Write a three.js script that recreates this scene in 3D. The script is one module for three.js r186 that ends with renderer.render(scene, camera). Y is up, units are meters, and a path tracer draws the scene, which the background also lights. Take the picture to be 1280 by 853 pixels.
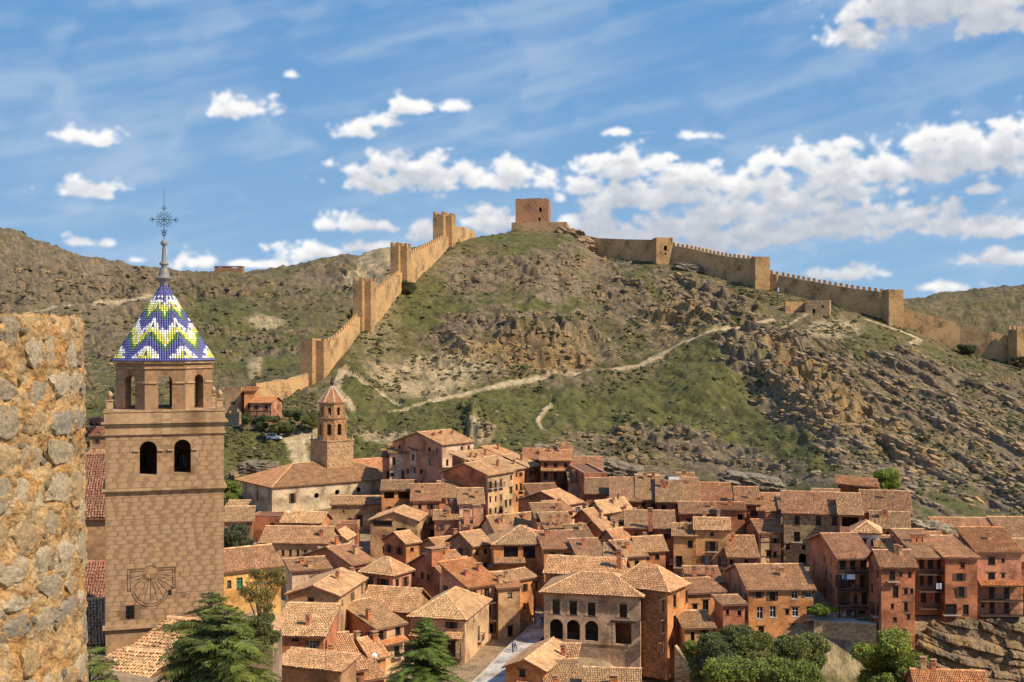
import * as THREE from 'three';
import { mergeGeometries } from 'three/addons/utils/BufferGeometryUtils.js';
import { createNoise2D, createNoise3D } from 'simplex-noise';

// ---------- camera ----------
const F = 1500, CX = 640, CY = 426.5, EYE = 60;              // focal length in pixels of a 1280 x 853 frame, eye height in metres
const scene = new THREE.Scene();
const camera = new THREE.PerspectiveCamera(2 * Math.atan(426.5 / F) * 180 / Math.PI, 1280 / 853, 0.1, 6000);
camera.position.set(0, EYE, 0);
camera.lookAt(0, EYE, -100);

// ---------- renderer and exposure ----------
const renderer = new THREE.WebGLRenderer({ antialias: true });
renderer.setSize(1024, 682);
renderer.toneMapping = THREE.LinearToneMapping;
renderer.toneMappingExposure = 1.12;
renderer.shadowMap.enabled = true;

// ---------- random numbers and noise ----------
function rng(seed) {
  let s = seed >>> 0;
  return () => { s = (s + 0x6D2B79F5) >>> 0; let t = s; t = Math.imul(t ^ (t >>> 15), t | 1); t ^= t + Math.imul(t ^ (t >>> 7), t | 61); return ((t ^ (t >>> 14)) >>> 0) / 4294967296; };
}
const n2 = createNoise2D(rng(11)), n3 = createNoise3D(rng(23));
const clamp = (v, a = 0, b = 1) => Math.min(b, Math.max(a, v));
const sstep = (a, b, v) => { const t = clamp((v - a) / (b - a)); return t * t * (3 - 2 * t); };
const mix = (a, b, t) => a + (b - a) * t;
const mixc = (a, b, t) => [mix(a[0], b[0], t), mix(a[1], b[1], t), mix(a[2], b[2], t)];
function fbm(x, y, oct = 4) { let s = 0, a = 0.5; for (let i = 0; i < oct; i++) { s += a * n2(x, y); x = x * 2.03 + 17.1; y = y * 2.03 - 9.7; a *= 0.5; } return s; }
function fbm3(x, y, z, oct = 3) { let s = 0, a = 0.5; for (let i = 0; i < oct; i++) { s += a * n3(x, y, z); x *= 2.03; y *= 2.03; z *= 2.03; a *= 0.5; } return s; }

// ---------- sky: blue air, fair-weather cumulus and high streaks ----------
{
  const W = 4096, H = 2048, data = new Float32Array(W * H * 4), cover = new Float32Array(W * H), lit = new Float32Array(W * H), relief = new Float32Array(W * H);
  const K = 2 * Math.PI / W, colOf = (az) => ((az - Math.PI / 2) / (2 * Math.PI) + 0.5) * W, rowOf = (el) => (el / Math.PI + 0.5) * H;
  // [azimuth, elevation, half width, half height] in radians, az 0 looking north along -z
  const clouds = [];
  const seen = (x, y, w, h, dens = 1) => { const az = Math.atan((x - CX) / F); clouds.push([az, Math.atan((CY - y) / F * Math.cos(az)), w / F, h / F, dens]); };
  [[108, 239, 42, 15], [116, 173, 42, 13], [302, 136, 46, 19], [448, 165, 30, 15], [512, 134, 34, 18], [480, 152, 30, 14], [562, 133, 26, 10, 0.7], [238, 328, 30, 17], [95, 303, 26, 11], [170, 325, 16, 6, .8],
    [132, 305, 12, 6, .6], [392, 318, 60, 16], [330, 331, 40, 8], [440, 282, 52, 16], [525, 290, 34, 16], [470, 310, 36, 9], [530, 222, 100, 32], [470, 232, 50, 18], [650, 218, 60, 20], [632, 225, 45, 20], [606, 262, 34, 12, .8], [625, 280, 50, 22],
    [780, 165, 30, 7, .75], [882, 170, 30, 8, .75], [778, 212, 64, 30], [735, 235, 50, 20], [860, 226, 90, 22], [930, 232, 80, 24], [800, 250, 90, 20], [870, 246, 100, 22], [735, 282, 60, 24], [845, 285, 95, 20], [900, 270, 90, 26],
    [840, 197, 14, 7], [1005, 198, 60, 20], [1030, 190, 42, 20], [1100, 215, 100, 34], [1050, 240, 80, 22], [1185, 195, 80, 34], [1250, 192, 90, 44], [1190, 168, 70, 16, .9], [1010, 255, 60, 24], [1010, 286, 150, 28], [1120, 275, 120, 22], [1210, 282, 90, 16], [1275, 288, 60, 18],
    [900, 305, 100, 26], [800, 296, 70, 20], [960, 300, 60, 18], [1262, 323, 60, 13], [1180, 360, 44, 10, .9], [1055, 345, 52, 12, .9], [1232, 237, 30, 9, .8],
    [1068, 42, 36, 34], [1062, 22, 26, 22], [1140, 20, 90, 34], [1225, 0, 110, 40], [1260, 26, 70, 24], [1160, -25, 120, 40], [362, 94, 12, 7, .6]].forEach((c) => seen(...c));
  const R = rng(5);
  for (let k = 0; k < 95; k++) {                              // the same fair-weather sky goes on round the compass
    const az = 0.5 + R() * (2 * Math.PI - 1.0), el = 0.05 + R() * R() * 0.85, s = (0.5 + R()) * (0.35 + el * 1.3), n = 2 + Math.floor(R() * 5);
    for (let j = 0; j < n; j++) clouds.push([az + (R() - 0.5) * 0.16 * s / Math.cos(el), el + (R() - 0.5) * 0.02 * s, (0.03 + R() * 0.05) * s / Math.cos(el), (0.011 + R() * 0.014) * s, 0.85 + R() * 0.2]);
  }
  for (const [az, el, hw, hh, dens] of clouds) {
    const c0 = Math.floor(colOf(az - hw * 1.6)), c1 = Math.ceil(colOf(az + hw * 1.6)), r0 = Math.max(H / 2, Math.floor(rowOf(el - hh * 2))), r1 = Math.min(H - 1, Math.ceil(rowOf(el + hh * 2.2)));
    for (let r = r0; r <= r1; r++) for (let c = c0; c <= c1; c++) {
      const e = ((r + 0.5) / H - 0.5) * Math.PI, A = ((c + 0.5) / W - 0.5) * 2 * Math.PI + Math.PI / 2;
      let dx = (A - az) / hw, dy = (e - el) / hh;
      if (dy < -0.15) dy = -0.15 + (dy + 0.15) * 1.9;         // flat bases
      const q = 1 - Math.sqrt(dx * dx + dy * dy);
      if (q < -0.6) continue;
      const ci = r * W + ((c % W) + W) % W;
      const nz = fbm(A * 29, e * 42, 6) * 1.2 + fbm(A * 115, e * 145, 4) * 0.24;
      const d = (q * 1.05 + 0.06 + nz * 0.80) * dens;
      if (d > cover[ci]) { cover[ci] = d; lit[ci] = dy; relief[ci] = nz; }
    }
  }
  for (let r = 0; r < H; r++) {
    const el = ((r + 0.5) / H - 0.5) * Math.PI, h = Math.max(0, Math.sin(el));
    for (let c = 0; c < W; c++) {
      const i = r * W + c, az = ((c + 0.5) / W - 0.5) * 2 * Math.PI + Math.PI / 2;
      const g = Math.pow(h, 0.62);
      let R0 = mix(0.37, 0.065, clamp(g * 1.75)), G0 = mix(0.57, 0.205, clamp(g * 1.5)), B0 = mix(0.78, 0.52, clamp(g * 1.3));
      if (el > 0) {
        // high thin streaks, drawn out along the wind
        const u = az * 6 + el * 9, v = el * 30 - az * 7;
        let st = fbm(u * 0.55 + fbm(az * 5, el * 7, 3) * 0.9, v * 1.0, 5) * 0.9 + fbm(az * 3.1 + 4, el * 6.3, 3) * 0.75;
        st = sstep(-0.5, 1.1, st) * 0.42;
        R0 = mix(R0, 0.66, st); G0 = mix(G0, 0.73, st); B0 = mix(B0, 0.83, st);
        const d = cover[i];
        if (d > 0) {
          const al = sstep(0.0, 0.54, d) * 0.985;
          let tau = 0; for (const o of [4, 9, 16, 25, 36]) tau += clamp(cover[Math.min(H - 1, r + o) * W + c], 0, 1.1);   // cloud lying between here and the light above
          const sh = clamp(Math.exp(-0.60 * tau) * 1.14 + relief[i] * 0.12);
          const cl = mixc([0.43, 0.475, 0.56], [0.99, 0.98, 0.97], sh);
          R0 = mix(R0, cl[0], al); G0 = mix(G0, cl[1], al); B0 = mix(B0, cl[2], al);
        }
      }
      data[i * 4] = R0 * 0.91; data[i * 4 + 1] = G0 * 0.91; data[i * 4 + 2] = B0 * 0.91; data[i * 4 + 3] = 1;
    }
  }
  const sky = new THREE.DataTexture(data, W, H, THREE.RGBAFormat, THREE.FloatType);
  sky.mapping = THREE.EquirectangularReflectionMapping; sky.magFilter = THREE.LinearFilter; sky.needsUpdate = true;
  scene.background = sky; scene.environment = sky;
}

// ---------- sun ----------
const SUN = new THREE.Vector3(0.63, 0.70, 0.33).normalize();
const sun = new THREE.DirectionalLight(new THREE.Color(1.0, 0.885, 0.69), 4.9);
sun.position.set(0, 20, -280).addScaledVector(SUN, 700);
sun.target.position.set(0, 20, -280);
sun.castShadow = true; sun.shadow.mapSize.set(4096, 4096);
Object.assign(sun.shadow.camera, { left: -420, right: 420, top: 420, bottom: -420, near: 10, far: 2000 });
scene.add(sun, sun.target);

// ---------- making named things ----------
const taken = new Map();
function numbered(n) { const k = taken.get(n) ?? 0; taken.set(n, k + 1); return k ? `${n}_${String(k).padStart(3, '0')}` : n; }
function tag(o, label, category, group) { o.userData.label = label; o.userData.category = category; if (group) o.userData.group = group; return o; }
function thing(name, label, category, pos = [0, 0, 0], turn = 0, group) {
  const o = new THREE.Group(); o.name = numbered(name); o.position.set(...pos); o.rotation.y = turn; scene.add(o);
  return tag(o, label, category, group);
}
function part(name, geo, mat, parent) {
  const g = Array.isArray(geo) ? merge(geo) : geo, m = new THREE.Mesh(g, mat);
  m.name = name; m.castShadow = m.receiveShadow = true; parent.add(m); return m;
}
function solo(name, geo, mat, label, category, group) { const m = part(numbered(name), geo, mat, scene); return tag(m, label, category, group); }
function structure(name, geo, mat) { const m = part(numbered(name), geo, mat, scene); m.userData.kind = 'structure'; return m; }
function merge(list) {
  list = list.map((g) => { g = g.index ? g.toNonIndexed() : g; for (const k of Object.keys(g.attributes)) if (!['position', 'normal', 'uv', 'color'].includes(k)) g.deleteAttribute(k); return g; });
  if (!list.every((g) => g.attributes.color)) list.forEach((g) => g.deleteAttribute('color'));
  return list.length > 1 ? mergeGeometries(list) : list[0];
}
function box(w, h, d, x = 0, y = 0, z = 0, ry = 0) {          // uv in metres
  const g = new THREE.BoxGeometry(w, h, d), p = g.attributes.position, n = g.attributes.normal, uv = g.attributes.uv;
  for (let i = 0; i < p.count; i++) Math.abs(n.getX(i)) > 0.5 ? uv.setXY(i, p.getZ(i), p.getY(i)) : Math.abs(n.getY(i)) > 0.5 ? uv.setXY(i, p.getX(i), p.getZ(i)) : uv.setXY(i, p.getX(i), p.getY(i));
  if (ry) g.rotateY(ry);
  return g.translate(x, y, z);
}
function bar(a, b, r0, r1 = r0, seg = 6) {                     // a tapered rod from a to b
  const A = new THREE.Vector3(...a), B = new THREE.Vector3(...b), L = A.distanceTo(B), g = new THREE.CylinderGeometry(r1, r0, L, seg, 1, false).translate(0, L / 2, 0);
  g.applyQuaternion(new THREE.Quaternion().setFromUnitVectors(new THREE.Vector3(0, 1, 0), B.clone().sub(A).normalize()));
  return g.translate(...a);
}
const at = (px, py, d) => new THREE.Vector3((px - CX) / F * d, EYE - (py - CY) / F * d, -d);

// ---------- procedural textures (grain, stains, masonry too far off to pick apart) ----------
function lattice(n, seed) { const R = rng(seed), a = new Float32Array(n * n); for (let i = 0; i < a.length; i++) a[i] = R(); return a; }
function tileNoise(S, cells, seed, oct = 4) {                  // value noise that repeats
  const out = new Float32Array(S * S); let amp = 0.5, n = cells;
  for (let o = 0; o < oct; o++) {
    const L = lattice(n, seed + o * 7);
    for (let y = 0; y < S; y++) for (let x = 0; x < S; x++) {
      const fx = x / S * n, fy = y / S * n, ix = Math.floor(fx), iy = Math.floor(fy), tx = fx - ix, ty = fy - iy, sx = tx * tx * (3 - 2 * tx), sy = ty * ty * (3 - 2 * ty), jx = (ix + 1) % n, jy = (iy + 1) % n;
      out[y * S + x] += amp * (mix(mix(L[iy * n + ix], L[iy * n + jx], sx), mix(L[jy * n + ix], L[jy * n + jx], sx), sy) - 0.5);
    }
    amp *= 0.55; n *= 2;
  }
  return out;
}
function dataTex(S, fn, srgb, rep = 1) {
  const d = new Uint8Array(S * S * 4);
  for (let y = 0; y < S; y++) for (let x = 0; x < S; x++) { const c = fn(x, y, y * S + x), i = (y * S + x) * 4; d[i] = clamp(c[0]) * 255; d[i + 1] = clamp(c[1]) * 255; d[i + 2] = clamp(c[2]) * 255; d[i + 3] = 255; }
  const t = new THREE.DataTexture(d, S, S); t.wrapS = t.wrapT = THREE.RepeatWrapping; t.magFilter = THREE.LinearFilter; t.minFilter = THREE.LinearMipmapLinearFilter; t.generateMipmaps = true;
  if (srgb) t.colorSpace = THREE.SRGBColorSpace; t.repeat.set(rep, rep); t.needsUpdate = true; return t;
}
const T = {};
{
  const S = 512, a = tileNoise(S, 4, 1, 6), b = tileNoise(S, 24, 2, 4), c = tileNoise(S, 3, 3, 5);
  T.plaster = dataTex(S, (x, y, i) => { const v = 0.90 + a[i] * 0.46 + b[i] * 0.30, s = sstep(0.09, 0.14, c[i]) * 0.26, w = sstep(0.11, 0.19, -c[i]) * 0.13; return [v - w * 0.6 + s * 0.7, v - w * 0.8 + s * 0.9, v - w + s]; }, true, 1 / 7);
  T.plasterBump = dataTex(S, (x, y, i) => { const v = 0.5 + a[i] * 0.5 + b[i] * 0.6; return [v, v, v]; }, false, 1 / 7);
}
function masonry(S, nx, ny, seed, tones, joint, mortar) {     // rough coursed rubble, repeating
  const R = rng(seed), rows = [], grain = tileNoise(S, 32, seed + 3, 4), wob = tileNoise(S, 12, seed + 5, 3);
  for (let r = 0; r < ny; r++) { const n = nx + Math.floor(R() * 3) - 1, off = R(), cells = []; for (let k = 0; k < n; k++) cells.push({ c: tones[Math.floor(R() * tones.length)], v: 0.8 + R() * 0.4, w: (R() - 0.5) * 0.3, h: 0.55 + R() * 0.45 }); rows.push({ n, off, cells }); }
  const at2 = (x, y, i) => {
    const fy = (y / S * ny + wob[i] * 0.8 + ny) % ny, r = Math.floor(fy), ty = fy - r, row = rows[r], fx = ((x / S + row.off + wob[i] * 0.05 + 2) % 1) * row.n, k = Math.floor(fx), tx = fx - k, cell = row.cells[k];
    const edge = Math.min(Math.min(tx, 1 - tx) * ny / row.n * 1.8, Math.min(ty, 1 - ty)), m = sstep(joint * 0.5, joint * 1.6, edge);
    return [m, cell, grain[i]];
  };
  return [
    dataTex(S, (x, y, i) => { const [m, cell, g] = at2(x, y, i), k = cell.v * (1 + g * 0.7); return [0, 1, 2].map((j) => mix(mortar[j] * (1 + g * 0.5), cell.c[j] * k, m)); }, true),
    dataTex(S, (x, y, i) => { const [m, cell, g] = at2(x, y, i), v = m * cell.h * 0.8 + g * 0.35 + 0.1; return [v, v, v]; }, false)];
}
[T.rubble, T.rubbleBump] = masonry(512, 9, 14, 31, [[.93, .90, .86], [.88, .84, .79], [.97, .95, .92], [.84, .81, .77], [.92, .87, .80]], 0.1, [.95, .91, .85]);
for (const t of [T.rubble, T.rubbleBump]) t.repeat.set(1 / 4.5, 1 / 4.5);
{
  const S = 512, a = tileNoise(S, 6, 71, 6), b = tileNoise(S, 40, 72, 3);
  T.earth = dataTex(S, (x, y, i) => { const v = 0.90 + a[i] * 0.5 + b[i] * 0.45; return [v, v * 0.99, v * 0.97]; }, true, 1 / 9);
  T.earthBump = dataTex(S, (x, y, i) => { const v = 0.5 + a[i] * 0.6 + b[i] * 0.5; return [v, v, v]; }, false, 1 / 9);
}
const std = (o) => new THREE.MeshStandardMaterial({ roughness: 0.92, metalness: 0, ...o });
const rgb = (r, g, b) => new THREE.Color().setRGB(r, g, b);
{
  const S = 512, a = tileNoise(S, 5, 171, 6), b = tileNoise(S, 64, 172, 3), c = tileNoise(S, 7, 173, 5);          // weathered rubble seen from afar: grain, pale repairs, dark stains
  T.weathered = dataTex(S, (x, y, i) => { const v = 0.92 + a[i] * 0.36 + b[i] * 0.5, p = sstep(0.08, 0.16, c[i]) * 0.13, s = sstep(0.10, 0.20, -c[i]) * 0.20; return [v + p - s, v + p * 0.9 - s * 0.95, v + p * 0.8 - s * 0.85]; }, true, 1 / 22);
}
const plasterMat = (c) => std({ color: rgb(...c), map: T.plaster, bumpMap: T.plasterBump, bumpScale: 0.03 });
const stoneMat = (c) => std({ color: rgb(...c), map: T.rubble, bumpMap: T.rubbleBump, bumpScale: 0.06 });

// ---------- the lie of the land ----------
// Columns fan out from the castle hill; each holds the town's ground as [distance, height] and the hill behind as [distance, sight line].
const HILL = [
  [-160, [[300, 562], [330, 535], [355, 512], [380, 492], [400, 478], [420, 462], [450, 445], [520, 405], [620, 335], [730, 262], [1100, 330]]],
  [0, [[300, 570], [330, 545], [355, 520], [380, 498], [400, 482], [420, 466], [450, 448], [520, 405], [620, 340], [740, 288], [1100, 340]]],
  [100, [[300, 572], [330, 548], [355, 522], [380, 500], [400, 486], [420, 470], [450, 452], [520, 408], [620, 358], [740, 320], [1100, 350]]],
  [200, [[300, 575], [332, 546], [358, 523], [382, 503], [402, 489], [420, 477], [450, 458], [520, 416], [620, 368], [725, 338], [1100, 362]]],
  [300, [[314, 592], [322, 563], [328, 546], [336, 534], [343, 524], [352, 513], [385, 500], [485, 440], [600, 374], [705, 342], [1100, 362]]],
  [400, [[314, 596], [324, 564], [333, 543], [345, 520], [357, 498], [373, 474], [395, 478], [485, 438], [600, 372], [700, 327], [1100, 358]]],
  [450, [[312, 594], [327, 561], [343, 525], [363, 484], [383, 448], [405, 412], [428, 422], [505, 420], [600, 368], [700, 319], [1100, 355]]],
  [500, [[309, 588], [332, 545], [358, 510], [385, 462], [412, 410], [442, 362], [465, 374], [535, 400], [610, 350], [700, 312], [1100, 352]]],
  [570, [[313, 585], [340, 535], [365, 493], [392, 440], [440, 368], [492, 303], [512, 312], [565, 360], [625, 348], [700, 316], [1100, 352]]],
  [620, [[315, 582], [342, 532], [370, 482], [394, 432], [445, 358], [508, 293], [525, 300], [572, 350], [630, 350], [700, 330], [1100, 352]]],
  [665, [[315, 582], [342, 532], [374, 474], [396, 428], [452, 348], [516, 287], [534, 293], [580, 345], [640, 350], [720, 340], [1100, 360]]],
  [710, [[315, 585], [342, 534], [377, 468], [400, 426], [455, 352], [515, 290], [532, 298], [580, 350], [650, 360], [740, 350], [1100, 370]]],
  [750, [[315, 590], [340, 538], [380, 463], [408, 424], [458, 362], [507, 320], [525, 328], [580, 370], [660, 380], [760, 370], [1100, 380]]],
  [830, [[310, 598], [340, 532], [385, 441], [410, 408], [445, 368], [482, 330], [502, 340], [570, 390], [680, 400], [800, 392], [1100, 390]]],
  [900, [[300, 605], [342, 515], [388, 415], [412, 394], [436, 373], [461, 348], [482, 360], [570, 410], [700, 412], [840, 398], [1150, 400]]],
  [960, [[285, 615], [330, 528], [378, 438], [402, 405], [425, 383], [446, 363], [470, 376], [570, 430], [720, 420], [860, 400], [1150, 405]]],
  [1050, [[262, 618], [302, 548], [350, 470], [384, 428], [408, 402], [429, 385], [455, 400], [570, 450], [740, 425], [880, 390], [1200, 405]]],
  [1130, [[250, 640], [288, 575], [335, 500], [370, 452], [398, 430], [421, 409], [450, 424], [570, 470], [760, 425], [900, 375], [1250, 405]]],
  [1200, [[242, 655], [280, 588], [325, 520], [362, 470], [393, 455], [416, 438], [445, 452], [570, 480], [770, 425], [920, 366], [1250, 405]]],
  [1290, [[234, 664], [270, 606], [315, 544], [352, 492], [385, 474], [410, 460], [440, 472], [570, 490], [780, 425], [930, 356], [1250, 400]]],
  [1450, [[226, 680], [262, 630], [305, 572], [342, 522], [375, 492], [402, 472], [432, 485], [570, 500], [780, 430], [940, 345], [1250, 395]]]];
const TOWN = [
  [-160, [[8, 50], [60, 43], [84, 39], [120, 30], [180, 20], [230, 20], [268, 25]]],
  [250, [[8, 50], [60, 41], [84, 37], [120, 27], [180, 18], [230, 17], [270, 22]]],
  [330, [[8, 50], [60, 36], [108, 20], [155, 12.5], [200, 13], [240, 15], [299, 19.6]]],
  [450, [[8, 50], [60, 35], [109, 18], [156, 12], [202, 12.5], [243, 15.3], [298, 20.5]]],
  [515, [[8, 50], [60, 34], [110, 17], [158, 11.6], [204, 12.2], [244, 15.4], [280, 22]]],
  [560, [[8, 50], [60, 34], [110, 17], [158, 11.5], [205, 12], [245, 15.5], [280, 20]]],
  [750, [[8, 50], [60, 34], [110, 15], [160, 10.5], [205, 12], [245, 15.5], [276, 20]]],
  [815, [[8, 50], [60, 33], [112, 11], [162, 3.5], [200, 11], [245, 15.5], [276, 20]]],
  [880, [[8, 50], [60, 33], [115, 10], [166, 5], [190, 11], [225, 16], [262, 20]]],
  [1000, [[8, 50], [60, 32], [120, 7], [168, 5], [184, 9], [193, 16.5], [235, 21]]],
  [1120, [[8, 50], [60, 32], [120, 6], [170, 3], [182, 6], [190, 16], [222, 21.5]]],
  [1290, [[8, 50], [60, 32], [120, 6], [170, 3], [182, 6], [190, 16.5], [214, 21]]],
  [1450, [[8, 50], [60, 32], [120, 6], [170, 3], [182, 6], [190, 16.5], [210, 21]]]];
function pchip(xs, ys) {
  const n = xs.length, h = [], d = [], m = new Array(n).fill(0);
  for (let i = 0; i < n - 1; i++) { h.push(xs[i + 1] - xs[i]); d.push((ys[i + 1] - ys[i]) / h[i]); }
  for (let i = 1; i < n - 1; i++) if (d[i - 1] * d[i] > 0) { const a = 2 * h[i] + h[i - 1], b = h[i] + 2 * h[i - 1]; m[i] = (a + b) / (a / d[i - 1] + b / d[i]); }
  m[0] = d[0]; m[n - 1] = d[n - 2];
  return (x) => {
    if (x <= xs[0]) return ys[0]; if (x >= xs[n - 1]) return ys[n - 1];
    let i = 0; while (x > xs[i + 1]) i++;
    const t = (x - xs[i]) / h[i], t2 = t * t, t3 = t2 * t;
    return (2 * t3 - 3 * t2 + 1) * ys[i] + (t3 - 2 * t2 + t) * h[i] * m[i] + (-2 * t3 + 3 * t2) * ys[i + 1] + (t3 - t2) * h[i] * m[i + 1];
  };
}
const KR = 18, rowD = [], rowY = [];
for (let k = 0; k < 7; k++) { rowD.push(pchip(TOWN.map((c) => c[0]), TOWN.map((c) => c[1][k][0]))); rowY.push(pchip(TOWN.map((c) => c[0]), TOWN.map((c) => c[1][k][1]))); }
for (let k = 0; k < 11; k++) { rowD.push(pchip(HILL.map((c) => c[0]), HILL.map((c) => c[1][k][0]))); rowY.push(pchip(HILL.map((c) => c[0]), HILL.map((c) => EYE - (c[1][k][1] - CY) / F * c[1][k][0]))); }
const KS = Array.from({ length: KR }, (_, k) => k);
function column(px) { const D = pchip(KS, rowD.map((f) => f(px))), Y = pchip(KS, rowY.map((f) => f(px))); return { D, Y }; }
const columnCache = new Map();
function columnNear(px) { const q = Math.round(clamp(px, -160, 1450)); if (!columnCache.has(q)) columnCache.set(q, column(q)); return columnCache.get(q); }
function kOf(col, d) { let a = 0, b = KR - 1; for (let i = 0; i < 26; i++) { const m = (a + b) / 2; col.D(m) < d ? a = m : b = m; } return (a + b) / 2; }
// first point of the bare land that a sight line meets, at or behind row k0
function ground(px, py, k0 = 6.6) {
  const c = columnNear(px);
  for (let k = k0; k < KR - 1; k += 0.01) { const D = c.D(k), y = c.Y(k); if (CY + (EYE - y) / D * F <= py) return new THREE.Vector3((px - CX) / F * D, y, -D); }
  const D = c.D(12); return new THREE.Vector3((px - CX) / F * D, c.Y(12), -D);
}
// patches of ground: an ellipse lying on the land, found once from sight lines and kept in metres
function patch(px, py, hw, hh, slope = 0, k0) {
  const c = ground(px, py, k0), u = ground(px + hw, py + slope * hw, k0).sub(c), v = ground(px, py - hh, k0).sub(c);
  if (Math.abs(v.z) < 2) v.set(0, 0, -6);
  const det = u.x * v.z - u.z * v.x || 1e-6, far = Math.hypot(u.x, u.z) * 2 + Math.hypot(v.x, v.z) * 2;
  return (x, z) => { const dx = x - c.x, dz = z - c.z; if (Math.abs(dx) > far || Math.abs(dz) > far) return 9; const a = (dx * v.z - dz * v.x) / det, b = (u.x * dz - u.z * dx) / det; return Math.hypot(a, b); };
}
const inPatches = (list, x, z, soft = 0.5) => { let m = 0; for (const f of list) { const r = f(x, z); if (r < 1 + soft) m = Math.max(m, sstep(1 + soft, 1 - soft, r)); } return m; };
const ROCK = [patch(670, 448, 85, 24), patch(590, 445, 60, 18), patch(650, 340, 80, 22), patch(600, 335, 50, 14), patch(745, 330, 50, 20), patch(770, 385, 60, 18), patch(850, 398, 50, 26), patch(845, 365, 40, 22, .6), patch(905, 380, 50, 16, .5),
  patch(960, 460, 70, 30, .5), patch(1050, 480, 110, 45, .4), patch(1130, 500, 120, 50, .4), patch(1200, 540, 110, 60, .4), patch(1260, 590, 70, 50, .4), patch(1100, 560, 90, 36, .5), patch(1020, 440, 80, 24, .4), patch(1180, 470, 90, 22, .4), patch(930, 440, 40, 20, .6),
  patch(880, 570, 90, 22, .15), patch(760, 560, 60, 16), patch(700, 345, 60, 30), patch(620, 400, 90, 16), patch(60, 335, 150, 34, .1, 12.6), patch(20, 420, 120, 26, 0, 11), patch(420, 345, 60, 18, 0, 12.8), patch(780, 590, 70, 12, .1), patch(980, 590, 60, 14, .2)];
const GREEN = [patch(840, 510, 90, 34), patch(940, 540, 60, 40, .5), patch(760, 520, 60, 24), patch(800, 345, 55, 16, .25), patch(640, 555, 70, 18), patch(540, 520, 60, 16), patch(460, 560, 50, 26), patch(330, 560, 70, 24), patch(110, 470, 70, 40), patch(170, 430, 70, 16), patch(300, 450, 120, 10), patch(1170, 630, 70, 14, .25), patch(1220, 645, 60, 10, .2), patch(700, 560, 60, 14), patch(620, 300, 40, 6), patch(560, 400, 60, 20), patch(660, 385, 90, 14), patch(260, 395, 90, 12), patch(1000, 560, 40, 40, .6), patch(440, 500, 20, 30), patch(600, 385, 110, 26), patch(690, 310, 70, 12), patch(350, 420, 140, 22, 0, 12.2), patch(880, 470, 50, 40), patch(640, 510, 130, 20), patch(1150, 440, 90, 12, .3)];
const OCHRE = [patch(690, 450, 60, 20), patch(850, 402, 34, 20), patch(640, 440, 60, 14), patch(840, 440, 24, 8), patch(975, 375, 26, 12), patch(1060, 520, 90, 30, .5), patch(1000, 470, 50, 20, .5), patch(1010, 375, 30, 10)];
const PALE = [patch(600, 540, 16, 12), patch(1040, 412, 36, 14), patch(330, 402, 28, 7), patch(318, 455, 9, 12), patch(520, 480, 60, 20), patch(560, 455, 60, 20), patch(470, 330, 24, 20), patch(450, 350, 20, 12), patch(480, 545, 34, 10), patch(560, 470, 40, 10), patch(1058, 806, 46, 30, 0, 2.4)];
const DARK = [patch(1240, 365, 60, 8, -.1), patch(840, 600, 60, 8), patch(1220, 560, 60, 20, .4)];
// tracks worn into the hill
const way = (pts, w, k0) => ({ w, p: pts.map(([x, y]) => ground(x, y, k0)) });
const TRACKS = [way([[490, 519], [520, 509], [560, 497], [600, 487], [650, 477], [700, 470], [760, 463], [800, 455], [830, 442], [850, 430], [880, 421], [905, 414], [940, 406], [965, 398]], 1.25),
  way([[425, 462], [440, 470], [455, 480], [475, 492], [500, 508]], 1.0), way([[432, 462], [422, 475], [420, 488], [440, 510]], 1.3), 
  way([[362, 546], [385, 549], [400, 543]], 3.0), way([[365, 548], [372, 562], [380, 585]], 2.6), way([[385, 550], [410, 545]], 3), way([[672, 524], [680, 512], [688, 505]], 0.9), way([[672, 524], [676, 535], [682, 540]], 0.7), way([[1010, 392], [960, 420], [900, 425]], 0.5),
  way([[30, 392], [70, 385], [110, 381], [150, 376], [185, 370]], 2.6, 12), way([[1085, 400], [1120, 412], [1150, 424]], 1.0), way([[1150, 424], [1140, 430]], 1)];
function trackAt(x, z) {
  let m = 0;
  for (const { w, p } of TRACKS) for (let i = 0; i < p.length - 1; i++) {
    const a = p[i], b = p[i + 1];
    if (x < Math.min(a.x, b.x) - 6 || x > Math.max(a.x, b.x) + 6 || z < Math.min(a.z, b.z) - 9 || z > Math.max(a.z, b.z) + 9) continue;
    const dx = b.x - a.x, dz = b.z - a.z, t = clamp(((x - a.x) * dx + (z - a.z) * dz) / (dx * dx + dz * dz)), d = Math.hypot(x - a.x - dx * t, z - a.z - dz * t) + n2(x * 0.4, z * 0.4) * 0.35;
    m = Math.max(m, sstep(w * 1.25, w * 0.7, d));
  }
  return m;
}
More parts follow.
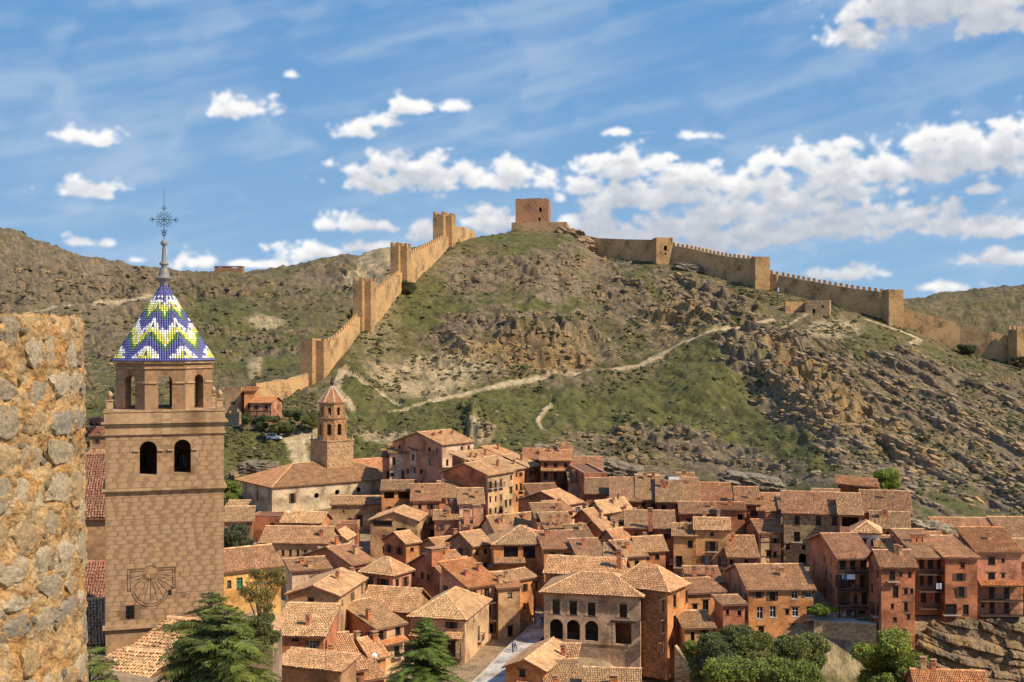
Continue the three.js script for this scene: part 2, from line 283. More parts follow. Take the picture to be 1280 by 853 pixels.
// long rock ledges cropping out of the slope: a step up along a line, easing back into the hill behind it
const BANDS = [];
{
  const R = rng(2024), line = (x, y, len, slope, H, k0, smooth = 0) => {
    const p = []; const n = Math.max(3, Math.round(len / 14)); let py = y, px = x;
    for (let i = 0; i <= n; i++) { const q = ground(px, py, k0); if (p.length && q.distanceTo(p[p.length - 1]) > 26) break; p.push(q); px += len / n; py += slope * len / n + (R() - 0.5) * (smooth ? 1.2 : 3); }
    if (p.length > 2) BANDS.push({ p, H, smooth, x0: Math.min(...p.map((q) => q.x)) - 16, x1: Math.max(...p.map((q) => q.x)) + 16, z0: Math.min(...p.map((q) => q.z)) - 34, z1: Math.max(...p.map((q) => q.z)) + 5, seed: R() * 100 });
  };
  const low = pchip([880, 940, 1000, 1060, 1120, 1200, 1300], [440, 505, 560, 590, 610, 625, 640]), high = pchip([880, 960, 1050, 1130, 1200, 1300], [400, 405, 425, 432, 446, 466]);
  for (let k = 0; k < 56; k++) { const x = 885 + R() * 390, a = high(x), b = low(x), y = a + (b - a) * R(), len = 70 + R() * 170; line(x, y, len, 0.38 + R() * 0.14, 0.9 + R() * R() * 2.6, undefined, 1); }
  for (const [x, y, len, sl, H] of [[890, 424, 150, 0.85, 4.5], [900, 436, 120, 0.8, 3.5], [838, 345, 70, 0.85, 3.5], [850, 372, 60, 0.7, 3], [612, 432, 150, 0.0, 4.8], [560, 440, 70, -0.06, 3], [640, 452, 110, 0.04, 2.6], [800, 400, 80, 0.12, 3.4], [820, 388, 70, 0.2, 2.6], [590, 334, 120, 0.05, 2.6], [620, 345, 110, 0.04, 2.2], [690, 330, 70, 0.12, 2.4], [640, 360, 90, 0.05, 1.6], [560, 352, 70, 0.02, 1.6], [700, 372, 90, 0.06, 1.8], [740, 350, 70, 0.2, 2], [760, 545, 110, 0.06, 2.2], [800, 560, 120, 0.08, 2.4], [860, 575, 120, 0.12, 2.4], [880, 592, 120, 0.12, 2.0], [740, 575, 90, 0.1, 2.0], [700, 545, 60, 0.05, 1.4], [560, 408, 100, 0.03, 1.4], [640, 398, 110, 0.03, 1.6], [520, 425, 70, 0.0, 1.4], [480, 470, 60, 0.1, 1.4], [585, 546, 34, 0.0, 4.2]]) line(x, y, len, sl, H);
  for (let k = 0; k < 34; k++) { const left = R() < 0.6; line(left ? R() * 190 : 200 + R() * 240, left ? 315 + R() * 60 : 350 + R() * 100, 30 + R() * 80, left ? 0.16 : 0.03, 0.9 + R() * 1.8, 12.3); }
}
let bandRock = 0;
function bandStep(x, z) {
  let h = 0; bandRock = 0;
  for (const B of BANDS) {
    if (x < B.x0 || x > B.x1 || z < B.z0 || z > B.z1) continue;
    let best = 1e9, sd = 0, along = 0; const p = B.p, n = p.length - 1;
    for (let i = 0; i < n; i++) {
      const a = p[i], dx = p[i + 1].x - a.x, dz = p[i + 1].z - a.z, L2 = dx * dx + dz * dz, t = ((x - a.x) * dx + (z - a.z) * dz) / L2, tc = clamp(t), qx = x - a.x - dx * tc, qz = z - a.z - dz * tc, d = qx * qx + qz * qz;
      if (d < best) { best = d; const l = Math.sqrt(L2); let nx = dz / l, nz = -dx / l; if (nz > 0) { nx = -nx; nz = -nz; } sd = (Math.sign(qx * nx + qz * nz) || 1) * Math.sqrt(d); along = (i + clamp(t, -0.5, 1.5)) / n; }
    }
    const fade = sstep(-0.02, 0.15, along) * sstep(1.02, 0.82, along), H = B.H * fade * (0.55 + 0.6 * sstep(-0.4, 0.5, n2(x / (B.smooth ? 13 : 6) + B.seed, z / (B.smooth ? 20 : 6)))); if (H <= 0.05) continue;
    const d = sd + (B.smooth ? fbm(x / 5 + B.seed, z / 8, 3) * 0.9 : fbm(x / 4.5 + B.seed, z / 4.5, 3) * 1.7), back = 5 + H * 5;
    h = Math.max(h, H * sstep(-0.55, 0.55, d) * sstep(back, 0.5, d));
    bandRock = Math.max(bandRock, fade * sstep(-2.4, -0.6, d) * sstep(2.6 + H * 0.5, 0.4, d));
  }
  return h;
}
function ledge(s, lam) { const u = s / lam, f = u - Math.floor(u); return (sstep(0.42, 0.64, f) - f) * lam; }
function relief(x, z, y, k, info) {
  const lo = x < -60 && z < -150 ? 4.0 : x > 34 && k < 4.6 && z < -140 ? 2.6 : 5.5, hill = sstep(lo, lo + 0.5, k);
  if (hill === 0) { if (info) info.rock = info.hill = info.track = 0; return 0; }
  const far = sstep(12, 13.5, k), rough = inPatches(ROCK, x, z, 0.45), track = trackAt(x, z), right = sstep(70, 130, x) * (1 - far);
  const broken = sstep(-0.25, 0.35, fbm(x / 16 + 3, z / 16, 3));
  let rock = clamp(rough * (0.35 + 0.75 * broken) + 0.2 * sstep(0.1, 0.5, fbm(x / 22, z / 30 + 8, 4)));
  const calm = (1 - track) * sstep(1.0, 0.4, track + 0.2);
  const s = y + mix(0.05, 0.25, right) * x + mix(0.10, 0.16, right) * z * 0.6 + fbm(x / 40, z / 40, 3) * mix(5, 3, right) + fbm(x / 9, z / 9, 2) * mix(0.9, 0.5, right);
  const al = mix(x, (x + 1.14 * z) / 1.52, right), cut = sstep(-0.3, 0.3, n2(al / mix(20, 42, right) + 40, s / mix(5, 2.4, right)));
  let d = fbm(x / 30, z / 38, 3) * 2.6 * (1 + far * 0.5) + fbm(x / 8, z / 10, 3) * 0.9 + n2(x / 2.1, z / 2.6) * 0.16;
  d += rock * (ledge(s, mix(4.2, 3.4, right)) * mix(1.1, 1.3, right) * (0.3 + 0.7 * cut) + ledge(s + n2(al / 12, s / 3) * 0.3, mix(1.8, 1.15, right)) * 1.0 * sstep(-0.35, 0.35, n2(al / mix(9, 20, right) + 7, s / mix(2.4, 1.1, right))) + fbm(al / mix(5, 13, right), s / mix(1.1, 0.42, right), 3) * mix(0.75, 0.6, right) + n2(x / 1.5, z / 1.9) * 0.14);
  d *= mix(1, 0.34, right); d += (1 - rock) * ledge(s * 0.9 + 2, 3.2) * 0.22 + bandStep(x, z); rock = Math.max(rock * mix(1, 0.75, right), bandRock * 0.9);
  const crest = 1 - 0.75 * sstep(1.0, 0.2, Math.abs(k - 12)) ;     // the walls' footing stays even
  if (info) { info.rock = rock; info.hill = hill; info.track = track; info.far = far; info.s = s; info.right = right; }
  return d * hill * mix(0.25, 1, calm) * crest * sstep(6.7, 8.2, k);
}
function landAt(x, z) {
  const D = -z; if (D < 9) return 50;
  const c = columnNear(CX + x / D * F), k = kOf(c, D), y = c.Y(k);
  return y + relief(x, z, y, k);
}
{
  const cols = [], ks = [];
  for (let p = -160; p <= 1450; p += p < -20 || p > 1300 ? 12 : 1.9) cols.push(p);
  for (let k = 0; k < 6.6; k += 0.11) ks.push(k);
  for (let k = 6.6; k < 12.4; k += 0.0135) ks.push(k);
  for (let k = 12.4; k < 16.1; k += 0.028) ks.push(k);
  for (let k = 16.1; k <= 17; k += 0.1) ks.push(k);
  const nc = cols.length, nk = ks.length, pos = new Float32Array(nc * nk * 3), uv = new Float32Array(nc * nk * 2), col = new Float32Array(nc * nk * 3);
  const dry = [0.145, 0.118, 0.042], green = [0.118, 0.114, 0.027], soil = [0.205, 0.142, 0.068], stone = [0.245, 0.178, 0.106], ochre = [0.42, 0.25, 0.085], pale = [0.45, 0.34, 0.19], dark = [0.075, 0.062, 0.028], trackC = [0.58, 0.44, 0.26], town = [0.38, 0.26, 0.15];
  const info = {}, R = rng(99);
  for (let j = 0; j < nc; j++) {
    const c = column(cols[j]), t = (cols[j] - CX) / F;
    for (let i = 0; i < nk; i++) {
      const D = c.D(ks[i]), x = t * D, z = -D; let y = c.Y(ks[i]);
      y += relief(x, z, y, ks[i], info);
      const o = i * nc + j; pos.set([x, y, z], o * 3); uv.set([x, -z], o * 2);
      let q = town;
      if (info.hill > 0) {
        const g = inPatches(GREEN, x, z, 0.7), oc = inPatches(OCHRE, x, z, 0.6), pl = inPatches(PALE, x, z, 0.35), dk = inPatches(DARK, x, z, 0.6);
        const a = fbm(x / 14, z / 20, 4), b = fbm(x / 3.2 + 9, z / 5 + 4, 3), e = fbm(x / 40 + 2, z / 55, 3), sp = R();
        let v = mixc(dry, soil, sstep(-0.05, 0.5, a + b * 0.55 - g * 0.35));
        v = mixc(v, green, clamp(sstep(-0.25, 0.35, e * 0.7 + b * 0.35 + g * 1.25 - 0.24 - info.right * 0.08)));
        v = mixc(v, dark, sstep(0.22, 0.55, fbm(x / 5 + 31, z / 8, 3) + dk * 0.35) * 0.55);
        const layer = n2(info.s * 1.3, x * 0.015) * 0.5 + n2(info.s * 3.6, z * 0.012) * 0.4;
        const rc = mixc(mixc(stone, [0.165, 0.118, 0.072], sstep(-0.3, 0.6, layer)), ochre, clamp(oc * (0.55 + b * 0.9) + sstep(0.25, 0.6, layer + a * 0.5) * 0.35 * info.right));
        v = mixc(v, stone, sstep(0.05, 0.5, fbm(x / 6 + 50, z / 4, 4) + fbm(x / 60, z / 25 + 9, 2) * 0.6 - g * 0.5) * 0.7);
        v = mixc(v, rc, sstep(0.16, 0.62, info.rock + b * 0.32));
        v = mixc(v, mixc(pale, ochre, oc * 0.5), clamp(pl * (0.95 + b * 0.6)));
        v = mixc(v, trackC, info.track * (0.85 + b * 0.4));
        const w = 0.82 + sp * 0.36; q = [v[0] * w, v[1] * w, v[2] * w];
        if (info.hill < 1) q = mixc(town, q, info.hill);
      }
      col.set(q, o * 3);
    }
  }
  const idx = new Uint32Array((nc - 1) * (nk - 1) * 6); let w = 0;
  for (let i = 0; i < nk - 1; i++) for (let j = 0; j < nc - 1; j++) { const a = i * nc + j, b = a + 1, c = a + nc, d = c + 1; idx.set([a, b, c, b, d, c], w); w += 6; }
  const g = new THREE.BufferGeometry();
  g.setAttribute('position', new THREE.BufferAttribute(pos, 3)); g.setAttribute('uv', new THREE.BufferAttribute(uv, 2)); g.setAttribute('color', new THREE.BufferAttribute(col, 3));
  g.setIndex(new THREE.BufferAttribute(idx, 1)); g.computeVertexNormals();
  const land = structure('hillside', g, std({ vertexColors: true, map: T.earth, bumpMap: T.earthBump, bumpScale: 0.25, roughness: 1 }));
  console.log('land', nc * nk * 2);
  const below = new THREE.Mesh(new THREE.CircleGeometry(3000, 48).rotateX(-Math.PI / 2).translate(0, -8, 0), std({ color: rgb(0.24, 0.2, 0.12) }));
  below.name = 'ground'; below.userData.kind = 'structure'; below.receiveShadow = true; scene.add(below);
}

// ---------- medieval town walls on the ridge ----------
const farStone = (c) => std({ color: rgb(...c), map: T.weathered, bumpMap: T.rubbleBump, bumpScale: 0.08 });
const wallMat = farStone([0.66, 0.395, 0.175]), wallMat2 = farStone([0.58, 0.34, 0.15]), castleMat = farStone([0.46, 0.23, 0.12]), capMat = farStone([0.50, 0.31, 0.16]);
const merlonGeo = {};
function wallRun(label, pts, opt = {}) {
  const P = pts.map(([px, py, d]) => at(px, py, d)), th = opt.th ?? 1.6, root = thing('town_wall', label, 'wall', [P[0].x, 0, P[0].z], 0, 'stretches of the town wall');
  const O = root.position, pos = [], uv = [], idx = []; let run = 0, n = 0;
  const dense = [];
  for (let i = 0; i < P.length - 1; i++) { const L = Math.hypot(P[i + 1].x - P[i].x, P[i + 1].z - P[i].z), m = Math.max(1, Math.ceil(L / 2.5)); for (let j = 0; j < m + (i === P.length - 2 ? 1 : 0); j++) dense.push(P[i].clone().lerp(P[i + 1], j / m)); }
  for (let i = 0; i < dense.length; i++) {
    const a = dense[Math.max(0, i - 1)], b = dense[Math.min(dense.length - 1, i + 1)], dx = b.x - a.x, dz = b.z - a.z, l = Math.hypot(dx, dz), nx = -dz / l * th / 2, nz = dx / l * th / 2, p = dense[i];
    if (i) run += Math.hypot(p.x - dense[i - 1].x, p.z - dense[i - 1].z);
    const top = p.y + (opt.ragged ? fbm(run / 3, 7, 3) * opt.ragged : 0), foot = Math.min(landAt(p.x, p.z), landAt(p.x + nx * 2, p.z + nz * 2), landAt(p.x - nx * 2, p.z - nz * 2)) - 2;
    for (const [sx, yy] of [[1, foot], [1, top], [-1, top], [-1, foot]]) { pos.push(p.x + nx * sx - O.x, yy, p.z + nz * sx - O.z); uv.push(run, yy + (sx < 0 ? 1.7 : 0)); }
    if (i) for (let q = 0; q < 3; q++) { const A = n - 4 + q, B = n + q; idx.push(A, B, A + 1, A + 1, B, B + 1); }
    n += 4;
  }
  idx.push(0, 1, 2, 0, 2, 3, n - 4, n - 2, n - 3, n - 4, n - 1, n - 2);
  let g = new THREE.BufferGeometry(); g.setAttribute('position', new THREE.Float32BufferAttribute(pos, 3)); g.setAttribute('uv', new THREE.Float32BufferAttribute(uv, 2)); g.setIndex(idx); g = g.toNonIndexed(); g.computeVertexNormals();
  part('masonry', g, opt.mat ?? wallMat, root);
  if (opt.merlons) {
    const step = opt.merlons, w = step * 0.55, h = opt.mh ?? 1.3, geo = merlonGeo[step + 'x' + h] ??= box(w, h, 0.6);
    let acc = step * 0.5;
    for (let i = 0; i < P.length - 1; i++) {
      const L = Math.hypot(P[i + 1].x - P[i].x, P[i + 1].z - P[i].z), dx = (P[i + 1].x - P[i].x) / L, dz = (P[i + 1].z - P[i].z) / L, side = opt.side ?? 1;
      for (; acc < L; acc += step) {
        const p = P[i].clone().lerp(P[i + 1], acc / L), m = part('merlon', geo, opt.mat ?? wallMat, root);
        m.position.set(p.x - dz * side * (th / 2 - 0.32) - O.x, p.y + h / 2 - 0.12 + Math.sin(acc * 7.3) * 0.06, p.z + dx * side * (th / 2 - 0.32) - O.z); m.rotation.y = Math.atan2(-dz, dx);
      }
      acc -= L;
    }
  }
  return root;
}
function openPanel(outline, openings, th) {
  const s = new THREE.Shape(outline.map((p) => new THREE.Vector2(...p)));
  for (const [x, y, w, h] of openings) s.holes.push(new THREE.Path([[x - w / 2, y], [x - w / 2, y + h], [x + w / 2, y + h], [x + w / 2, y]].map((q) => new THREE.Vector2(...q))));
  return new THREE.ExtrudeGeometry(s, { depth: th, bevelEnabled: false }).translate(0, 0, -th);
}
function wallTower(label, px0, px1, pyTop, d, turn, opt = {}) {
  const a = at(px0, pyTop, d), b = at(px1, pyTop, d), w = (opt.w ?? (b.x - a.x)), dep = opt.dep ?? w * 0.9, cx = (a.x + b.x) / 2, cz = -d - dep / 2;
  const foot = Math.min(landAt(a.x, -d), landAt(b.x, -d), landAt(a.x, -d - dep), landAt(b.x, -d - dep)) - 2.5, h = a.y - foot;
  const root = thing('wall_tower', label, 'tower', [cx, foot, cz], turn, 'towers of the town wall');
  const g = [], t = 0.9;
  if (opt.open) {                                             // a turret open at the back, as its two high cheeks show
    g.push(box(t, h, dep, -w / 2 + t / 2, h / 2, 0), box(t, h, dep, w / 2 - t / 2, h / 2, 0), box(w - 2 * t, h, t, 0, h / 2, dep / 2 - t / 2 - 0.01), box(w - 2 * t, h - 3.4, dep - t - 0.02, 0, (h - 3.4) / 2, -t / 2));
  } else if (opt.slits) {                                       // hollow, with real window openings
    const fr = [[-w / 2, 0], [w / 2, 0], [w / 2, h], [-w / 2, h]];
    g.push(openPanel(fr, opt.slits.map(([x, y, ww, hh]) => [x, h - y, ww, hh]), t).translate(0, 0, dep / 2), box(w, h, t, 0, h / 2, -dep / 2 + t / 2), box(t, h, dep - 2 * t, -w / 2 + t / 2, h / 2, 0), box(t, h, dep - 2 * t, w / 2 - t / 2, h / 2, 0), box(w - 2 * t, .3, dep - 2 * t, 0, h - .6, 0));
  } else g.push(box(w, h, dep, 0, h / 2, 0));
  part('masonry', g, opt.mat ?? wallMat2, root);
  if (opt.merlons) {
    const mg = merlonGeo['t'] ??= box(0.95, 1.25, 0.6), spots = [];
    const nx = Math.max(2, Math.round(w / 1.9)), nz = Math.max(2, Math.round(dep / 1.9));
    for (let i = 0; i < nx; i++) for (const s of [-1, 1]) if (!opt.open || s > 0) spots.push([(i / (nx - 1) - 0.5) * (w - 0.95), s * (dep / 2 - 0.3), 0]);
    for (let i = 1; i < nz - 1; i++) for (const s of [-1, 1]) spots.push([s * (w / 2 - 0.3), (i / (nz - 1) - 0.5) * (dep - 0.95), Math.PI / 2]);
    for (const [x, z, r] of spots) { const m = part('merlon', mg, opt.mat ?? wallMat2, root); m.position.set(x, h + 0.55, z); m.rotation.y = r; }
  }
  return root;
}
wallRun('lowest stretch of sandstone wall climbing from the pink house to the first turret', [[318, 480, 350], [340, 478, 356], [365, 472, 364], [394, 463, 374]], { ragged: 1.2, th: 1.4 });
wallTower('tall bare turret at the lowest bend of the climbing wall', 377, 395, 423, 370, -0.35, { open: true, dep: 5.5 });
wallTower('square buttress turret joined to the lowest tall turret of the climbing wall', 394, 408, 426, 371, -0.35, { dep: 4.0 });
wallRun('climbing wall with worn merlons between the lowest turret and the second turret', [[406, 430, 374], [418, 424, 380], [432, 411, 388], [446, 397, 399], [452, 393, 404]], { merlons: 1.9, side: -1 });
wallTower('crenellated turret second from the foot of the climbing wall', 443, 456, 351, 400, -0.3, { merlons: true, dep: 5 });
wallTower('slab-sided half turret standing against the second crenellated turret', 455.5, 466, 352, 401, -0.3, { merlons: true, dep: 4 });
wallRun('climbing wall between the second turret and the third turret', [[465, 368, 405], [478, 359, 415], [488, 351, 425], [500, 341, 437]], { merlons: 2.1, side: -1 });
wallTower('crenellated turret third from the foot of the climbing wall', 490, 501, 307, 436, -0.3, { merlons: true, dep: 5 });
wallTower('slab-sided half turret standing against the third crenellated turret', 500.5, 511, 308, 437, -0.3, { merlons: true, dep: 4 });
wallRun('crenellated wall climbing from the third turret to the ridge turret', [[510, 319, 441], [525, 313, 452], [540, 306, 464], [553, 299, 475], [562, 295, 484]], { merlons: 2.2, side: -1, mh: 1.5 });
wallTower('crenellated turret where the climbing wall reaches the ridge', 543, 557, 268, 478, -0.25, { merlons: true, dep: 6 });
wallTower('slab-sided half turret standing against the ridge turret', 556.5, 567, 270, 480, -0.25, { merlons: true, dep: 5 });
wallRun('short bare wall running from the ridge turret to the grassy summit', [[566, 283, 486], [576, 283.5, 490], [585, 286, 496], [593, 291, 502]], { th: 1.4 });
wallRun('plain wall from the summit rocks down to the gate turret', [[728, 294, 514], [750, 298, 507], [785, 299.5, 497], [820, 300, 487]], { th: 1.8 });
wallTower('square gate turret with one window on the plain wall', 819, 840, 297, 480, 0.12, { dep: 7, slits: [[0.4, 5.2, 1.3, 1.9], [0.4, 7.0, 0.7, 0.9]] });
wallRun('long crenellated wall between the window turret and the broad pilaster', [[839, 306.5, 482], [865, 311, 476], [890, 317, 467], [915, 321.5, 459], [944, 324.5, 452]], { merlons: 2.05, side: -1, th: 1.8 });
wallTower('broad pilaster turret above the small postern gate', 943, 962, 321, 444, 0.1, { dep: 6 });
wallRun('short crenellated wall beside the small postern gate', [[961, 341.5, 447], [971.5, 343.5, 445.5]], { merlons: 2.05, side: -1, th: 1.8 });
wallRun('crenellated wall falling from the postern gate to the corner pilaster', [[975.5, 344.3, 445], [1000, 349, 440], [1030, 354.5, 434], [1065, 360.5, 428], [1100, 365, 423], [1111, 366, 422]], { merlons: 2.05, side: -1, th: 1.8 });
{ const p = at(973.5, 352, 445.2); const r = thing('postern_lintel', 'stone block spanning the small postern gate in the wall', 'lintel', [p.x, p.y, p.z]); part('masonry', box(1.9, 4.6, 1.7, 0, 0, 0), wallMat, r); }
wallTower('corner pilaster turret where the crenellations end', 1110, 1129, 362, 415, 0.1, { dep: 6 });
wallRun('plain wall with sloping top falling to the far corner turret', [[1128, 385, 420], [1160, 394, 418], [1200, 405, 416], [1235, 414, 413], [1274, 423, 411]], { th: 1.5 });
wallTower('far crenellated turret at the low end of the sloping wall', 1270, 1296, 412, 404, 0.1, { merlons: true, dep: 6 });

// castle tower on the summit
{
  const p = at(672, 288, 513), w = 14.2, dp = 11, root = thing('castle_keep', 'square red stone keep standing alone on the hilltop', 'castle', [at(664, 0, 513).x + 1.0, p.y - 4, p.z - dp / 2], -0.12);
  part('plinth', [box(23.5, 7.2, 15, 3.2, 3.6, 0.5)], capMat, root);
  const H = 10.2, y0 = 7.2, sh = new THREE.Shape([new THREE.Vector2(-w / 2, 0), new THREE.Vector2(w / 2, 0), new THREE.Vector2(w / 2, H), new THREE.Vector2(-w / 2, H)]);
  for (const [x, y, a, b] of [[3.6, 4.6, 1.1, 2.0], [3.2, 0.7, 0.9, 1.5]]) sh.holes.push(new THREE.Path([[x - a / 2, y], [x + a / 2, y], [x + a / 2, y + b], [x - a / 2, y + b]].map((q) => new THREE.Vector2(...q))));
  const f = new THREE.ExtrudeGeometry(sh, { depth: 1.2, bevelEnabled: false }).translate(0, y0, dp / 2 - 1.2);
  part('wall', [f, box(w, H, 1.2, 0, y0 + H / 2, -dp / 2 + 0.6), box(1.2, H, dp - 2.4, -w / 2 + 0.6, y0 + H / 2, 0), box(1.2, H, dp - 2.4, w / 2 - 0.6, y0 + H / 2, 0)], castleMat, root);
  part('roof', box(w - 2.4, 0.6, dp - 2.4, 0, y0 + H - 1.6, 0), capMat, root);
  const R = rng(3), bits = []; for (let k = 0; k < 26; k++) bits.push(box(0.5 + R() * 0.6, 0.15 + R() * 0.3, 0.9, (R() - 0.5) * (w - 1.2), y0 + H + 0.1, dp / 2 - 0.6));
  part('coping', bits, castleMat, root).userData.kind = 'stuff';
}
// small stone hut and ruined wall below the right-hand wall
{
  const p = at(1022, 396, 414), root = thing('stone_hut', 'small flat-roofed stone hut on the slope below the crenellated wall', 'hut', [p.x, landAt(p.x, p.z) - 0.3, p.z], -0.35);
  part('wall', [openPanel([[-4.1, 0], [4.1, 0], [4.1, 5.6], [-4.1, 5.6]], [[-1.2, .6, .9, 2], [1.8, 3, .7, .8]], .4), box(8.2, 5.6, .4, 0, 2.8, -4.8), box(.4, 5.6, 4.2, -3.9, 2.8, -2.5), box(.4, 5.6, 4.2, 3.9, 2.8, -2.5)], stoneMat([0.60, 0.42, 0.25]), root);
  part('roof', box(7.3, .3, 4.1, 0, 5.2, -2.5), capMat, root);
  const q = at(995, 394, 418); q.y = landAt(q.x, q.z); const r2 = thing('ruined_wall', 'low broken stone wall beside the small flat-roofed hut', 'wall', [q.x, q.y - 1, q.z], 0.15);
  part('masonry', [box(8, 4.6, 1, 0, 2.3, 0)], wallMat2, r2);
}
// ruins on the far left ridge
for (const [x, y, d, w, h, t, label] of [[238, 350, 700, 12, 5, 0.2, 'grey roofless stone ruin on the far left ridge'], [285, 341, 698, 16, 3.4, 0, 'long low ruin with red tiles on the far left ridge']]) {
  const p = at(x, y, d), root = thing('ruined_house', label, 'ruin', [p.x, p.y - 2, p.z], t);
  const pts = [[-w / 2, 0], [w / 2, 0], [w / 2, h + 2], [w * 0.2, h + 1.2], [0, h + 2.2], [-w * 0.3, h + 1.5], [-w / 2, h + 2.1]].map((q) => new THREE.Vector2(...q));
  part('wall', new THREE.ExtrudeGeometry(new THREE.Shape(pts), { depth: 6, bevelEnabled: false }).translate(0, 0, -6), stoneMat(t ? [0.40, 0.28, 0.2] : [0.42, 0.22, 0.13]), root);
  if (!t) part('roof', box(w + 0.6, 0.3, 6.6, 0, h + 2.3, -3), std({ color: rgb(0.40, 0.16, 0.09) }), root);
}

// ---------- houses: walls with real openings, roofs of separate barrel tiles ----------
const COL = { red: [0.555, 0.202, 0.090], rust: [0.510, 0.191, 0.084], orange: [0.749, 0.314, 0.109], pink: [0.681, 0.333, 0.198], rose: [0.681, 0.288, 0.159], cream: [0.749, 0.470, 0.252], ochre: [0.725, 0.372, 0.147], tan: [0.612, 0.357, 0.176], brown: [0.454, 0.244, 0.121], white: [0.860, 0.837, 0.732], yellow: [0.839, 0.459, 0.143], grey: [0.409, 0.283, 0.184], pale: [0.839, 0.546, 0.351] };
const MAT = {}; for (const k in COL) MAT[k] = plasterMat(COL[k]);
MAT.stone = stoneMat([0.50, 0.345, 0.195]); MAT.ashlar = plasterMat([0.62, 0.405, 0.25]); MAT.brick = stoneMat([0.42, 0.215, 0.11]);
const woodDark = std({ color: rgb(0.055, 0.03, 0.018), roughness: 0.8 }), woodMid = std({ color: rgb(0.13, 0.07, 0.04), roughness: 0.8 }), ironMat = std({ color: rgb(0.025, 0.022, 0.02), roughness: 0.6, metalness: 0.3 }), glassMat = std({ color: rgb(0.012, 0.012, 0.014), roughness: 0.22 }), blindMat = std({ color: rgb(0.42, 0.40, 0.36) }), greenMat = std({ color: rgb(0.03, 0.22, 0.12) }), panTile = std({ color: rgb(0.21, 0.10, 0.055), roughness: 0.95 }), tileMat = std({ vertexColors: true, roughness: 0.95 }), sillMat = std({ color: rgb(0.50, 0.42, 0.33) }), whiteMat = std({ color: rgb(0.78, 0.77, 0.74), roughness: 0.6 });
const TONES = {
  straw: [[0.702, 0.406, 0.184], [0.644, 0.337, 0.144], [0.771, 0.474, 0.238], [0.588, 0.301, 0.123], [0.566, 0.337, 0.158], [0.678, 0.389, 0.178], [0.815, 0.526, 0.288], [0.454, 0.247, 0.123]],
  orange: [[0.687, 0.255, 0.086], [0.710, 0.301, 0.103], [0.630, 0.219, 0.080], [0.687, 0.347, 0.137], [0.549, 0.208, 0.080], [0.756, 0.416, 0.194]],
  brown: [[0.588, 0.327, 0.158], [0.520, 0.270, 0.129], [0.657, 0.389, 0.198], [0.454, 0.227, 0.109], [0.612, 0.321, 0.144], [0.702, 0.432, 0.218], [0.385, 0.200, 0.104]],
  dark: [[0.360, 0.155, 0.086], [0.307, 0.128, 0.076], [0.424, 0.198, 0.108], [0.466, 0.246, 0.140], [0.265, 0.118, 0.070]],
  red: [[0.618, 0.272, 0.114], [0.572, 0.243, 0.103], [0.664, 0.335, 0.149], [0.503, 0.214, 0.097], [0.710, 0.428, 0.206], [0.572, 0.335, 0.160]] };
let tileCount = 0;
const PITCH = 0.225, TLEN = 0.42;
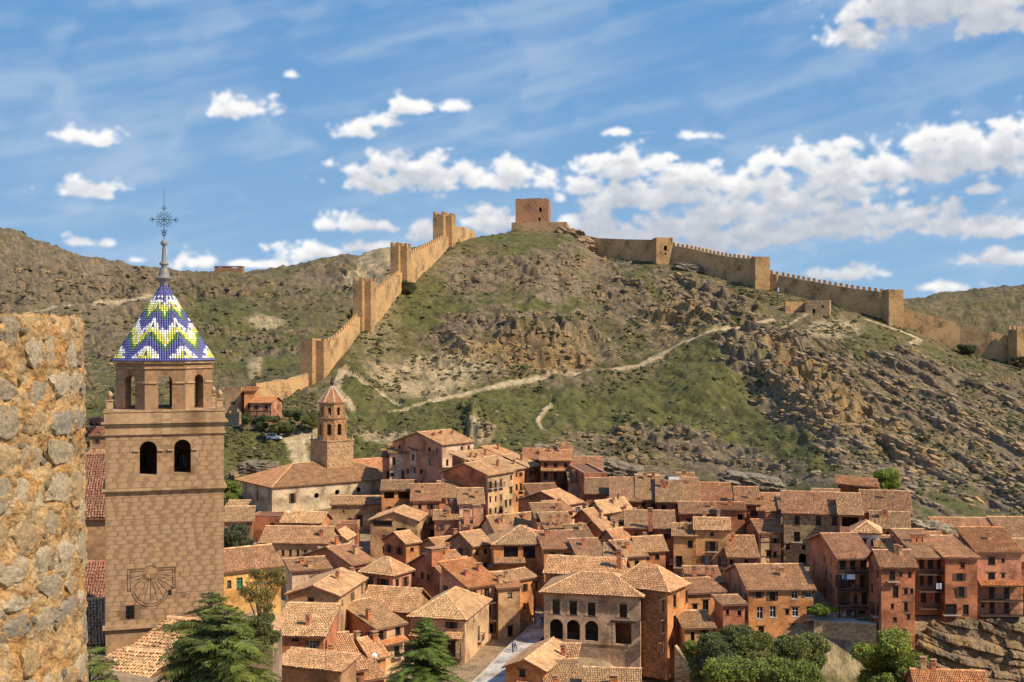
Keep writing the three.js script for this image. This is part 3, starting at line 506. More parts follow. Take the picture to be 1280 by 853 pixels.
// lay barrel tiles over a flat polygon; its first edge is the eave
function tilePlane(out, poly, tones, R, scale = 1) {
  const p0 = poly[0], u = poly[1].clone().sub(p0).normalize(), nrm = new THREE.Vector3();
  for (let i = 0; i < poly.length; i++) { const a = poly[i], b = poly[(i + 1) % poly.length]; nrm.x += (a.y - b.y) * (a.z + b.z); nrm.y += (a.z - b.z) * (a.x + b.x); nrm.z += (a.x - b.x) * (a.y + b.y); }
  nrm.normalize(); if (nrm.y < 0) nrm.negate();
  const v = new THREE.Vector3().crossVectors(nrm, u); if (v.y < 0) v.negate();
  const q = poly.map((p) => { const d = p.clone().sub(p0); return [d.dot(u), d.dot(v)]; }), lo = Math.min(...q.map((p) => p[0])), hi = Math.max(...q.map((p) => p[0]));
  const pitch = PITCH * scale, len = TLEN * scale, n = Math.max(1, Math.round((hi - lo) / pitch)), pw = (hi - lo) / n;
  const blotch = R() * 100, own = 0.80 + R() * 0.36, hue = 0.90 + R() * 0.18, mean = [0, 1, 2].map((i) => tones.reduce((q, t) => q + t[i], 0) / tones.length);
  for (let c = 0; c < n; c++) {
    const s = lo + (c + 0.5) * pw; let v0 = 1e9, v1 = -1e9;
    for (let i = 0; i < q.length; i++) { const [a, b] = q[i], [e, f] = q[(i + 1) % q.length]; if ((a <= s && e > s) || (e <= s && a > s)) { const y = b + (f - b) * (s - a) / (e - a); v0 = Math.min(v0, y); v1 = Math.max(v1, y); } }
    if (v1 - v0 < 0.08) continue;
    const m = Math.max(1, Math.round((v1 - v0) / len)), L = (v1 - v0) / m, jit = (R() - 0.5) * 0.12;
    for (let r = 0; r < m; r++) {
      const a0 = v0 + r * L + jit - 0.03, a1 = a0 + L * 1.12, w0 = pw * (0.40 + R() * 0.05), w1 = w0 * 0.82, hgt0 = pw * (0.44 + R() * 0.10), hgt1 = hgt0 * 0.62, sh = (R() - 0.5) * 0.06, tilt = (R() - 0.5) * 0.07, sag = 0.03 + n2(s * 0.3 + blotch, a0 * 0.33) * 0.045 + (R() - 0.5) * 0.03;
      let t = tones[Math.floor(R() * tones.length)]; const k = 0.82 + R() * 0.28 + n2(s * 0.35 + blotch, a0 * 0.35) * 0.20, e = 0.4; t = t.map((q, i) => mix(q, mean[i], e)); t = [t[0] * k * own, t[1] * k * own * hue, t[2] * k * own * hue];
      const base = out.pos.length / 3;
      for (let e = 0; e < 2; e++) {
        const vv = e ? a1 : a0, ww = e ? w1 : w0, hh = e ? hgt1 : hgt0, lift = (e ? 0.0 : 0.03) + sag;
        for (let g = 0; g < 4; g++) {
          const an = Math.PI * (1 - g / 3), ou = s + sh + Math.cos(an) * ww + (e ? tilt : -tilt), on = Math.sin(an) * hh + lift - 0.005;
          out.pos.push(p0.x + u.x * ou + v.x * vv + nrm.x * on, p0.y + u.y * ou + v.y * vv + nrm.y * on, p0.z + u.z * ou + v.z * vv + nrm.z * on);
          const cu = Math.cos(an) * 0.9, cn = Math.sin(an) + 0.25, l = Math.hypot(cu, cn);
          out.nor.push((u.x * cu + nrm.x * cn) / l, (u.y * cu + nrm.y * cn) / l, (u.z * cu + nrm.z * cn) / l); out.col.push(...t);
        }
      }
      for (let g = 0; g < 3; g++) out.idx.push(base + g, base + g + 1, base + 4 + g, base + g + 1, base + 5 + g, base + 4 + g);
      tileCount++;
    }
  }
}
function ridgeTiles(out, a, b, tones, R, r = 0.15) {
  const d = b.clone().sub(a), L = d.length(); if (L < 0.2) return; d.normalize();
  const side = new THREE.Vector3().crossVectors(d, new THREE.Vector3(0, 1, 0)).normalize(), up = new THREE.Vector3().crossVectors(side, d).normalize(), n = Math.max(1, Math.round(L / 0.42));
  for (let k = 0; k < n; k++) {
    let t = tones[Math.floor(R() * tones.length)]; const q = 1.0 + R() * 0.35; t = [t[0] * q, t[1] * q, t[2] * q]; const base = out.pos.length / 3;
    for (let e = 0; e < 2; e++) for (let g = 0; g < 4; g++) {
      const an = Math.PI * (1 - g / 3), s = (k + (e ? 1.08 : 0)) * L / n, rr = e ? r * 0.85 : r, p = a.clone().addScaledVector(d, s).addScaledVector(side, Math.cos(an) * rr * 1.1).addScaledVector(up, Math.sin(an) * rr * 1.1 + 0.02);
      out.pos.push(p.x, p.y, p.z); const nn = side.clone().multiplyScalar(Math.cos(an)).addScaledVector(up, Math.sin(an) + 0.2).normalize(); out.nor.push(nn.x, nn.y, nn.z); out.col.push(...t);
    }
    for (let g = 0; g < 3; g++) out.idx.push(base + g, base + g + 1, base + 4 + g, base + g + 1, base + 5 + g, base + 4 + g);
  }
}
const newTiles = () => ({ pos: [], nor: [], col: [], idx: [] });
function tilesGeo(o) { const g = new THREE.BufferGeometry(); g.setAttribute('position', new THREE.Float32BufferAttribute(o.pos, 3)); g.setAttribute('normal', new THREE.Float32BufferAttribute(o.nor, 3)); g.setAttribute('color', new THREE.Float32BufferAttribute(o.col, 3)); g.setIndex(o.idx); return g; }
function slab(poly, th) {                                       // a flat polygon with thickness below it
  const pos = [], n = poly.length, P = poly, B = poly.map((p) => p.clone().setY(p.y - th));
  const tri = (a, b, c) => pos.push(a.x, a.y, a.z, b.x, b.y, b.z, c.x, c.y, c.z);
  for (let i = 1; i < n - 1; i++) { tri(P[0], P[i], P[i + 1]); tri(B[0], B[i + 1], B[i]); }
  for (let i = 0; i < n; i++) { const j = (i + 1) % n; tri(P[i], B[i], P[j]); tri(P[j], B[i], B[j]); }
  const g = new THREE.BufferGeometry(); g.setAttribute('position', new THREE.Float32BufferAttribute(pos, 3)); g.computeVertexNormals(); g.setAttribute('uv', new THREE.Float32BufferAttribute(new Float32Array(pos.length / 3 * 2), 2)); return g;
}
// planes: list of polygons (Vector3, eave first); ridges: pairs of points
function makeRoof(root, planes, ridges, tone, R, scale = 1) {
  const roof = part('roof', planes.map((p) => slab(p, 0.16)), panTile, root), out = newTiles();
  for (const p of planes) tilePlane(out, p, TONES[tone], R, scale);
  for (const [a, b] of ridges) ridgeTiles(out, a, b, TONES[tone], R, 0.15 * scale);
  const t = part('roof_tiles', tilesGeo(out), tileMat, roof); t.userData.kind = 'stuff';
  return roof;
}
const V = (x, y, z) => new THREE.Vector3(x, y, z);
// roof forms over a plan w wide (x) and dp deep (from z = 0 back to z = -dp), eaves at y = h
function roofForm(kind, w, dp, h, rise, ov, ovF = ov) {
  const x0 = -w / 2 - ov, x1 = w / 2 + ov, z0 = ovF, z1 = -dp - ov, sl = rise / (dp / 2), zm = -dp / 2;
  const eF = h - ov * sl, eG = h - ovF * sl;
  if (kind === 'g') return { planes: [[V(x0, eG, z0), V(x1, eG, z0), V(x1, h + rise, zm), V(x0, h + rise, zm)], [V(x1, eF, z1), V(x0, eF, z1), V(x0, h + rise, zm), V(x1, h + rise, zm)]], ridges: [[V(x0, h + rise, zm), V(x1, h + rise, zm)]] };
  if (kind === 's') { const s2 = rise / (w / 2), e = h - ov * s2; return { planes: [[V(x1, e, z0), V(x1, e, z1), V(0, h + rise, z1), V(0, h + rise, z0)], [V(x0, e, z1), V(x0, e, z0), V(0, h + rise, z0), V(0, h + rise, z1)]], ridges: [[V(0, h + rise, z0), V(0, h + rise, z1)]] }; }
  if (kind === 'm') { const s2 = rise / dp; return { planes: [[V(x0, h - ovF * s2, z0), V(x1, h - ovF * s2, z0), V(x1, h + rise + ov * s2, z1), V(x0, h + rise + ov * s2, z1)]], ridges: [[V(x0, h + rise + ov * s2, z1), V(x1, h + rise + ov * s2, z1)]] }; }
  if (kind === 'r') { const s2 = rise / w; return { planes: [[V(x1, h - ov * s2, z0), V(x1, h - ov * s2, z1), V(x0, h + rise + ov * s2, z1), V(x0, h + rise + ov * s2, z0)]], ridges: [] }; }   // falls to the right
  if (kind === 'l') { const s2 = rise / w; return { planes: [[V(x0, h - ov * s2, z1), V(x0, h - ov * s2, z0), V(x1, h + rise + ov * s2, z0), V(x1, h + rise + ov * s2, z1)]], ridges: [] }; }   // falls to the left
  // hip
  const m = Math.min(w, dp) / 2, s2 = rise / m, e = h - ov * s2, a = w >= dp ? V(-w / 2 + m, h + rise, zm) : V(0, h + rise, -m), b = w >= dp ? V(w / 2 - m, h + rise, zm) : V(0, h + rise, -dp + m);
  const c = [V(x0, e, z0), V(x1, e, z0), V(x1, e, z1), V(x0, e, z1)];
  if (w >= dp) return { planes: [[c[0], c[1], b, a], [c[1], c[2], b], [c[2], c[3], a, b], [c[3], c[0], a]], ridges: [[a, b], [c[0], a], [c[3], a], [c[1], b], [c[2], b]] };
  return { planes: [[c[0], c[1], a], [c[1], c[2], b, a], [c[2], c[3], b], [c[3], c[0], a, b]], ridges: [[a, b], [c[0], a], [c[1], a], [c[2], b], [c[3], b]] };
}
// a wall panel in its own plane: outline points, openings [x, y, w, h, kind]; front face at z = 0
function panel(outline, openings, th) {
  const s = new THREE.Shape(outline.map((p) => new THREE.Vector2(...p)));
  for (const [x, y, w, h, kind] of openings) {
    const p = new THREE.Path();
    if (kind === 'round') { p.absarc(x, y + h / 2, w / 2, 0, Math.PI * 2, true); }
    else if (kind === 'arch') { p.moveTo(x - w / 2, y); p.lineTo(x - w / 2, y + h - w / 2); p.absarc(x, y + h - w / 2, w / 2, Math.PI, 0, true); p.lineTo(x + w / 2, y); p.closePath(); }
    else { p.moveTo(x - w / 2, y); p.lineTo(x - w / 2, y + h); p.lineTo(x + w / 2, y + h); p.lineTo(x + w / 2, y); p.closePath(); }
    s.holes.push(p);
  }
  return new THREE.ExtrudeGeometry(s, { depth: th, bevelEnabled: false, curveSegments: 10 }).translate(0, 0, -th);
}
const winGeo = new Map();
function windowGeo(w, h, kind) {
  const k = [w.toFixed(2), h.toFixed(2), kind].join();
  if (!winGeo.has(k)) {
    const f = 0.07, d = 0.09, z = -0.22, g = [box(f, h, d, -w / 2 + f / 2, h / 2, z), box(f, h, d, w / 2 - f / 2, h / 2, z), box(w - 2 * f, f, d, 0, f / 2, z), box(w - 2 * f, f, d, 0, h - f / 2, z)];
    if (w > 0.7) g.push(box(0.05, h - 2 * f, d * 0.8, 0, h / 2, z + 0.002));
    if (h > 1.0) g.push(box(w - 2 * f, 0.045, d * 0.7, 0, h * 0.6, z + 0.004));
    if (kind !== 'door') g.push(box(w + 0.16, 0.08, 0.34, 0, -0.04, -0.12));
    winGeo.set(k, [merge(g), box(w - 0.02, h - 0.02, 0.03, 0, h / 2, -0.27)]);
  }
  return winGeo.get(k);
}
const railCache = new Map();
function railGeo(w, d, hgt) {
  const k = [w.toFixed(1), d, hgt].join();
  if (!railCache.has(k)) {
    const g = [box(w, 0.06, 0.05, 0, hgt, d - 0.05), box(w, 0.04, 0.04, 0, 0.12, d - 0.05), box(0.05, 0.06, d, -w / 2 + 0.025, hgt, d / 2), box(0.05, 0.06, d, w / 2 - 0.025, hgt, d / 2)];
    for (let x = -w / 2 + 0.03; x <= w / 2; x += 0.17) g.push(box(0.03, hgt, 0.03, x, hgt / 2, d - 0.05));
    railCache.set(k, merge(g));
  }
  return railCache.get(k);
}
// frame gives the place of a facade: origin, turn
function fitOpenings(root, openings, place, R) {
  for (const [x, y, w, h, kind, extra] of openings) {
    if (kind === 'open' || kind === 'round' || kind === 'arch' && extra === 'open') continue;
    const [fg, pg] = windowGeo(w, h, kind), nm = kind === 'door' ? 'door' : 'window', shut = extra === 'blind' ? blindMat : extra === 'green' ? greenMat : extra === 'wood' ? woodMid : null;
    const f = part(nm, fg, extra === 'white' ? whiteMat : woodDark, root); place(f, x, y, 0);
    if (kind === 'w' && w < 1.35 && h > .8 && R() < .34) for (const q of [-1, 1]) { const sh = part('shutter', box(w * .48, h, .05), R() < .75 ? woodMid : woodDark, root); place(sh, x, y, 0); sh.translateX(q * (w * .74 + .03)); sh.translateY(h / 2); sh.translateZ(.035); }
    else if (R() < .4) { const li = part('lintel', box(w + .5, .16, .08), woodMid, root); place(li, x, y, 0); li.translateY(h + .09); li.translateZ(.03); }
    part(kind === 'door' ? 'leaf' : 'pane', pg, shut ?? (kind === 'door' ? woodDark : glassMat), f);
    if (extra === 'balcony' || extra === 'balconyw') {
      const bw = w + 0.9, b = part('balcony', box(bw, 0.12, 0.75, 0, -0.09, 0.37), sillMat, root); place(b, x, y, 0);
      part('railing', railGeo(bw, 0.74, 0.95), extra === 'balconyw' ? woodMid : ironMat, b);
    }
  }
}
function autoOpenings(w, h, R, dens = 1, top = 0.75) {
  const out = [], n = Math.max(1, Math.round(w / 2.6)), floors = Math.max(1, Math.min(4, Math.floor((h - 0.6) / 2.75)));
  if (w < 1.6) return out;
  for (let f = 0; f < floors; f++) {
    const small = f === 0 || R() < 0.3;
    for (let i = 0; i < n; i++) {
      if (R() > 0.78 * dens) continue;
      const ww = small ? 0.6 + R() * 0.3 : 0.8 + R() * 0.25, hh = small ? 0.75 + R() * 0.4 : 1.25 + R() * 0.5, x = ((i + 0.5) / n - 0.5) * (w - 0.7) + (R() - 0.5) * 0.5, y = h - top - f * 2.75 - hh - (small ? 0.1 : 0) - R() * 0.2;
      if (y < 0.3 || Math.abs(x) + ww / 2 > w / 2 - 0.3) continue;
      const big = hh > 1.5, e = R();
      out.push([x, y, ww, hh, big && f > 0 ? 'tall' : 'w', big && e < 0.35 ? 'balcony' : e > 0.9 ? 'wood' : e > 0.82 ? 'blind' : null]);
    }
  }
  return out;
}
const clayCap = std({ color: rgb(0.42, 0.22, 0.12) });
function chimney(root, x, z, y0, hgt, w, mat) {
  const c = part('chimney', box(w, hgt, w * 0.9, 0, hgt / 2, 0), mat, root); c.position.set(x, y0, z);
  part('cap', [box(w + 0.22, 0.1, w * 0.9 + 0.22, 0, hgt + 0.05, 0), box(0.14, 0.26, 0.14, -w / 2 + 0.12, hgt + 0.23, 0), box(0.14, 0.26, 0.14, w / 2 - 0.12, hgt + 0.23, 0), box(w + 0.2, 0.08, w * 0.9 + 0.2, 0, hgt + 0.4, 0)], clayCap, c);
}
let houseNo = 0;
/* house(l, r, eave, D, a, dp, kind, rise, colour, label, opt)
   l, r: sight lines to the ends of the front; eave: its height; D: distance of the left end; a: turn in degrees; dp: depth in metres, or (above 60) the sight line of the far corner of the side in view */
function house(l, r, eave, D, a, dp, kind, rise, colour, label, opt = {}) {
  const R = rng(1000 + 37 * houseNo++), t = a * Math.PI / 180, L = at(l, eave, D), tr = (r - CX) / F, ca = Math.cos(t), sa = Math.sin(t);
  const w = opt.w ?? (tr * D - L.x) / (ca - tr * sa);
  if (dp > 60) {
    const q = (dp - CX) / F, c = dp < l ? L : V(L.x + w * ca, 0, L.z - w * sa), d0 = -c.z;
    dp = (q * d0 - c.x) / (-sa - q * ca); if (!(dp > 2.5)) { console.log('depth', label, dp); dp = 7; } dp = Math.min(dp, 24);
  }
  const mid = V(L.x + w / 2 * ca, 0, L.z - w / 2 * sa), toWorld = (x, z) => [mid.x + x * ca + z * sa, mid.z - x * sa + z * ca];
  let foot = 1e9; for (const [x, z] of [[-w / 2, 0], [w / 2, 0], [-w / 2, -dp], [w / 2, -dp]]) foot = Math.min(foot, landAt(...toWorld(x, z)));
  foot = Math.min(foot - 0.4, L.y - 2.6); if (opt.foot !== undefined) foot = opt.foot; if (opt.tall) foot = L.y - opt.tall;
  const h = L.y - foot, root = thing(opt.name ?? 'house', label, opt.cat ?? 'house', [mid.x, foot, mid.z], t, opt.name ? undefined : 'houses of the old town');
  const mat = MAT[colour], th = 0.38, ov = opt.ov ?? 0.45, mat2 = opt.side ? MAT[opt.side] : mat;
  const dens = opt.dens ?? 1, front = opt.front ?? autoOpenings(w, h, R, dens), sideW = opt.sideWin ?? autoOpenings(dp, h, R, 0.55 * dens);
  const fix = (list) => list.map((o) => { const q = o.slice(); if (q[1] < 0) q[1] = h + q[1]; return q; }).filter((o) => o[1] > 0.05);   // negative heights count down from the eave
  const fr = fix(front), sd = fix(sideW), sr = fix(opt.rightWin ?? autoOpenings(dp, h, R, 0.55 * dens));
  const u = 0.02, H = h - 0.17;
  const outlineF = kind === 's' ? [[-w / 2, 0], [w / 2, 0], [w / 2, H], [0, H + rise], [-w / 2, H]] : kind === 'r' ? [[-w / 2, 0], [w / 2, 0], [w / 2, H], [-w / 2, H + rise]] : kind === 'l' ? [[-w / 2, 0], [w / 2, 0], [w / 2, H + rise], [-w / 2, H]] : [[-w / 2, 0], [w / 2, 0], [w / 2, H], [-w / 2, H]];
  const d = dp - 2 * th, sl = kind === 'g' ? rise / (dp / 2) : kind === 'm' ? rise / dp : 0;
  // side outline seen from outside on the left: x runs from back (-) to front (+)
  const sideL = kind === 'g' ? [[-d / 2, 0], [d / 2, 0], [d / 2, H + th * sl], [0, H + rise], [-d / 2, H + th * sl]] : kind === 'm' ? [[-d / 2, 0], [d / 2, 0], [d / 2, H + th * sl], [-d / 2, H + rise - th * sl]] : kind === 'r' ? [[-d / 2, 0], [d / 2, 0], [d / 2, H + rise - 0.1], [-d / 2, H + rise - 0.1]] : [[-d / 2, 0], [d / 2, 0], [d / 2, H], [-d / 2, H]];
  const sideR = (kind === 'r' ? [[-d / 2, 0], [d / 2, 0], [d / 2, H], [-d / 2, H]] : kind === 'l' ? [[-d / 2, 0], [d / 2, 0], [d / 2, H + rise - 0.1], [-d / 2, H + rise - 0.1]] : sideL.map(([x, y]) => [-x, y]).reverse());
  const backOutline = kind === 'm' ? [[-w / 2, 0], [w / 2, 0], [w / 2, H + rise - 0.05], [-w / 2, H + rise - 0.05]] : outlineF;
  const F0 = panel(outlineF, fr, th), B0 = panel(kind === 'm' ? backOutline : outlineF, [], th).translate(0, 0, -dp + th);
  const SL = panel(sideL, sd, th).rotateY(-Math.PI / 2).translate(-w / 2, 0, -dp / 2), SR = panel(sideR, sr, th).rotateY(Math.PI / 2).translate(w / 2, 0, -dp / 2);
  if (mat2 === mat) part('wall', [F0, B0, SL, SR], mat, root); else { part('wall', [F0], mat, root); part('side_wall', [B0, SL, SR], mat2, root); }
  if (opt.base) part('plinth', [box(w + 0.08, opt.base, 0.2, 0, opt.base / 2, -0.06)], MAT.stone, root);
  fitOpenings(root, fr, (m, x, y) => m.position.set(x, y, 0), R);
  fitOpenings(root, sd, (m, x, y) => { m.position.set(-w / 2, y, -dp / 2 + x); m.rotation.y = -Math.PI / 2; }, R);
  fitOpenings(root, sr, (m, x, y) => { m.position.set(w / 2, y, -dp / 2 - x); m.rotation.y = Math.PI / 2; }, R);
  if (kind !== 'f') {
    const { planes, ridges } = roofForm(kind, w, dp, h, rise, ov, opt.ovF);
    for (const p of planes) for (const q of p) q.y += 0.02;
    makeRoof(root, planes, ridges, opt.tone ?? 'straw', R, opt.tile ?? 1);
  } else {
    part('roof', [box(w - 0.8, 0.2, dp - 0.8, 0, h - 0.5, -dp / 2)], panTile, root);
    for (const g of [box(w + 0.1, 0.12, 0.5, 0, h - 0.1, -0.2), box(0.5, 0.12, dp - 0.5, -w / 2 + 0.2, h - 0.1, -dp / 2), box(0.5, 0.12, dp - 0.5, w / 2 - 0.2, h - 0.1, -dp / 2)]) part('coping', g, clayCap, root);
  }
  const yRoof = (x, z) => kind === 'g' ? h + rise * (1 - Math.abs(z + dp / 2) / (dp / 2)) : kind === 'm' ? h + rise * (-z / dp) : kind === 's' ? h + rise * (1 - Math.abs(x) / (w / 2)) : kind === 'r' ? h + rise * (0.5 - x / w) : kind === 'l' ? h + rise * (0.5 + x / w) : kind === 'f' ? h - 0.4 : h + rise * Math.min(1, Math.min(w / 2 - Math.abs(x), dp / 2 - Math.abs(z + dp / 2)) / (Math.min(w, dp) / 2));
  const chims = opt.chim ?? Array.from({ length: R() < 0.3 ? 2 : 1 }, () => [(R() - 0.5) * 0.7, -0.2 - R() * 0.55, 0.5 + R() * 0.7]);
  for (const [fx, fz, ch, cw] of chims) { const x = fx * w, z = fz * dp; chimney(root, x, z, yRoof(x, z) - 0.5, ch + 0.7, cw ?? 0.5 + R() * 0.25, opt.chimMat ? MAT[opt.chimMat] : R() < 0.5 ? MAT.red : MAT.tan); }
  if (opt.timber) {
    const g = [], top = h - 0.25, bot = h - opt.timber; for (let x = -w / 2 + 0.1; x <= w / 2; x += (w - 0.2) / Math.max(2, Math.round(w / 2.2))) g.push(box(0.14, top - bot, 0.06, x, (top + bot) / 2, 0.02));
    for (let y = bot; y <= top; y += 2.6) g.push(box(w, 0.15, 0.07, 0, y, 0.028));
    part('timber_frame', g, woodDark, root);
  }
  if (opt.gallery) for (const [x0, x1, yTop, fl, fh, dep] of opt.gallery) gallery(root, x0 * w, x1 * w, h - yTop, fl, fh, dep ?? 1.3, opt);
  if (opt.pent) for (const [x0, x1, y, out, rs, tone] of opt.pent) makeRoof(root, [[V(x0 * w, h - y, out), V(x1 * w, h - y, out), V(x1 * w, h - y + rs, 0.02), V(x0 * w, h - y + rs, 0.02)]], [], tone ?? opt.tone ?? 'straw', R, opt.tile ?? 1);
  if (!opt.antenna && dens > 0 && kind !== 'f' && R() < 0.22) opt = { ...opt, antenna: [(R() - 0.5) * 0.6, -0.3 - R() * 0.3] };
  if (opt.antenna) { const [fx, fz] = opt.antenna, x = fx * w, z = fz * dp, y = yRoof(x, z); part('antenna', [bar([x, y - 0.2, z], [x, y + 2.6, z], 0.025), bar([x - 0.6, y + 2.3, z], [x + 0.6, y + 2.3, z], 0.015), bar([x - 0.4, y + 2.0, z], [x + 0.4, y + 2.0, z], 0.015), bar([x, y + 2.3, z - 0.5], [x, y + 2.3, z + 0.5], 0.015)], ironMat, root); }
  return { root, w, h, dp, mid, t, yRoof };
}
// open timber galleries stacked before a facade
function gallery(root, x0, x1, yTop, floors, fh, dep, opt) {
  const w = x1 - x0, cx = (x0 + x1) / 2;
  for (let f = 0; f < floors; f++) {
    const y = yTop - (f + 1) * fh, b = part('balcony', box(w, 0.18, dep, cx, y, dep / 2 + 0.01), woodMid, root);
    const rg = railGeo(w, dep, 0.95), r = part('railing', rg, ironMat, b); r.position.set(cx, y + 0.09, 0);
  }
  const n = Math.max(2, Math.round(w / 2.4)), pg = box(0.13, floors * fh, 0.13);
  for (let i = 0; i <= n; i++) { const p = part('post', pg, woodDark, root); p.position.set(x0 + 0.07 + (w - 0.14) * i / n, yTop - floors * fh / 2, dep - 0.13); }
}

// ---------- the old town ----------
const win = (n, w, y, ww, hh, kind = 'w', extra = null, x0 = -0.5, x1 = 0.5) => Array.from({ length: n }, (_, i) => [((i + 0.5) / n * (x1 - x0) + x0) * w, y, ww, hh, kind, extra]);
// upper rows, under the hill
house(553, 592, 556, 285, 52, 493, 'g', 2.6, 'pale', 'large house under the hill with broad straw roof and three chimneys', { side: 'rose', chim: [[-.3, -.3, .4], [0, -.35, .4], [.3, -.3, .5]], rightWin: [] });
house(487, 512, 566, 292, 6, 8, 'm', 1.2, 'pale', 'pale pink house beside church tower with painted panel between its windows', { chim: [[-.3, -.6, .8], [.3, -.6, .9]], tall: 9, front: [[-1.4, -3, .8, 1.8, 'w'], [-1.9, -5.8, .6, .9, 'w'], [.8, -6.6, .8, 2.2, 'w', 'wood'], [2.1, -4.8, .5, 3.6, 'w', 'wood']] });
house(512, 538, 562, 290, 6, 8, 'm', 1.3, 'pale', 'pink house with six windows next to the large straw-roofed house', { tall: 10, front: [[-1.7, -2.6, .5, 1.2, 'w'], [1.2, -3.2, .8, 2, 'w'], [-1.2, -5.6, .6, 1.2, 'w'], [.7, -5.5, .8, 1.2, 'w'], [-1.2, -8.6, .8, 1.2, 'w'], [1.2, -8.5, .9, 1.2, 'w']] });
house(478, 492, 571, 296, 6, 7, 'm', 1, 'rose', 'narrow low pink house touching the church roof', { chim: [[0, -.5, .8]] });
house(610, 629, 594, 262, 55, 553, 'g', 2.2, 'cream', 'big gabled house with blank red side wall and cream front', { side: 'red', sideWin: [[-3, -3.2, .7, .9, 'w'], [1, -3.5, .5, .6, 'w'], [-4, -6, .9, 1.8, 'w'], [2, -6, .5, .6, 'w']], rightWin: [], front: win(3, 6, -3, .7, 1.5, 'w', 'balcony').concat(win(3, 6, -6, .6, 1.1), win(3, 6, -8.6, .7, 1.2)) });
house(629, 642, 591, 268, 55, 8, 'm', 2.2, 'cream', 'cream house with iron balconies, second in the stepped terrace');
house(642, 655.5, 587, 275, 55, 8, 'm', 2.2, 'orange', 'orange house, third in the stepped terrace');
house(660, 675, 584, 282, 55, 654, 'm', 2.2, 'orange', 'last orange house of the stepped terrace beside the dark galleried house', { side: 'red' });
house(597, 617, 580, 276, 50, 8, 'm', 1.8, 'rust', 'low red house with straw roof behind the stepped terrace');
house(634, 651, 572, 292, 50, 8, 'm', 2, 'orange', 'orange house with straw roof behind the terrace top');
house(615, 632, 575, 286, 50, 7, 'm', 1.6, 'rust', 'small straw-roofed house wedged behind the stepped terrace');
house(653, 680, 574, 290, -4, 7, 'm', 1.8, 'rust', 'dark red house with brown roof behind the galleried house', { tone: 'red' });
house(676, 713, 575, 280, -4, 8, 'g', 2.0, 'rust', 'dark red house with a shaded timber gallery across its front', { tone: 'red', gallery: [[-.45, .5, 2.2, 2, 2.7, 1.1]], pent: [[-.5, .5, 2.5, 1.3, .5, 'red']], front: win(3, 7, -1.6, .8, .9).concat(win(3, 7, -4.6, .9, 1.8), win(2, 7, -7.2, .9, 1.7)) });
house(712, 752, 589, 282, -4, 9, 'm', 2.4, 'rust', 'brown-roofed red house at the foot of the rocks', { tone: 'brown', chim: [] });
house(700, 716, 564, 298, 5, 6, 'm', 1.3, 'orange', 'small orange house highest under the rocks', { tall: 5 });
house(730, 759, 591, 262, 8, 708, 'f', 0, 'red', 'flat-topped bright red house with two small windows', { front: [[-2, -2.1, .7, .8, 'w'], [2.2, -2, .6, .6, 'w']], chim: [] });
house(712, 732, 601, 268, 0, 6, 'm', 1, 'tan', 'narrow house with grey garage door left of the flat red house', { tone: 'brown', front: [[0, -3.6, 2.2, 1.6, 'w', 'blind']] });
house(733, 766, 617, 252, -4, 8, 'm', 2.2, 'rust', 'brown-roofed house just below the flat red house', { tone: 'brown', chim: [] });
house(764, 800, 626, 243, -5, 10, 'm', 3.4, 'rust', 'red house with wide brown roof and timbered window', { tone: 'brown', chim: [] });
house(797, 824, 624, 243, -5, 10, 'm', 3.6, 'rust', 'house with orange roof and open timber loggia', { tone: 'straw', chim: [[-.1, -.85, .8], [.3, -.9, .7]], timber: 3.4, gallery: [[-.4, .4, .6, 1, 2.6, .9]] });
house(822, 853, 627, 240, -6, 10, 'm', 3.8, 'rust', 'brown-roofed house with two dark windows below the white dormer', { tone: 'brown', front: [[-1.2, -2.0, 1, 1.3, 'w'], [1.8, -2.2, 1.1, 1.5, 'w'], [-2, -5, .6, .6, 'w']] });
{ const p = at(842, 600, 249), r = thing('dormer', 'white-sided dormer perched on the brown roofs', 'dormer', [p.x, p.y, p.z]); part('wall', box(2.2, 1.6, 1.6, 0, .2, 0), whiteMat, r); part('roof', box(2.4, .12, 1.9, 0, 1.06, 0), panTile, r); }
house(849, 868, 601, 252, -4, 5, 'm', 1, 'rust', 'tiny red house with two windows peeping over the long roofs', { tone: 'red', tall: 5 });
house(783, 843, 660, 224, -5, 8, 'm', 2.0, 'rust', 'long red house with thick brown roof and tall red chimney stack', { tone: 'brown', chim: [[0, .02, 3.2, .8]], chimMat: 'red' });
house(851, 903, 642, 232, -6, 6, 'm', 1.3, 'rust', 'low brown-roofed house above the ochre house', { tone: 'brown' });
house(869, 916, 635, 240, -6, 11, 'm', 3.6, 'rust', 'house with the widest brown roof behind the ochre house', { tone: 'red', chim: [] });
house(848, 874, 631, 242, -6, 9, 'm', 4.2, 'rust', 'steep brown-roofed house beside the widest brown roof', { tone: 'brown' });
house(921, 949, 630, 234, -8, 8, 'm', 2.2, 'red', 'red timber-framed house with white cowl on its roof', { tone: 'red', timber: 3.2, front: [[-1.8, -2.2, 1, 1.3, 'w'], [1.4, -2.3, .8, 1.1, 'w', 'wood']] });
house(948, 979, 638, 232, -10, 8, 'm', 2.2, 'rose', 'pink house with two closed pale shutters', { tone: 'red', front: [[-1.8, -2.6, .9, 1.9, 'w', 'blind'], [1.6, -2.5, 1, 2, 'w', 'blind']] });
house(902, 931, 637, 227, -6, 5, 'm', .6, 'red', 'bright red house with two sunlit openings above a red ledge', { tone: 'red', front: [[-1.9, -2, 1.4, 1.2, 'open'], [1.5, -2, 1.3, 1.1, 'open'], [-2, -5.8, .9, 1.3, 'w'], [2, -5.6, .6, .7, 'w']] });
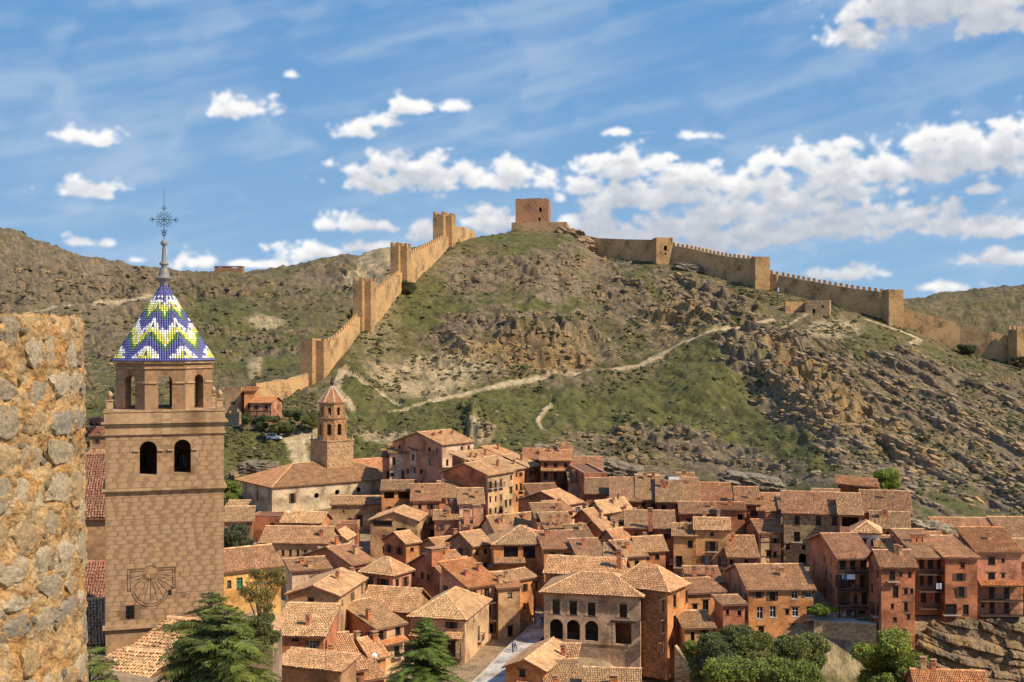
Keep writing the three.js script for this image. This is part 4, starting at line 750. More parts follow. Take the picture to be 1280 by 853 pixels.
house(869.5, 911, 661, 216, -8, 6, 'g', 1.6, 'ochre', 'tall ochre house with five grey blinds on its front', { tall: 11, front: [[0, -1.2, .6, .6, 'w'], [0, -4, 1.1, 1.8, 'w', 'balcony'], [-.9, -6.6, 1.0, 1.7, 'w', 'blind'], [2, -6.6, 1.0, 1.5, 'w', 'blind'], [-2.1, -9.4, 1.0, 1.8, 'w', 'blind'], [-.4, -8.7, .9, 1.1, 'w', 'blind'], [1.2, -9.3, 1.0, 1.8, 'w', 'blind']] });
house(842, 870, 670, 216, -8, 6, 'm', 1.2, 'ochre', 'ochre house with balcony and blinds joined to the tall ochre house', { tall: 10, front: [[1, -2, .9, 1.2, 'w'], [-1, -5.6, 1.2, 2, 'w', 'balcony'], [-1.4, -8.3, 1.1, 1.8, 'w', 'blind'], [1, -8, 1, 1.4, 'w', 'blind']] });
house(911, 947, 696, 212, -4, 7, 'm', 2.4, 'rose', 'low rose house with two small windows under a brown roof', { tone: 'brown', front: [[-2, -1.4, .6, .8, 'w'], [.6, -1.3, .6, .8, 'w']] });
house(950, 977.5, 666, 219, 8, 931, 'g', 1.8, 'cream', 'narrow tall house with red timbers and cream plaster', { side: 'rust', tone: 'red', timber: 7, front: [[.9, -2, .7, .9, 'w'], [-.4, -4.6, 1, 1.3, 'w'], [.8, -4.6, .7, .9, 'w'], [-.2, -7.6, 1.2, 1.6, 'w', 'balcony'], [1.2, -6.8, .5, .6, 'w']] });
house(980, 1050, 641, 218, -12, 9, 'm', 2.6, 'stone', 'long stone house with arched doorway and seven tall windows', { ov: .5, tone: 'brown', chim: [], front: [[-2.6, -2.1, .9, 1.6, 'w'], [1.2, -2.1, .9, 1.7, 'w'], [4, -2, .9, 1.6, 'w'], [-2.6, -5.2, 1.1, 1.8, 'w', 'balcony'], [1.7, -5.1, .9, 1.7, 'w', 'balcony'], [4, -5, .9, 1.6, 'w', 'balcony'], [-4.2, -6.6, .7, .9, 'w'], [-1.4, -6.5, .6, .8, 'w'], [1.7, -6.5, .7, .8, 'w'], [3.4, -6.6, .7, .9, 'w'], [-1.6, -9.2, 1.3, 1.9, 'arch', 'open']] });
house(1050, 1077, 643, 213, -12, 8, 'm', 2.6, 'rose', 'pink house with dark open loggia under the eave', { tone: 'brown', front: [[0, -2.2, 3, 1.7, 'open'], [.6, -5.6, 1, 1.5, 'w', 'wood']], chim: [] });
house(1077, 1138, 641, 216, -16, 9, 'm', 2.8, 'rust', 'broad house with brown roof and sunlit ochre end wall', { side: 'ochre', tone: 'brown', front: [[-1, -1.0, 1.2, .5, 'w']] });
house(1090, 1136, 660, 209, -16, 6, 'm', 1.9, 'rose', 'pink lower house with row of four small windows', { tone: 'brown', front: [[-2, -1.2, .5, .6, 'w'], [-.4, -1.2, .5, .6, 'w'], [.6, -1.2, .5, .6, 'w'], [2, -1.2, .5, .6, 'w']] });
house(1067, 1099, 664, 203, -16, 6, 'h', 1.3, 'white', 'small white house with hipped roof and square windows', { tone: 'straw', chim: [], tall: 4, front: [[-.4, -2.2, .9, .9, 'w'], [1.2, -2.3, .8, 1, 'w']], rightWin: [[-1, -2.2, .6, .9, 'w'], [.6, -2.2, .6, .9, 'w']] });
house(1096, 1130, 684, 199, -14, 5, 'm', 1.0, 'rose', 'straw-roofed lean-to house below the small white house', { tall: 4, dens: .4 });
house(1018, 1049, 622, 228, -12, 4, 'm', 1.0, 'tan', 'small roof house on top of the long stone house', { tone: 'brown', tall: 4, chim: [], dens: .5 });
house(976, 1000, 636, 231, -8, 6, 'm', 1.6, 'stone', 'small stone house left of the long stone house', { tone: 'brown' });
{ const p = at(1072, 616, 232), r = thing('open_shed', 'open timber shed with sagging tiled roof above the houses', 'shed', [p.x, p.y - .6, p.z], -.2); const g = box(.18, 2.4, .18); for (const x of [-3.3, -1, 1.2, 3.4]) { const q = part('post', g, woodDark, r); q.position.set(x, 1.2, 0); } part('back_wall', box(7, 2.6, .3, 0, 1.3, -3.2), MAT.rust, r); makeRoof(r, [[V(-4, 2.3, .8), V(4, 1.7, .8), V(4, 3.0, -3.6), V(-4, 3.5, -3.6)]], [], 'red', rng(8)); }
// the red houses above the gorge
house(1046, 1087.5, 694, 191, 2, 1012, 'g', 2.2, 'rose', 'tall red house with four storeys of open balconies above the terrace', { side: 'red', tone: 'brown', ovF: 1.5, tall: 11.4, chim: [], gallery: [[-.5, .5, .1, 4, 2.75, 1.3]], front: win(3, 5, -2.4, 1.0, 1.9, 'door').concat([[-1.6, -5.2, 1.3, 2, 'w'], [0, -4.5, .5, .7, 'w'], [1.5, -5.3, .9, 2.1, 'door'], [-1.6, -7.9, 1, 1.9, 'w'], [.4, -7.6, .6, 1.2, 'w'], [1.8, -8, .9, 2, 'door'], [-.6, -10.8, .9, 2.0, 'door'], [1.4, -10.7, 1, 1.8, 'w']]), sideWin: [[4.6, -2, .5, .8, 'w'], [1, -2.2, .5, .8, 'w'], [4.8, -4.8, .6, 1, 'w'], [2, -5, .6, 1.1, 'w'], [4, -8, .6, 1.2, 'w'], [1.6, -8, .6, 1.4, 'w'], [-1, -8, .6, 1.1, 'w']] });
house(1102, 1144, 707.5, 184, 2, 1086, 'g', 1.9, 'red', 'red house with patched plaster and many small windows above the cliff', { tone: 'brown', tall: 13, side: 'rust', antenna: [.2, -.4], chim: [[.1, -.4, .7], [.2, -.35, .7]], front: [[-.9, -2.3, .9, 1.5, 'w', 'balcony'], [.4, -1.6, .4, .5, 'w'], [1.8, -1.8, .5, .8, 'w'], [-.4, -4.8, .9, 1.7, 'tall'], [1.2, -4.4, .6, .9, 'w'], [2.1, -4.3, .5, .8, 'w'], [-.9, -6.6, .5, .8, 'w'], [1.2, -7, .6, 1.4, 'w'], [-.5, -8.6, .6, .7, 'w'], [1.6, -8.2, .5, .7, 'w'], [-.5, -10.8, .7, 1, 'w'], [1, -10.7, .7, 1, 'w']] });
house(1145, 1182, 694, 190, 0, 11, 'm', 2.2, 'rust', 'dark house of stacked shaded galleries between two red houses', { tone: 'straw', ovF: 1.6, tall: 9.5, gallery: [[-.5, .5, .2, 3, 2.7, 1.4]], front: win(3, 4.4, -2.3, .9, 1.9, 'door').concat(win(3, 4.4, -5, .9, 1.9, 'door'), win(2, 4.4, -7.7, .9, 1.9, 'door')), chim: [[-.2, -.5, .8], [0, -.5, .8], [.2, -.5, .8]] });
house(1182, 1222, 697, 188, 0, 10, 'm', 1.6, 'red', 'narrow red tower house with bright patches of bare plaster', { tone: 'straw', tall: 10.5, chim: [], front: [[.2, -1.7, .7, .8, 'w'], [-.3, -3.6, 1, 1.1, 'w'], [-.9, -5.7, .3, .8, 'w'], [0, -6.3, .9, 1.7, 'w'], [.7, -9, .9, 1.6, 'w'], [-1.6, -8.9, 1.8, 1.6, 'w', 'balcony']] });
house(1222, 1277, 690, 190, -2, 9, 'm', 2.3, 'rose', 'rose house with bright orange roof and two lower galleries', { tone: 'orange', tall: 11.2, chim: [[0, -.5, .6]], pent: [[-.5, .5, 5.1, 1.5, .6, 'orange']], gallery: [[-.5, .5, 5.3, 2, 2.3, 1.3]], front: [[-1.2, -2, 1.1, 1.1, 'w'], [.6, -1.6, .5, .6, 'w'], [-1.2, -4.4, 1.1, 1.1, 'w'], [.6, -4, .5, .6, 'w'], [-1.2, -7.5, .9, 1.9, 'door'], [1.2, -7.5, .9, 1.9, 'door'], [-2.6, -8.8, .6, .6, 'w'], [-1.1, -9.9, .9, 1.9, 'door'], [1.2, -9.9, .9, 1.9, 'door']] });
house(1188, 1262, 682, 207, -3, 11, 'm', 3.0, 'ochre', 'wide straw roof behind the rose house', { tall: 6, chim: [], dens: .2 });
house(1260, 1330, 676, 208, -3, 9, 'm', 2.6, 'rose', 'straw-roofed rose house at the edge of the gorge', { tall: 12 });
house(1277, 1330, 702, 196, -3, 8, 'm', 2.2, 'red', 'red house past the rose house with orange roof', { tall: 14 });
house(1132, 1190, 689, 203, -3, 7, 'm', 2.0, 'tan', 'straw-roofed house behind the stacked shaded galleries', { tall: 6 });
house(936, 1017, 737, 190, 3, 908, 'g', 2.5, 'orange', 'large brick-red house over the trees with timbered upper storeys', { side: 'brown', tone: 'straw', tall: 8.2, chim: [[.12, -.25, .8]], front: [[-3.6, -1.3, .9, .9, 'w'], [-1.4, -1.8, .9, 1.6, 'w'], [2.2, -1.6, 1.0, 1.4, 'w', 'white'], [4.4, -1.4, 1, 1.3, 'w', 'white'], [-3.4, -4.7, 1, 1.9, 'w', 'white'], [-1.3, -4.5, 1, 1.8, 'w', 'white'], [1, -4, .6, .8, 'w'], [2.3, -4.4, 1, 1.5, 'w', 'white'], [4.6, -4.3, 1, 1.5, 'w', 'white'], [-3.2, -7.8, .9, 1.9, 'w'], [2, -7.2, .8, 1.6, 'arch'], [4.4, -7.2, .9, 1.7, 'arch']] });
house(904, 931, 756, 183, 8, 4, 'm', .4, 'red', 'low red lean-to with four tiny windows beside the brick-red house', { tone: 'brown', tall: 5, front: [[-1, -1.6, .5, .8, 'w'], [.9, -1.8, .6, .8, 'w'], [-1, -4, .5, .5, 'w'], [.9, -4.2, .5, .5, 'w']], chim: [] });
house(858, 906, 742, 193, 12, 852, 'm', .8, 'orange', 'orange house with terrace wall beside the ivy', { tone: 'brown', tall: 5.2, front: [[-1.8, -2.6, .8, .8, 'w'], [0, -3, 1, 1.8, 'w'], [2, -2.6, 1, 1.5, 'w']], chim: [] });
house(856, 892, 785, 182, 6, 5, 'm', 1.2, 'ochre', 'low tiled house at the top of the ivy wall', { tone: 'straw', tall: 5, front: [[-1, -2, .6, 1.3, 'w'], [.8, -1.6, .6, 1.2, 'w']], chim: [] });
house(862, 902, 728, 204, 0, 6, 'm', 1.4, 'tan', 'brown-roofed house behind the orange terrace house', { tone: 'brown', tall: 4, chim: [[-.3, -.3, 1.4], [.1, -.3, 1.4], [.3, -.3, 1.2]], chimMat: 'red' });
// middle of the town, right of the street
house(708, 728, 631, 245, 52, 648, 'g', 2.2, 'pale', 'house with long blank red flank and pale windowed front', { side: 'red', sideWin: [[4.5, -3.3, 1, 1.2, 'w']], chim: [] });
house(664, 700, 619, 256, 10, 7, 'm', 1.4, 'rust', 'low red house with straw roof under the terrace', { chim: [] });
house(754, 788.5, 640, 234, 42, 735, 'g', 1.9, 'pale', 'whitewashed house with straw gable roof and timbered windows', { side: 'cream', timber: 3.0, rightWin: [] });
house(775, 789, 641, 238, 42, 6, 'm', 1, 'cream', 'narrow cream house beside the whitewashed house');
house(740, 755, 649, 231, 50, 718, 'g', 1.6, 'rust', 'brown-roofed red house below the pale windowed front', { tone: 'brown' });
house(752, 766, 662, 225, 48, 730, 'g', 1.5, 'rust', 'red-flanked house with small brown roof above the chimney cluster', { tone: 'brown', side: 'red' });
house(769, 787, 675, 220, 46, 750, 'g', 1.6, 'pink', 'pink house with single dark door and low brown roof', { tone: 'brown' });
house(776, 788, 664, 226, 44, 6, 'm', .8, 'ochre', 'tiny ochre house behind the pink house with dark door');
house(798, 832, 688, 212, 20, 786, 'g', 2.0, 'rust', 'low red house with straw roofs near the ochre houses');
house(783, 808, 696, 207, 20, 6, 'm', 1.6, 'ochre', 'straw-roofed house right behind the town hall');
house(724, 757, 697, 208, 12, 6, 'm', 2.0, 'tan', 'broad brown roof between chimneys behind the town hall', { tone: 'brown' });
house(756, 778, 700, 207, -6, 6, 'm', 1.6, 'ochre', 'small straw roof behind the town hall ridge', { chim: [[.3, -.3, 2.0, .7]] });
house(619, 677, 664, 236, 33, 600, 'g', 2.6, 'cream', 'long cream house with big straw roof and blind upper windows', { timber: 2.6, chim: [[-.35, -.2, .8], [-.25, -.25, .9], [.2, -.3, .6]] });
house(581, 600, 659, 240, 10, 6, 'm', 1, 'rose', 'pink house with two tall square chimneys', { chim: [[-.3, -.3, 2.4, 1.2], [.35, -.3, 3.2, 1.5]], chimMat: 'rose' });
house(671, 706, 648, 232, 8, 7, 'm', 1.8, 'rust', 'straw-roofed red house below the long blank flank');
house(682, 716, 660, 226, 8, 7, 'm', 1.7, 'orange', 'orange house with chimneys standing in a row', { chim: [[-.3, -.1, 1.6], [0, -.1, 1.8], [.3, -.15, 1.5]], chimMat: 'red' });
house(658, 682, 668, 222, 18, 6, 'f', 0, 'orange', 'flat orange walled roof terrace among the chimneys', { chim: [[-.35, -.4, 1], [.3, -.3, 1.4]], chimMat: 'red' });
house(617, 688, 680, 215, 3, 10, 'h', 2.4, 'orange', 'orange house with hipped roof and two dark glazed galleries', { tone: 'brown', front: [[-2.0, -2.6, 2.6, 2.0, 'w'], [1.3, -2.6, 2.2, 2.0, 'w']], pent: [[-.5, .05, 3.2, 1.8, .7, 'brown']] });
house(680, 722, 686, 212, 8, 7, 'm', 1.8, 'orange', 'orange house with small paired windows beside the glazed galleries', { tone: 'brown' });
house(715, 740, 673, 219, 10, 6, 'm', 1.4, 'tan', 'small brown-roofed house between the chimney row and the pink house', { tone: 'brown' });
house(693, 716, 640, 239, 20, 6, 'm', 1.2, 'red', 'small red house tucked under the pale windowed front');
house(766, 797, 652, 233, 0, 6, 'm', 1.5, 'rust', 'rust house tucked between white house and long red house', { tone: 'brown' });
// left of the street
house(463, 522, 650, 246, -6, 10, 's', 1.7, 'tan', 'gabled grey-brown house with a strip of workshop windows', { chim: [], front: [[-2.4, -1.2, 4.0, 1.0, 'w'], [-2, -4.4, .9, 1.3, 'w'], [1.5, -2.2, 2.2, .6, 'open'], [-1.6, -7, 1.6, 1.6, 'open']] });
house(477, 515, 613, 264, 4, 7, 'm', 1.2, 'orange', 'orange house with two wide dark windows beside the church', { front: [[-1.7, -1.9, 2.2, 1.5, 'open'], [1.5, -1.9, 2.4, 1.5, 'open'], [-1.6, -4.6, .6, 1, 'w'], [0.2, -4.6, 1, 1, 'w']], chim: [] });
house(414, 478, 631, 268, 2, 6, 'm', 1.0, 'tan', 'shaded house with tall dark door below the church wall', { front: [[-3, -1.6, .4, .4, 'w'], [.6, -4.9, 1.3, 2.4, 'door'], [-1.6, -4, .5, 1, 'w']], chim: [] });
house(515, 549, 626, 256, 4, 8, 'm', 2.4, 'rose', 'rose house with brown roof and timbered wall', { tone: 'brown', timber: 3.4 });
house(547, 574, 622, 260, 2, 8, 'm', 2.4, 'rose', 'timbered rose house with dormer chimney', { tone: 'straw', timber: 3.8 });
house(574, 604, 630, 250, 4, 7, 'm', 2.2, 'pale', 'whitish pink house with small windows under the eave');
house(543, 573, 650, 247, 2, 6, 'm', 1, 'rose', 'low house with straw pent roof under the timbered rose houses');
house(560, 575, 636, 252, 4, 6, 'm', 1, 'rose', 'slim rose house between the timbered houses and the whitish house');
house(552, 591, 689, 230, 36, 524, 'g', 1.9, 'brown', 'broad straw-roofed house with dark loggia below the workshop windows');
house(591, 614, 682, 224, 42, 560, 'g', 2.0, 'yellow', 'yellow-walled house with big straw roof above the orange roof', { side: 'brown' });
house(507.5, 524, 679, 222, 42, 480, 'g', 1.6, 'orange', 'small red gabled house with four paned windows', { side: 'red', tall: 7, chim: [], sideWin: [[-1.8, -2.4, 1, 1.3, 'w'], [1.2, -2.4, 1, 1.3, 'w']] });
house(551, 587, 715, 208, 38, 512, 'g', 2.4, 'cream', 'house with big straw roof and great red chimney wall', { side: 'red', chim: [[-.46, -.25, 2.0, 2.4], [.1, -.4, .8], [.3, -.5, .8]], chimMat: 'red' });
house(452, 491, 713, 200, -30, 514, 'h', 2.0, 'rose', 'pink tower house with pyramid roof and paired windows', { tall: 5, chim: [], front: [[-1.4, -2.8, 1.2, 1.8, 'w'], [1.2, -2.8, 1.2, 1.8, 'w']], rightWin: [[-1.4, -2.7, .9, 1.6, 'w'], [1.0, -2.6, .9, 1.5, 'w']] });
house(513, 581, 769, 182, -14, 611, 'h', 2.5, 'cream', 'big cream house with broad hipped roof behind the lone cedar', { tone: 'straw', chim: [], front: [[2.2, -1.6, .9, .9, 'w'], [2.2, -6, 1.3, 2.4, 'door'], [-2, -5.6, 1, 1.4, 'w']], pent: [[-.48, .48, 2.9, 1.4, .7]], gallery: [[-.48, .46, 3.7, 1, 2.5, 1.1]], rightWin: [[-2, -1.6, .5, .8, 'w'], [1, -5.2, 1, 2, 'w', 'balcony'], [1, -8.5, 1, 2, 'w', 'balcony']] });
house(450, 513, 760, 190, -16, 9, 'g', 2.6, 'tan', 'shaded wing left of the big cream house', { front: [[-2, -1.8, 1, 1.2, 'w']], chim: [] });
house(471, 505, 786, 172, 46, 384, 'g', 2.3, 'cream', 'cream-fronted house with red side wall and slim chimney', { side: 'red', chim: [[-.4, -.15, 1.2, .7]], pent: [[-.4, .5, 2.4, 1.2, .5, 'orange']], front: [[-1.8, -1.7, 1, 1.3, 'w'], [1.4, -1.6, 1, 1.3, 'w'], [-1.6, -5, 1, 2, 'door'], [1.2, -4.6, 1, 1.4, 'w', 'balcony']] });
house(463, 482, 822, 158, 46, 434, 'g', 2.0, 'orange', 'low house with straw roof and white satellite dish', { tile: 1.2 });
house(440, 480, 852, 152, 30, 10, 'm', 3.0, 'red', 'straw-roofed house below the satellite dish', { tile: 1.2 });
house(405, 455, 842, 150, 24, 8, 'm', 2.6, 'red', 'house with lifted tile edges beside the satellite dish house', { tile: 1.2 });
house(585, 624, 734, 192, 36, 8, 'm', 2.6, 'pink', 'pink house with orange roof and two long iron balconies', { tone: 'orange', tall: 11, front: [[-2, -2.7, 1, 2, 'door'], [.6, -2.7, 1, 2, 'door'], [2.6, -2.7, .9, 2, 'door'], [-2, -5.7, 1, 2, 'door'], [1, -5.7, 1, 2, 'door'], [-1.6, -8, .9, 1.4, 'w'], [1.6, -8, .9, 1.4, 'w'], [-1.4, -10.9, 1, 2, 'door']], gallery: [[-.5, .5, .1, 2, 2.9, .9]], chim: [[-.2, -.4, .5], [.3, -.5, .8]] });
house(633, 669, 727, 196, 42, 620, 'm', .8, 'orange', 'orange house on the street corner with stone foot', { tone: 'straw', side: 'tan', tall: 10.6, base: 3.6, chim: [], front: [[-2.4, -2.8, .7, 1.6, 'w'], [.8, -2.2, .7, 1.2, 'w'], [3.4, -2.4, .8, 1.4, 'w'], [-2.2, -5.9, .8, 1.8, 'w', 'balcony'], [.8, -5, .6, .9, 'w'], [3.2, -5.2, .8, 1.5, 'w'], [-2, -9.4, .9, 1.8, 'w'], [2.4, -8.4, .9, 2, 'door']] });
house(623, 650, 735, 194, 20, 5, 'm', 1.4, 'tan', 'small straw roof at the head of the street', { tall: 9 });
house(588, 606, 719, 207, 30, 7, 'm', 1.6, 'pale', 'pale house with curved balcony fronts above the orange roof');
house(440, 467, 706, 207, 46, 380, 'g', 2.2, 'rust', 'long brown-roofed house over the pink tower house', { tone: 'brown', side: 'red' });
house(421, 447, 655, 243, 3, 6, 'f', 0, 'rust', 'flat-topped red house with orange end wall', { side: 'orange', chim: [] });
house(409, 432, 673, 232, -8, 6, 's', 1.3, 'pale', 'small pale gabled house with one square window', { chim: [], front: [[0, -2, .8, .9, 'w']] });
house(326, 409, 678, 221, -3, 10, 'g', 2.2, 'tan', 'long house with a row of eight tiny windows', { front: win(8, 11, -2.4, .5, 1.0).concat([[2.5, -6.4, 1.2, 2.0, 'w']]), chim: [[.38, -.2, .8]] });
house(352, 401, 652, 240, -10, 6, 'g', 1.6, 'orange', 'orange house with straw roof and two dark windows', { front: [[-2.6, -2, .8, 1.2, 'w'], [2.6, -2.1, 1, 1.4, 'w'], [4, -2.2, .6, 1.6, 'w', 'wood']], chim: [] });
house(314, 355, 644, 247, -4, 6, 'f', 0, 'red', 'flat-topped red house with one dark window below the church', { front: [[1, -2.6, 1.1, 1.0, 'w']], chim: [] });
house(281, 315, 652, 240, 10, 7, 'm', 1.8, 'brown', 'low brown house with small straw roof below the apse', { chim: [] });
house(280, 303, 637, 255, 0, 6, 'm', 1, 'red', 'red-walled low house behind the small straw roof', { chim: [] });
house(279, 351, 714, 166, 34, 9, 'g', 2.2, 'yellow', 'sunny yellow house with green shutter', { chim: [], front: [[-3.4, -2.4, .6, 1.0, 'w', 'wood'], [-1.9, -2.8, .9, 1.6, 'w', 'green'], [2.2, -2.2, .5, .9, 'w', 'white'], [4.6, -2.4, .4, .7, 'w']] });
house(360, 423, 742, 174, -10, 13, 's', 1.3, 'tan', 'weathered grey gable house with one big dark window', { tone: 'brown', chim: [[.2, -.5, .9]], front: [[-2.4, -2.6, .7, .9, 'w'], [1.6, -3.2, 1.3, 1.8, 'w'], [-.4, -1, 1, .5, 'w']] });
house(365, 412, 714, 190, 22, 5, 'm', .9, 'pale', 'long low pinkish house with deep shaded porch', { front: [[-2.6, -2.2, 1.3, 1.7, 'open'], [-.6, -1.8, .7, .8, 'w'], [1.8, -1.7, .5, .8, 'w'], [3.2, -1.8, 1.5, 1.2, 'w', 'wood']] });
house(424, 453, 737, 186, 36, 400, 'g', 1.7, 'tan', 'straw-roofed house between the grey gable and the pink tower house', { tile: 1.1 });
house(413, 440, 700, 215, 30, 8, 'm', 2, 'rust', 'brown-roofed house above the grey gable house', { tone: 'brown' });
house(342, 404, 793, 152, -6, 7, 'm', 2.2, 'red', 'red house with pale window under a crooked roof', { tall: 4, front: [[1.8, -1.9, .9, 1.2, 'w', 'white'], [-.4, -.8, .9, .3, 'w']], chim: [[.1, -.3, .9]] });
house(344, 425, 830, 142, -20, 4, 'm', .7, 'brown', 'long shaded wall with sloping straw roof at the town edge', { dens: 0, chim: [], antenna: [.2, -.3] });
house(284, 341, 790, 124, 2, 6, 's', 1.0, 'grey', 'plain grey gabled outbuilding behind the cedar', { dens: 0, chim: [], tone: 'brown' });
house(632, 681, 833, 163, -20, 12, 's', 1.2, 'orange', 'low orange house with scalloped awning at the street end', { chim: [], pent: [[-.2, .35, 2.0, .9, .2, 'red']], front: [[-.4, -1.2, .9, .9, 'w'], [-1.6, -3.6, .9, 1.2, 'w'], [1.5, -3.6, 1.2, 1.6, 'w']] });
house(729, 798, 884, 152, -6, 8, 'm', 2.6, 'orange', 'bright straw roof with square chimney before the town hall', { chim: [[0.05, -.55, .9, 1.0]], chimMat: 'orange' });
house(690, 735, 880, 156, 8, 9, 'm', 3.0, 'red', 'brown roof left of the bright straw roof', { tone: 'brown', chim: [[-.3, -.3, 1.4, .6]] });
house(684, 716, 834, 166, -10, 6, 'm', 1.6, 'tan', 'rough patched roof behind the low orange house', { tone: 'straw', tile: 1.1 });
house(1150, 1238, 872, 152, -8, 9, 'g', 2.4, 'orange', 'orange-tiled roof edge in the gorge below the cliff', { tone: 'orange', chim: [[-.35, -.5, 1.0], [-.2, -.5, .7]] });
// by the cathedral
house(92, 152, 645, 103, 14, 9, 'm', 4.2, 'brown', 'dark tiled nave roof behind the bell tower', { tone: 'dark', dens: 0, chim: [] });
house(88, 142, 782, 96, 10, 6, 'm', 3.6, 'brown', 'dark lower aisle roof beside the bell tower', { tone: 'dark', dens: 0, chim: [] });
house(104, 137, 576, 265, 8, 8, 'm', 1.4, 'orange', 'orange house seen between the stone tower and the bell tower', { front: [[2.4, -1.6, .7, .8, 'w']] });
house(100, 140, 592, 255, 8, 6, 'm', 1.6, 'orange', 'straw-roofed orange house below the one beyond the bell tower', { dens: 0 });
house(112, 150, 545, 290, 6, 8, 'm', 1.4, 'brown', 'dark-roofed house on the far slope left of the bell tower', { tone: 'dark', tall: 5 });
house(166, 222, 815, 79, -16, 4.4, 'm', 1.0, 'brown', 'open-sided tiled porch at the foot of the bell tower', { tone: 'brown', chim: [], tall: 3, ov: .5, dens: 0 });
house(126, 168, 834, 81, -20, 4.6, 'm', 1.3, 'tan', 'tiled roof slope at the foot of the bell tower', { tone: 'brown', chim: [], dens: 0 });
house(98, 138, 805, 86, 20, 5, 'm', 1.8, 'tan', 'small red tiled roof between the stone tower and bell tower', { tone: 'brown', chim: [], dens: 0 });
house(114, 164, 858, 72, -14, 4.2, 'm', .9, 'orange', 'low straw tiled roof nearest the stone tower', { tone: 'straw', chim: [], dens: 0 });
// pink houses by the town gate, under the first wall turret
house(312, 339, 503.5, 336, -6, 352, 'g', 1.4, 'rose', 'rose house with timber beams by the town gate', { tone: 'orange', timber: 5, chim: [], tall: 8, front: [[-1.2, -1.8, .8, 1, 'w'], [1.6, -2, .8, 1.2, 'w'], [-1.5, -4.6, .7, 1, 'w'], [1.5, -4.6, .7, 1, 'w']] });
house(305, 318.5, 489, 340, 4, 6, 'm', .8, 'orange', 'tall orange house squeezed against the gate tower', { tone: 'orange', tall: 11, chim: [] });
house(281, 301, 484, 343, -6, 306, 'f', 0, 'tan', 'square stone gate tower beside the tall orange house', { tall: 13, chim: [], front: [[0, -5, .6, .9, 'w']] });
console.log('tiles', tileCount, 'houses', houseNo);

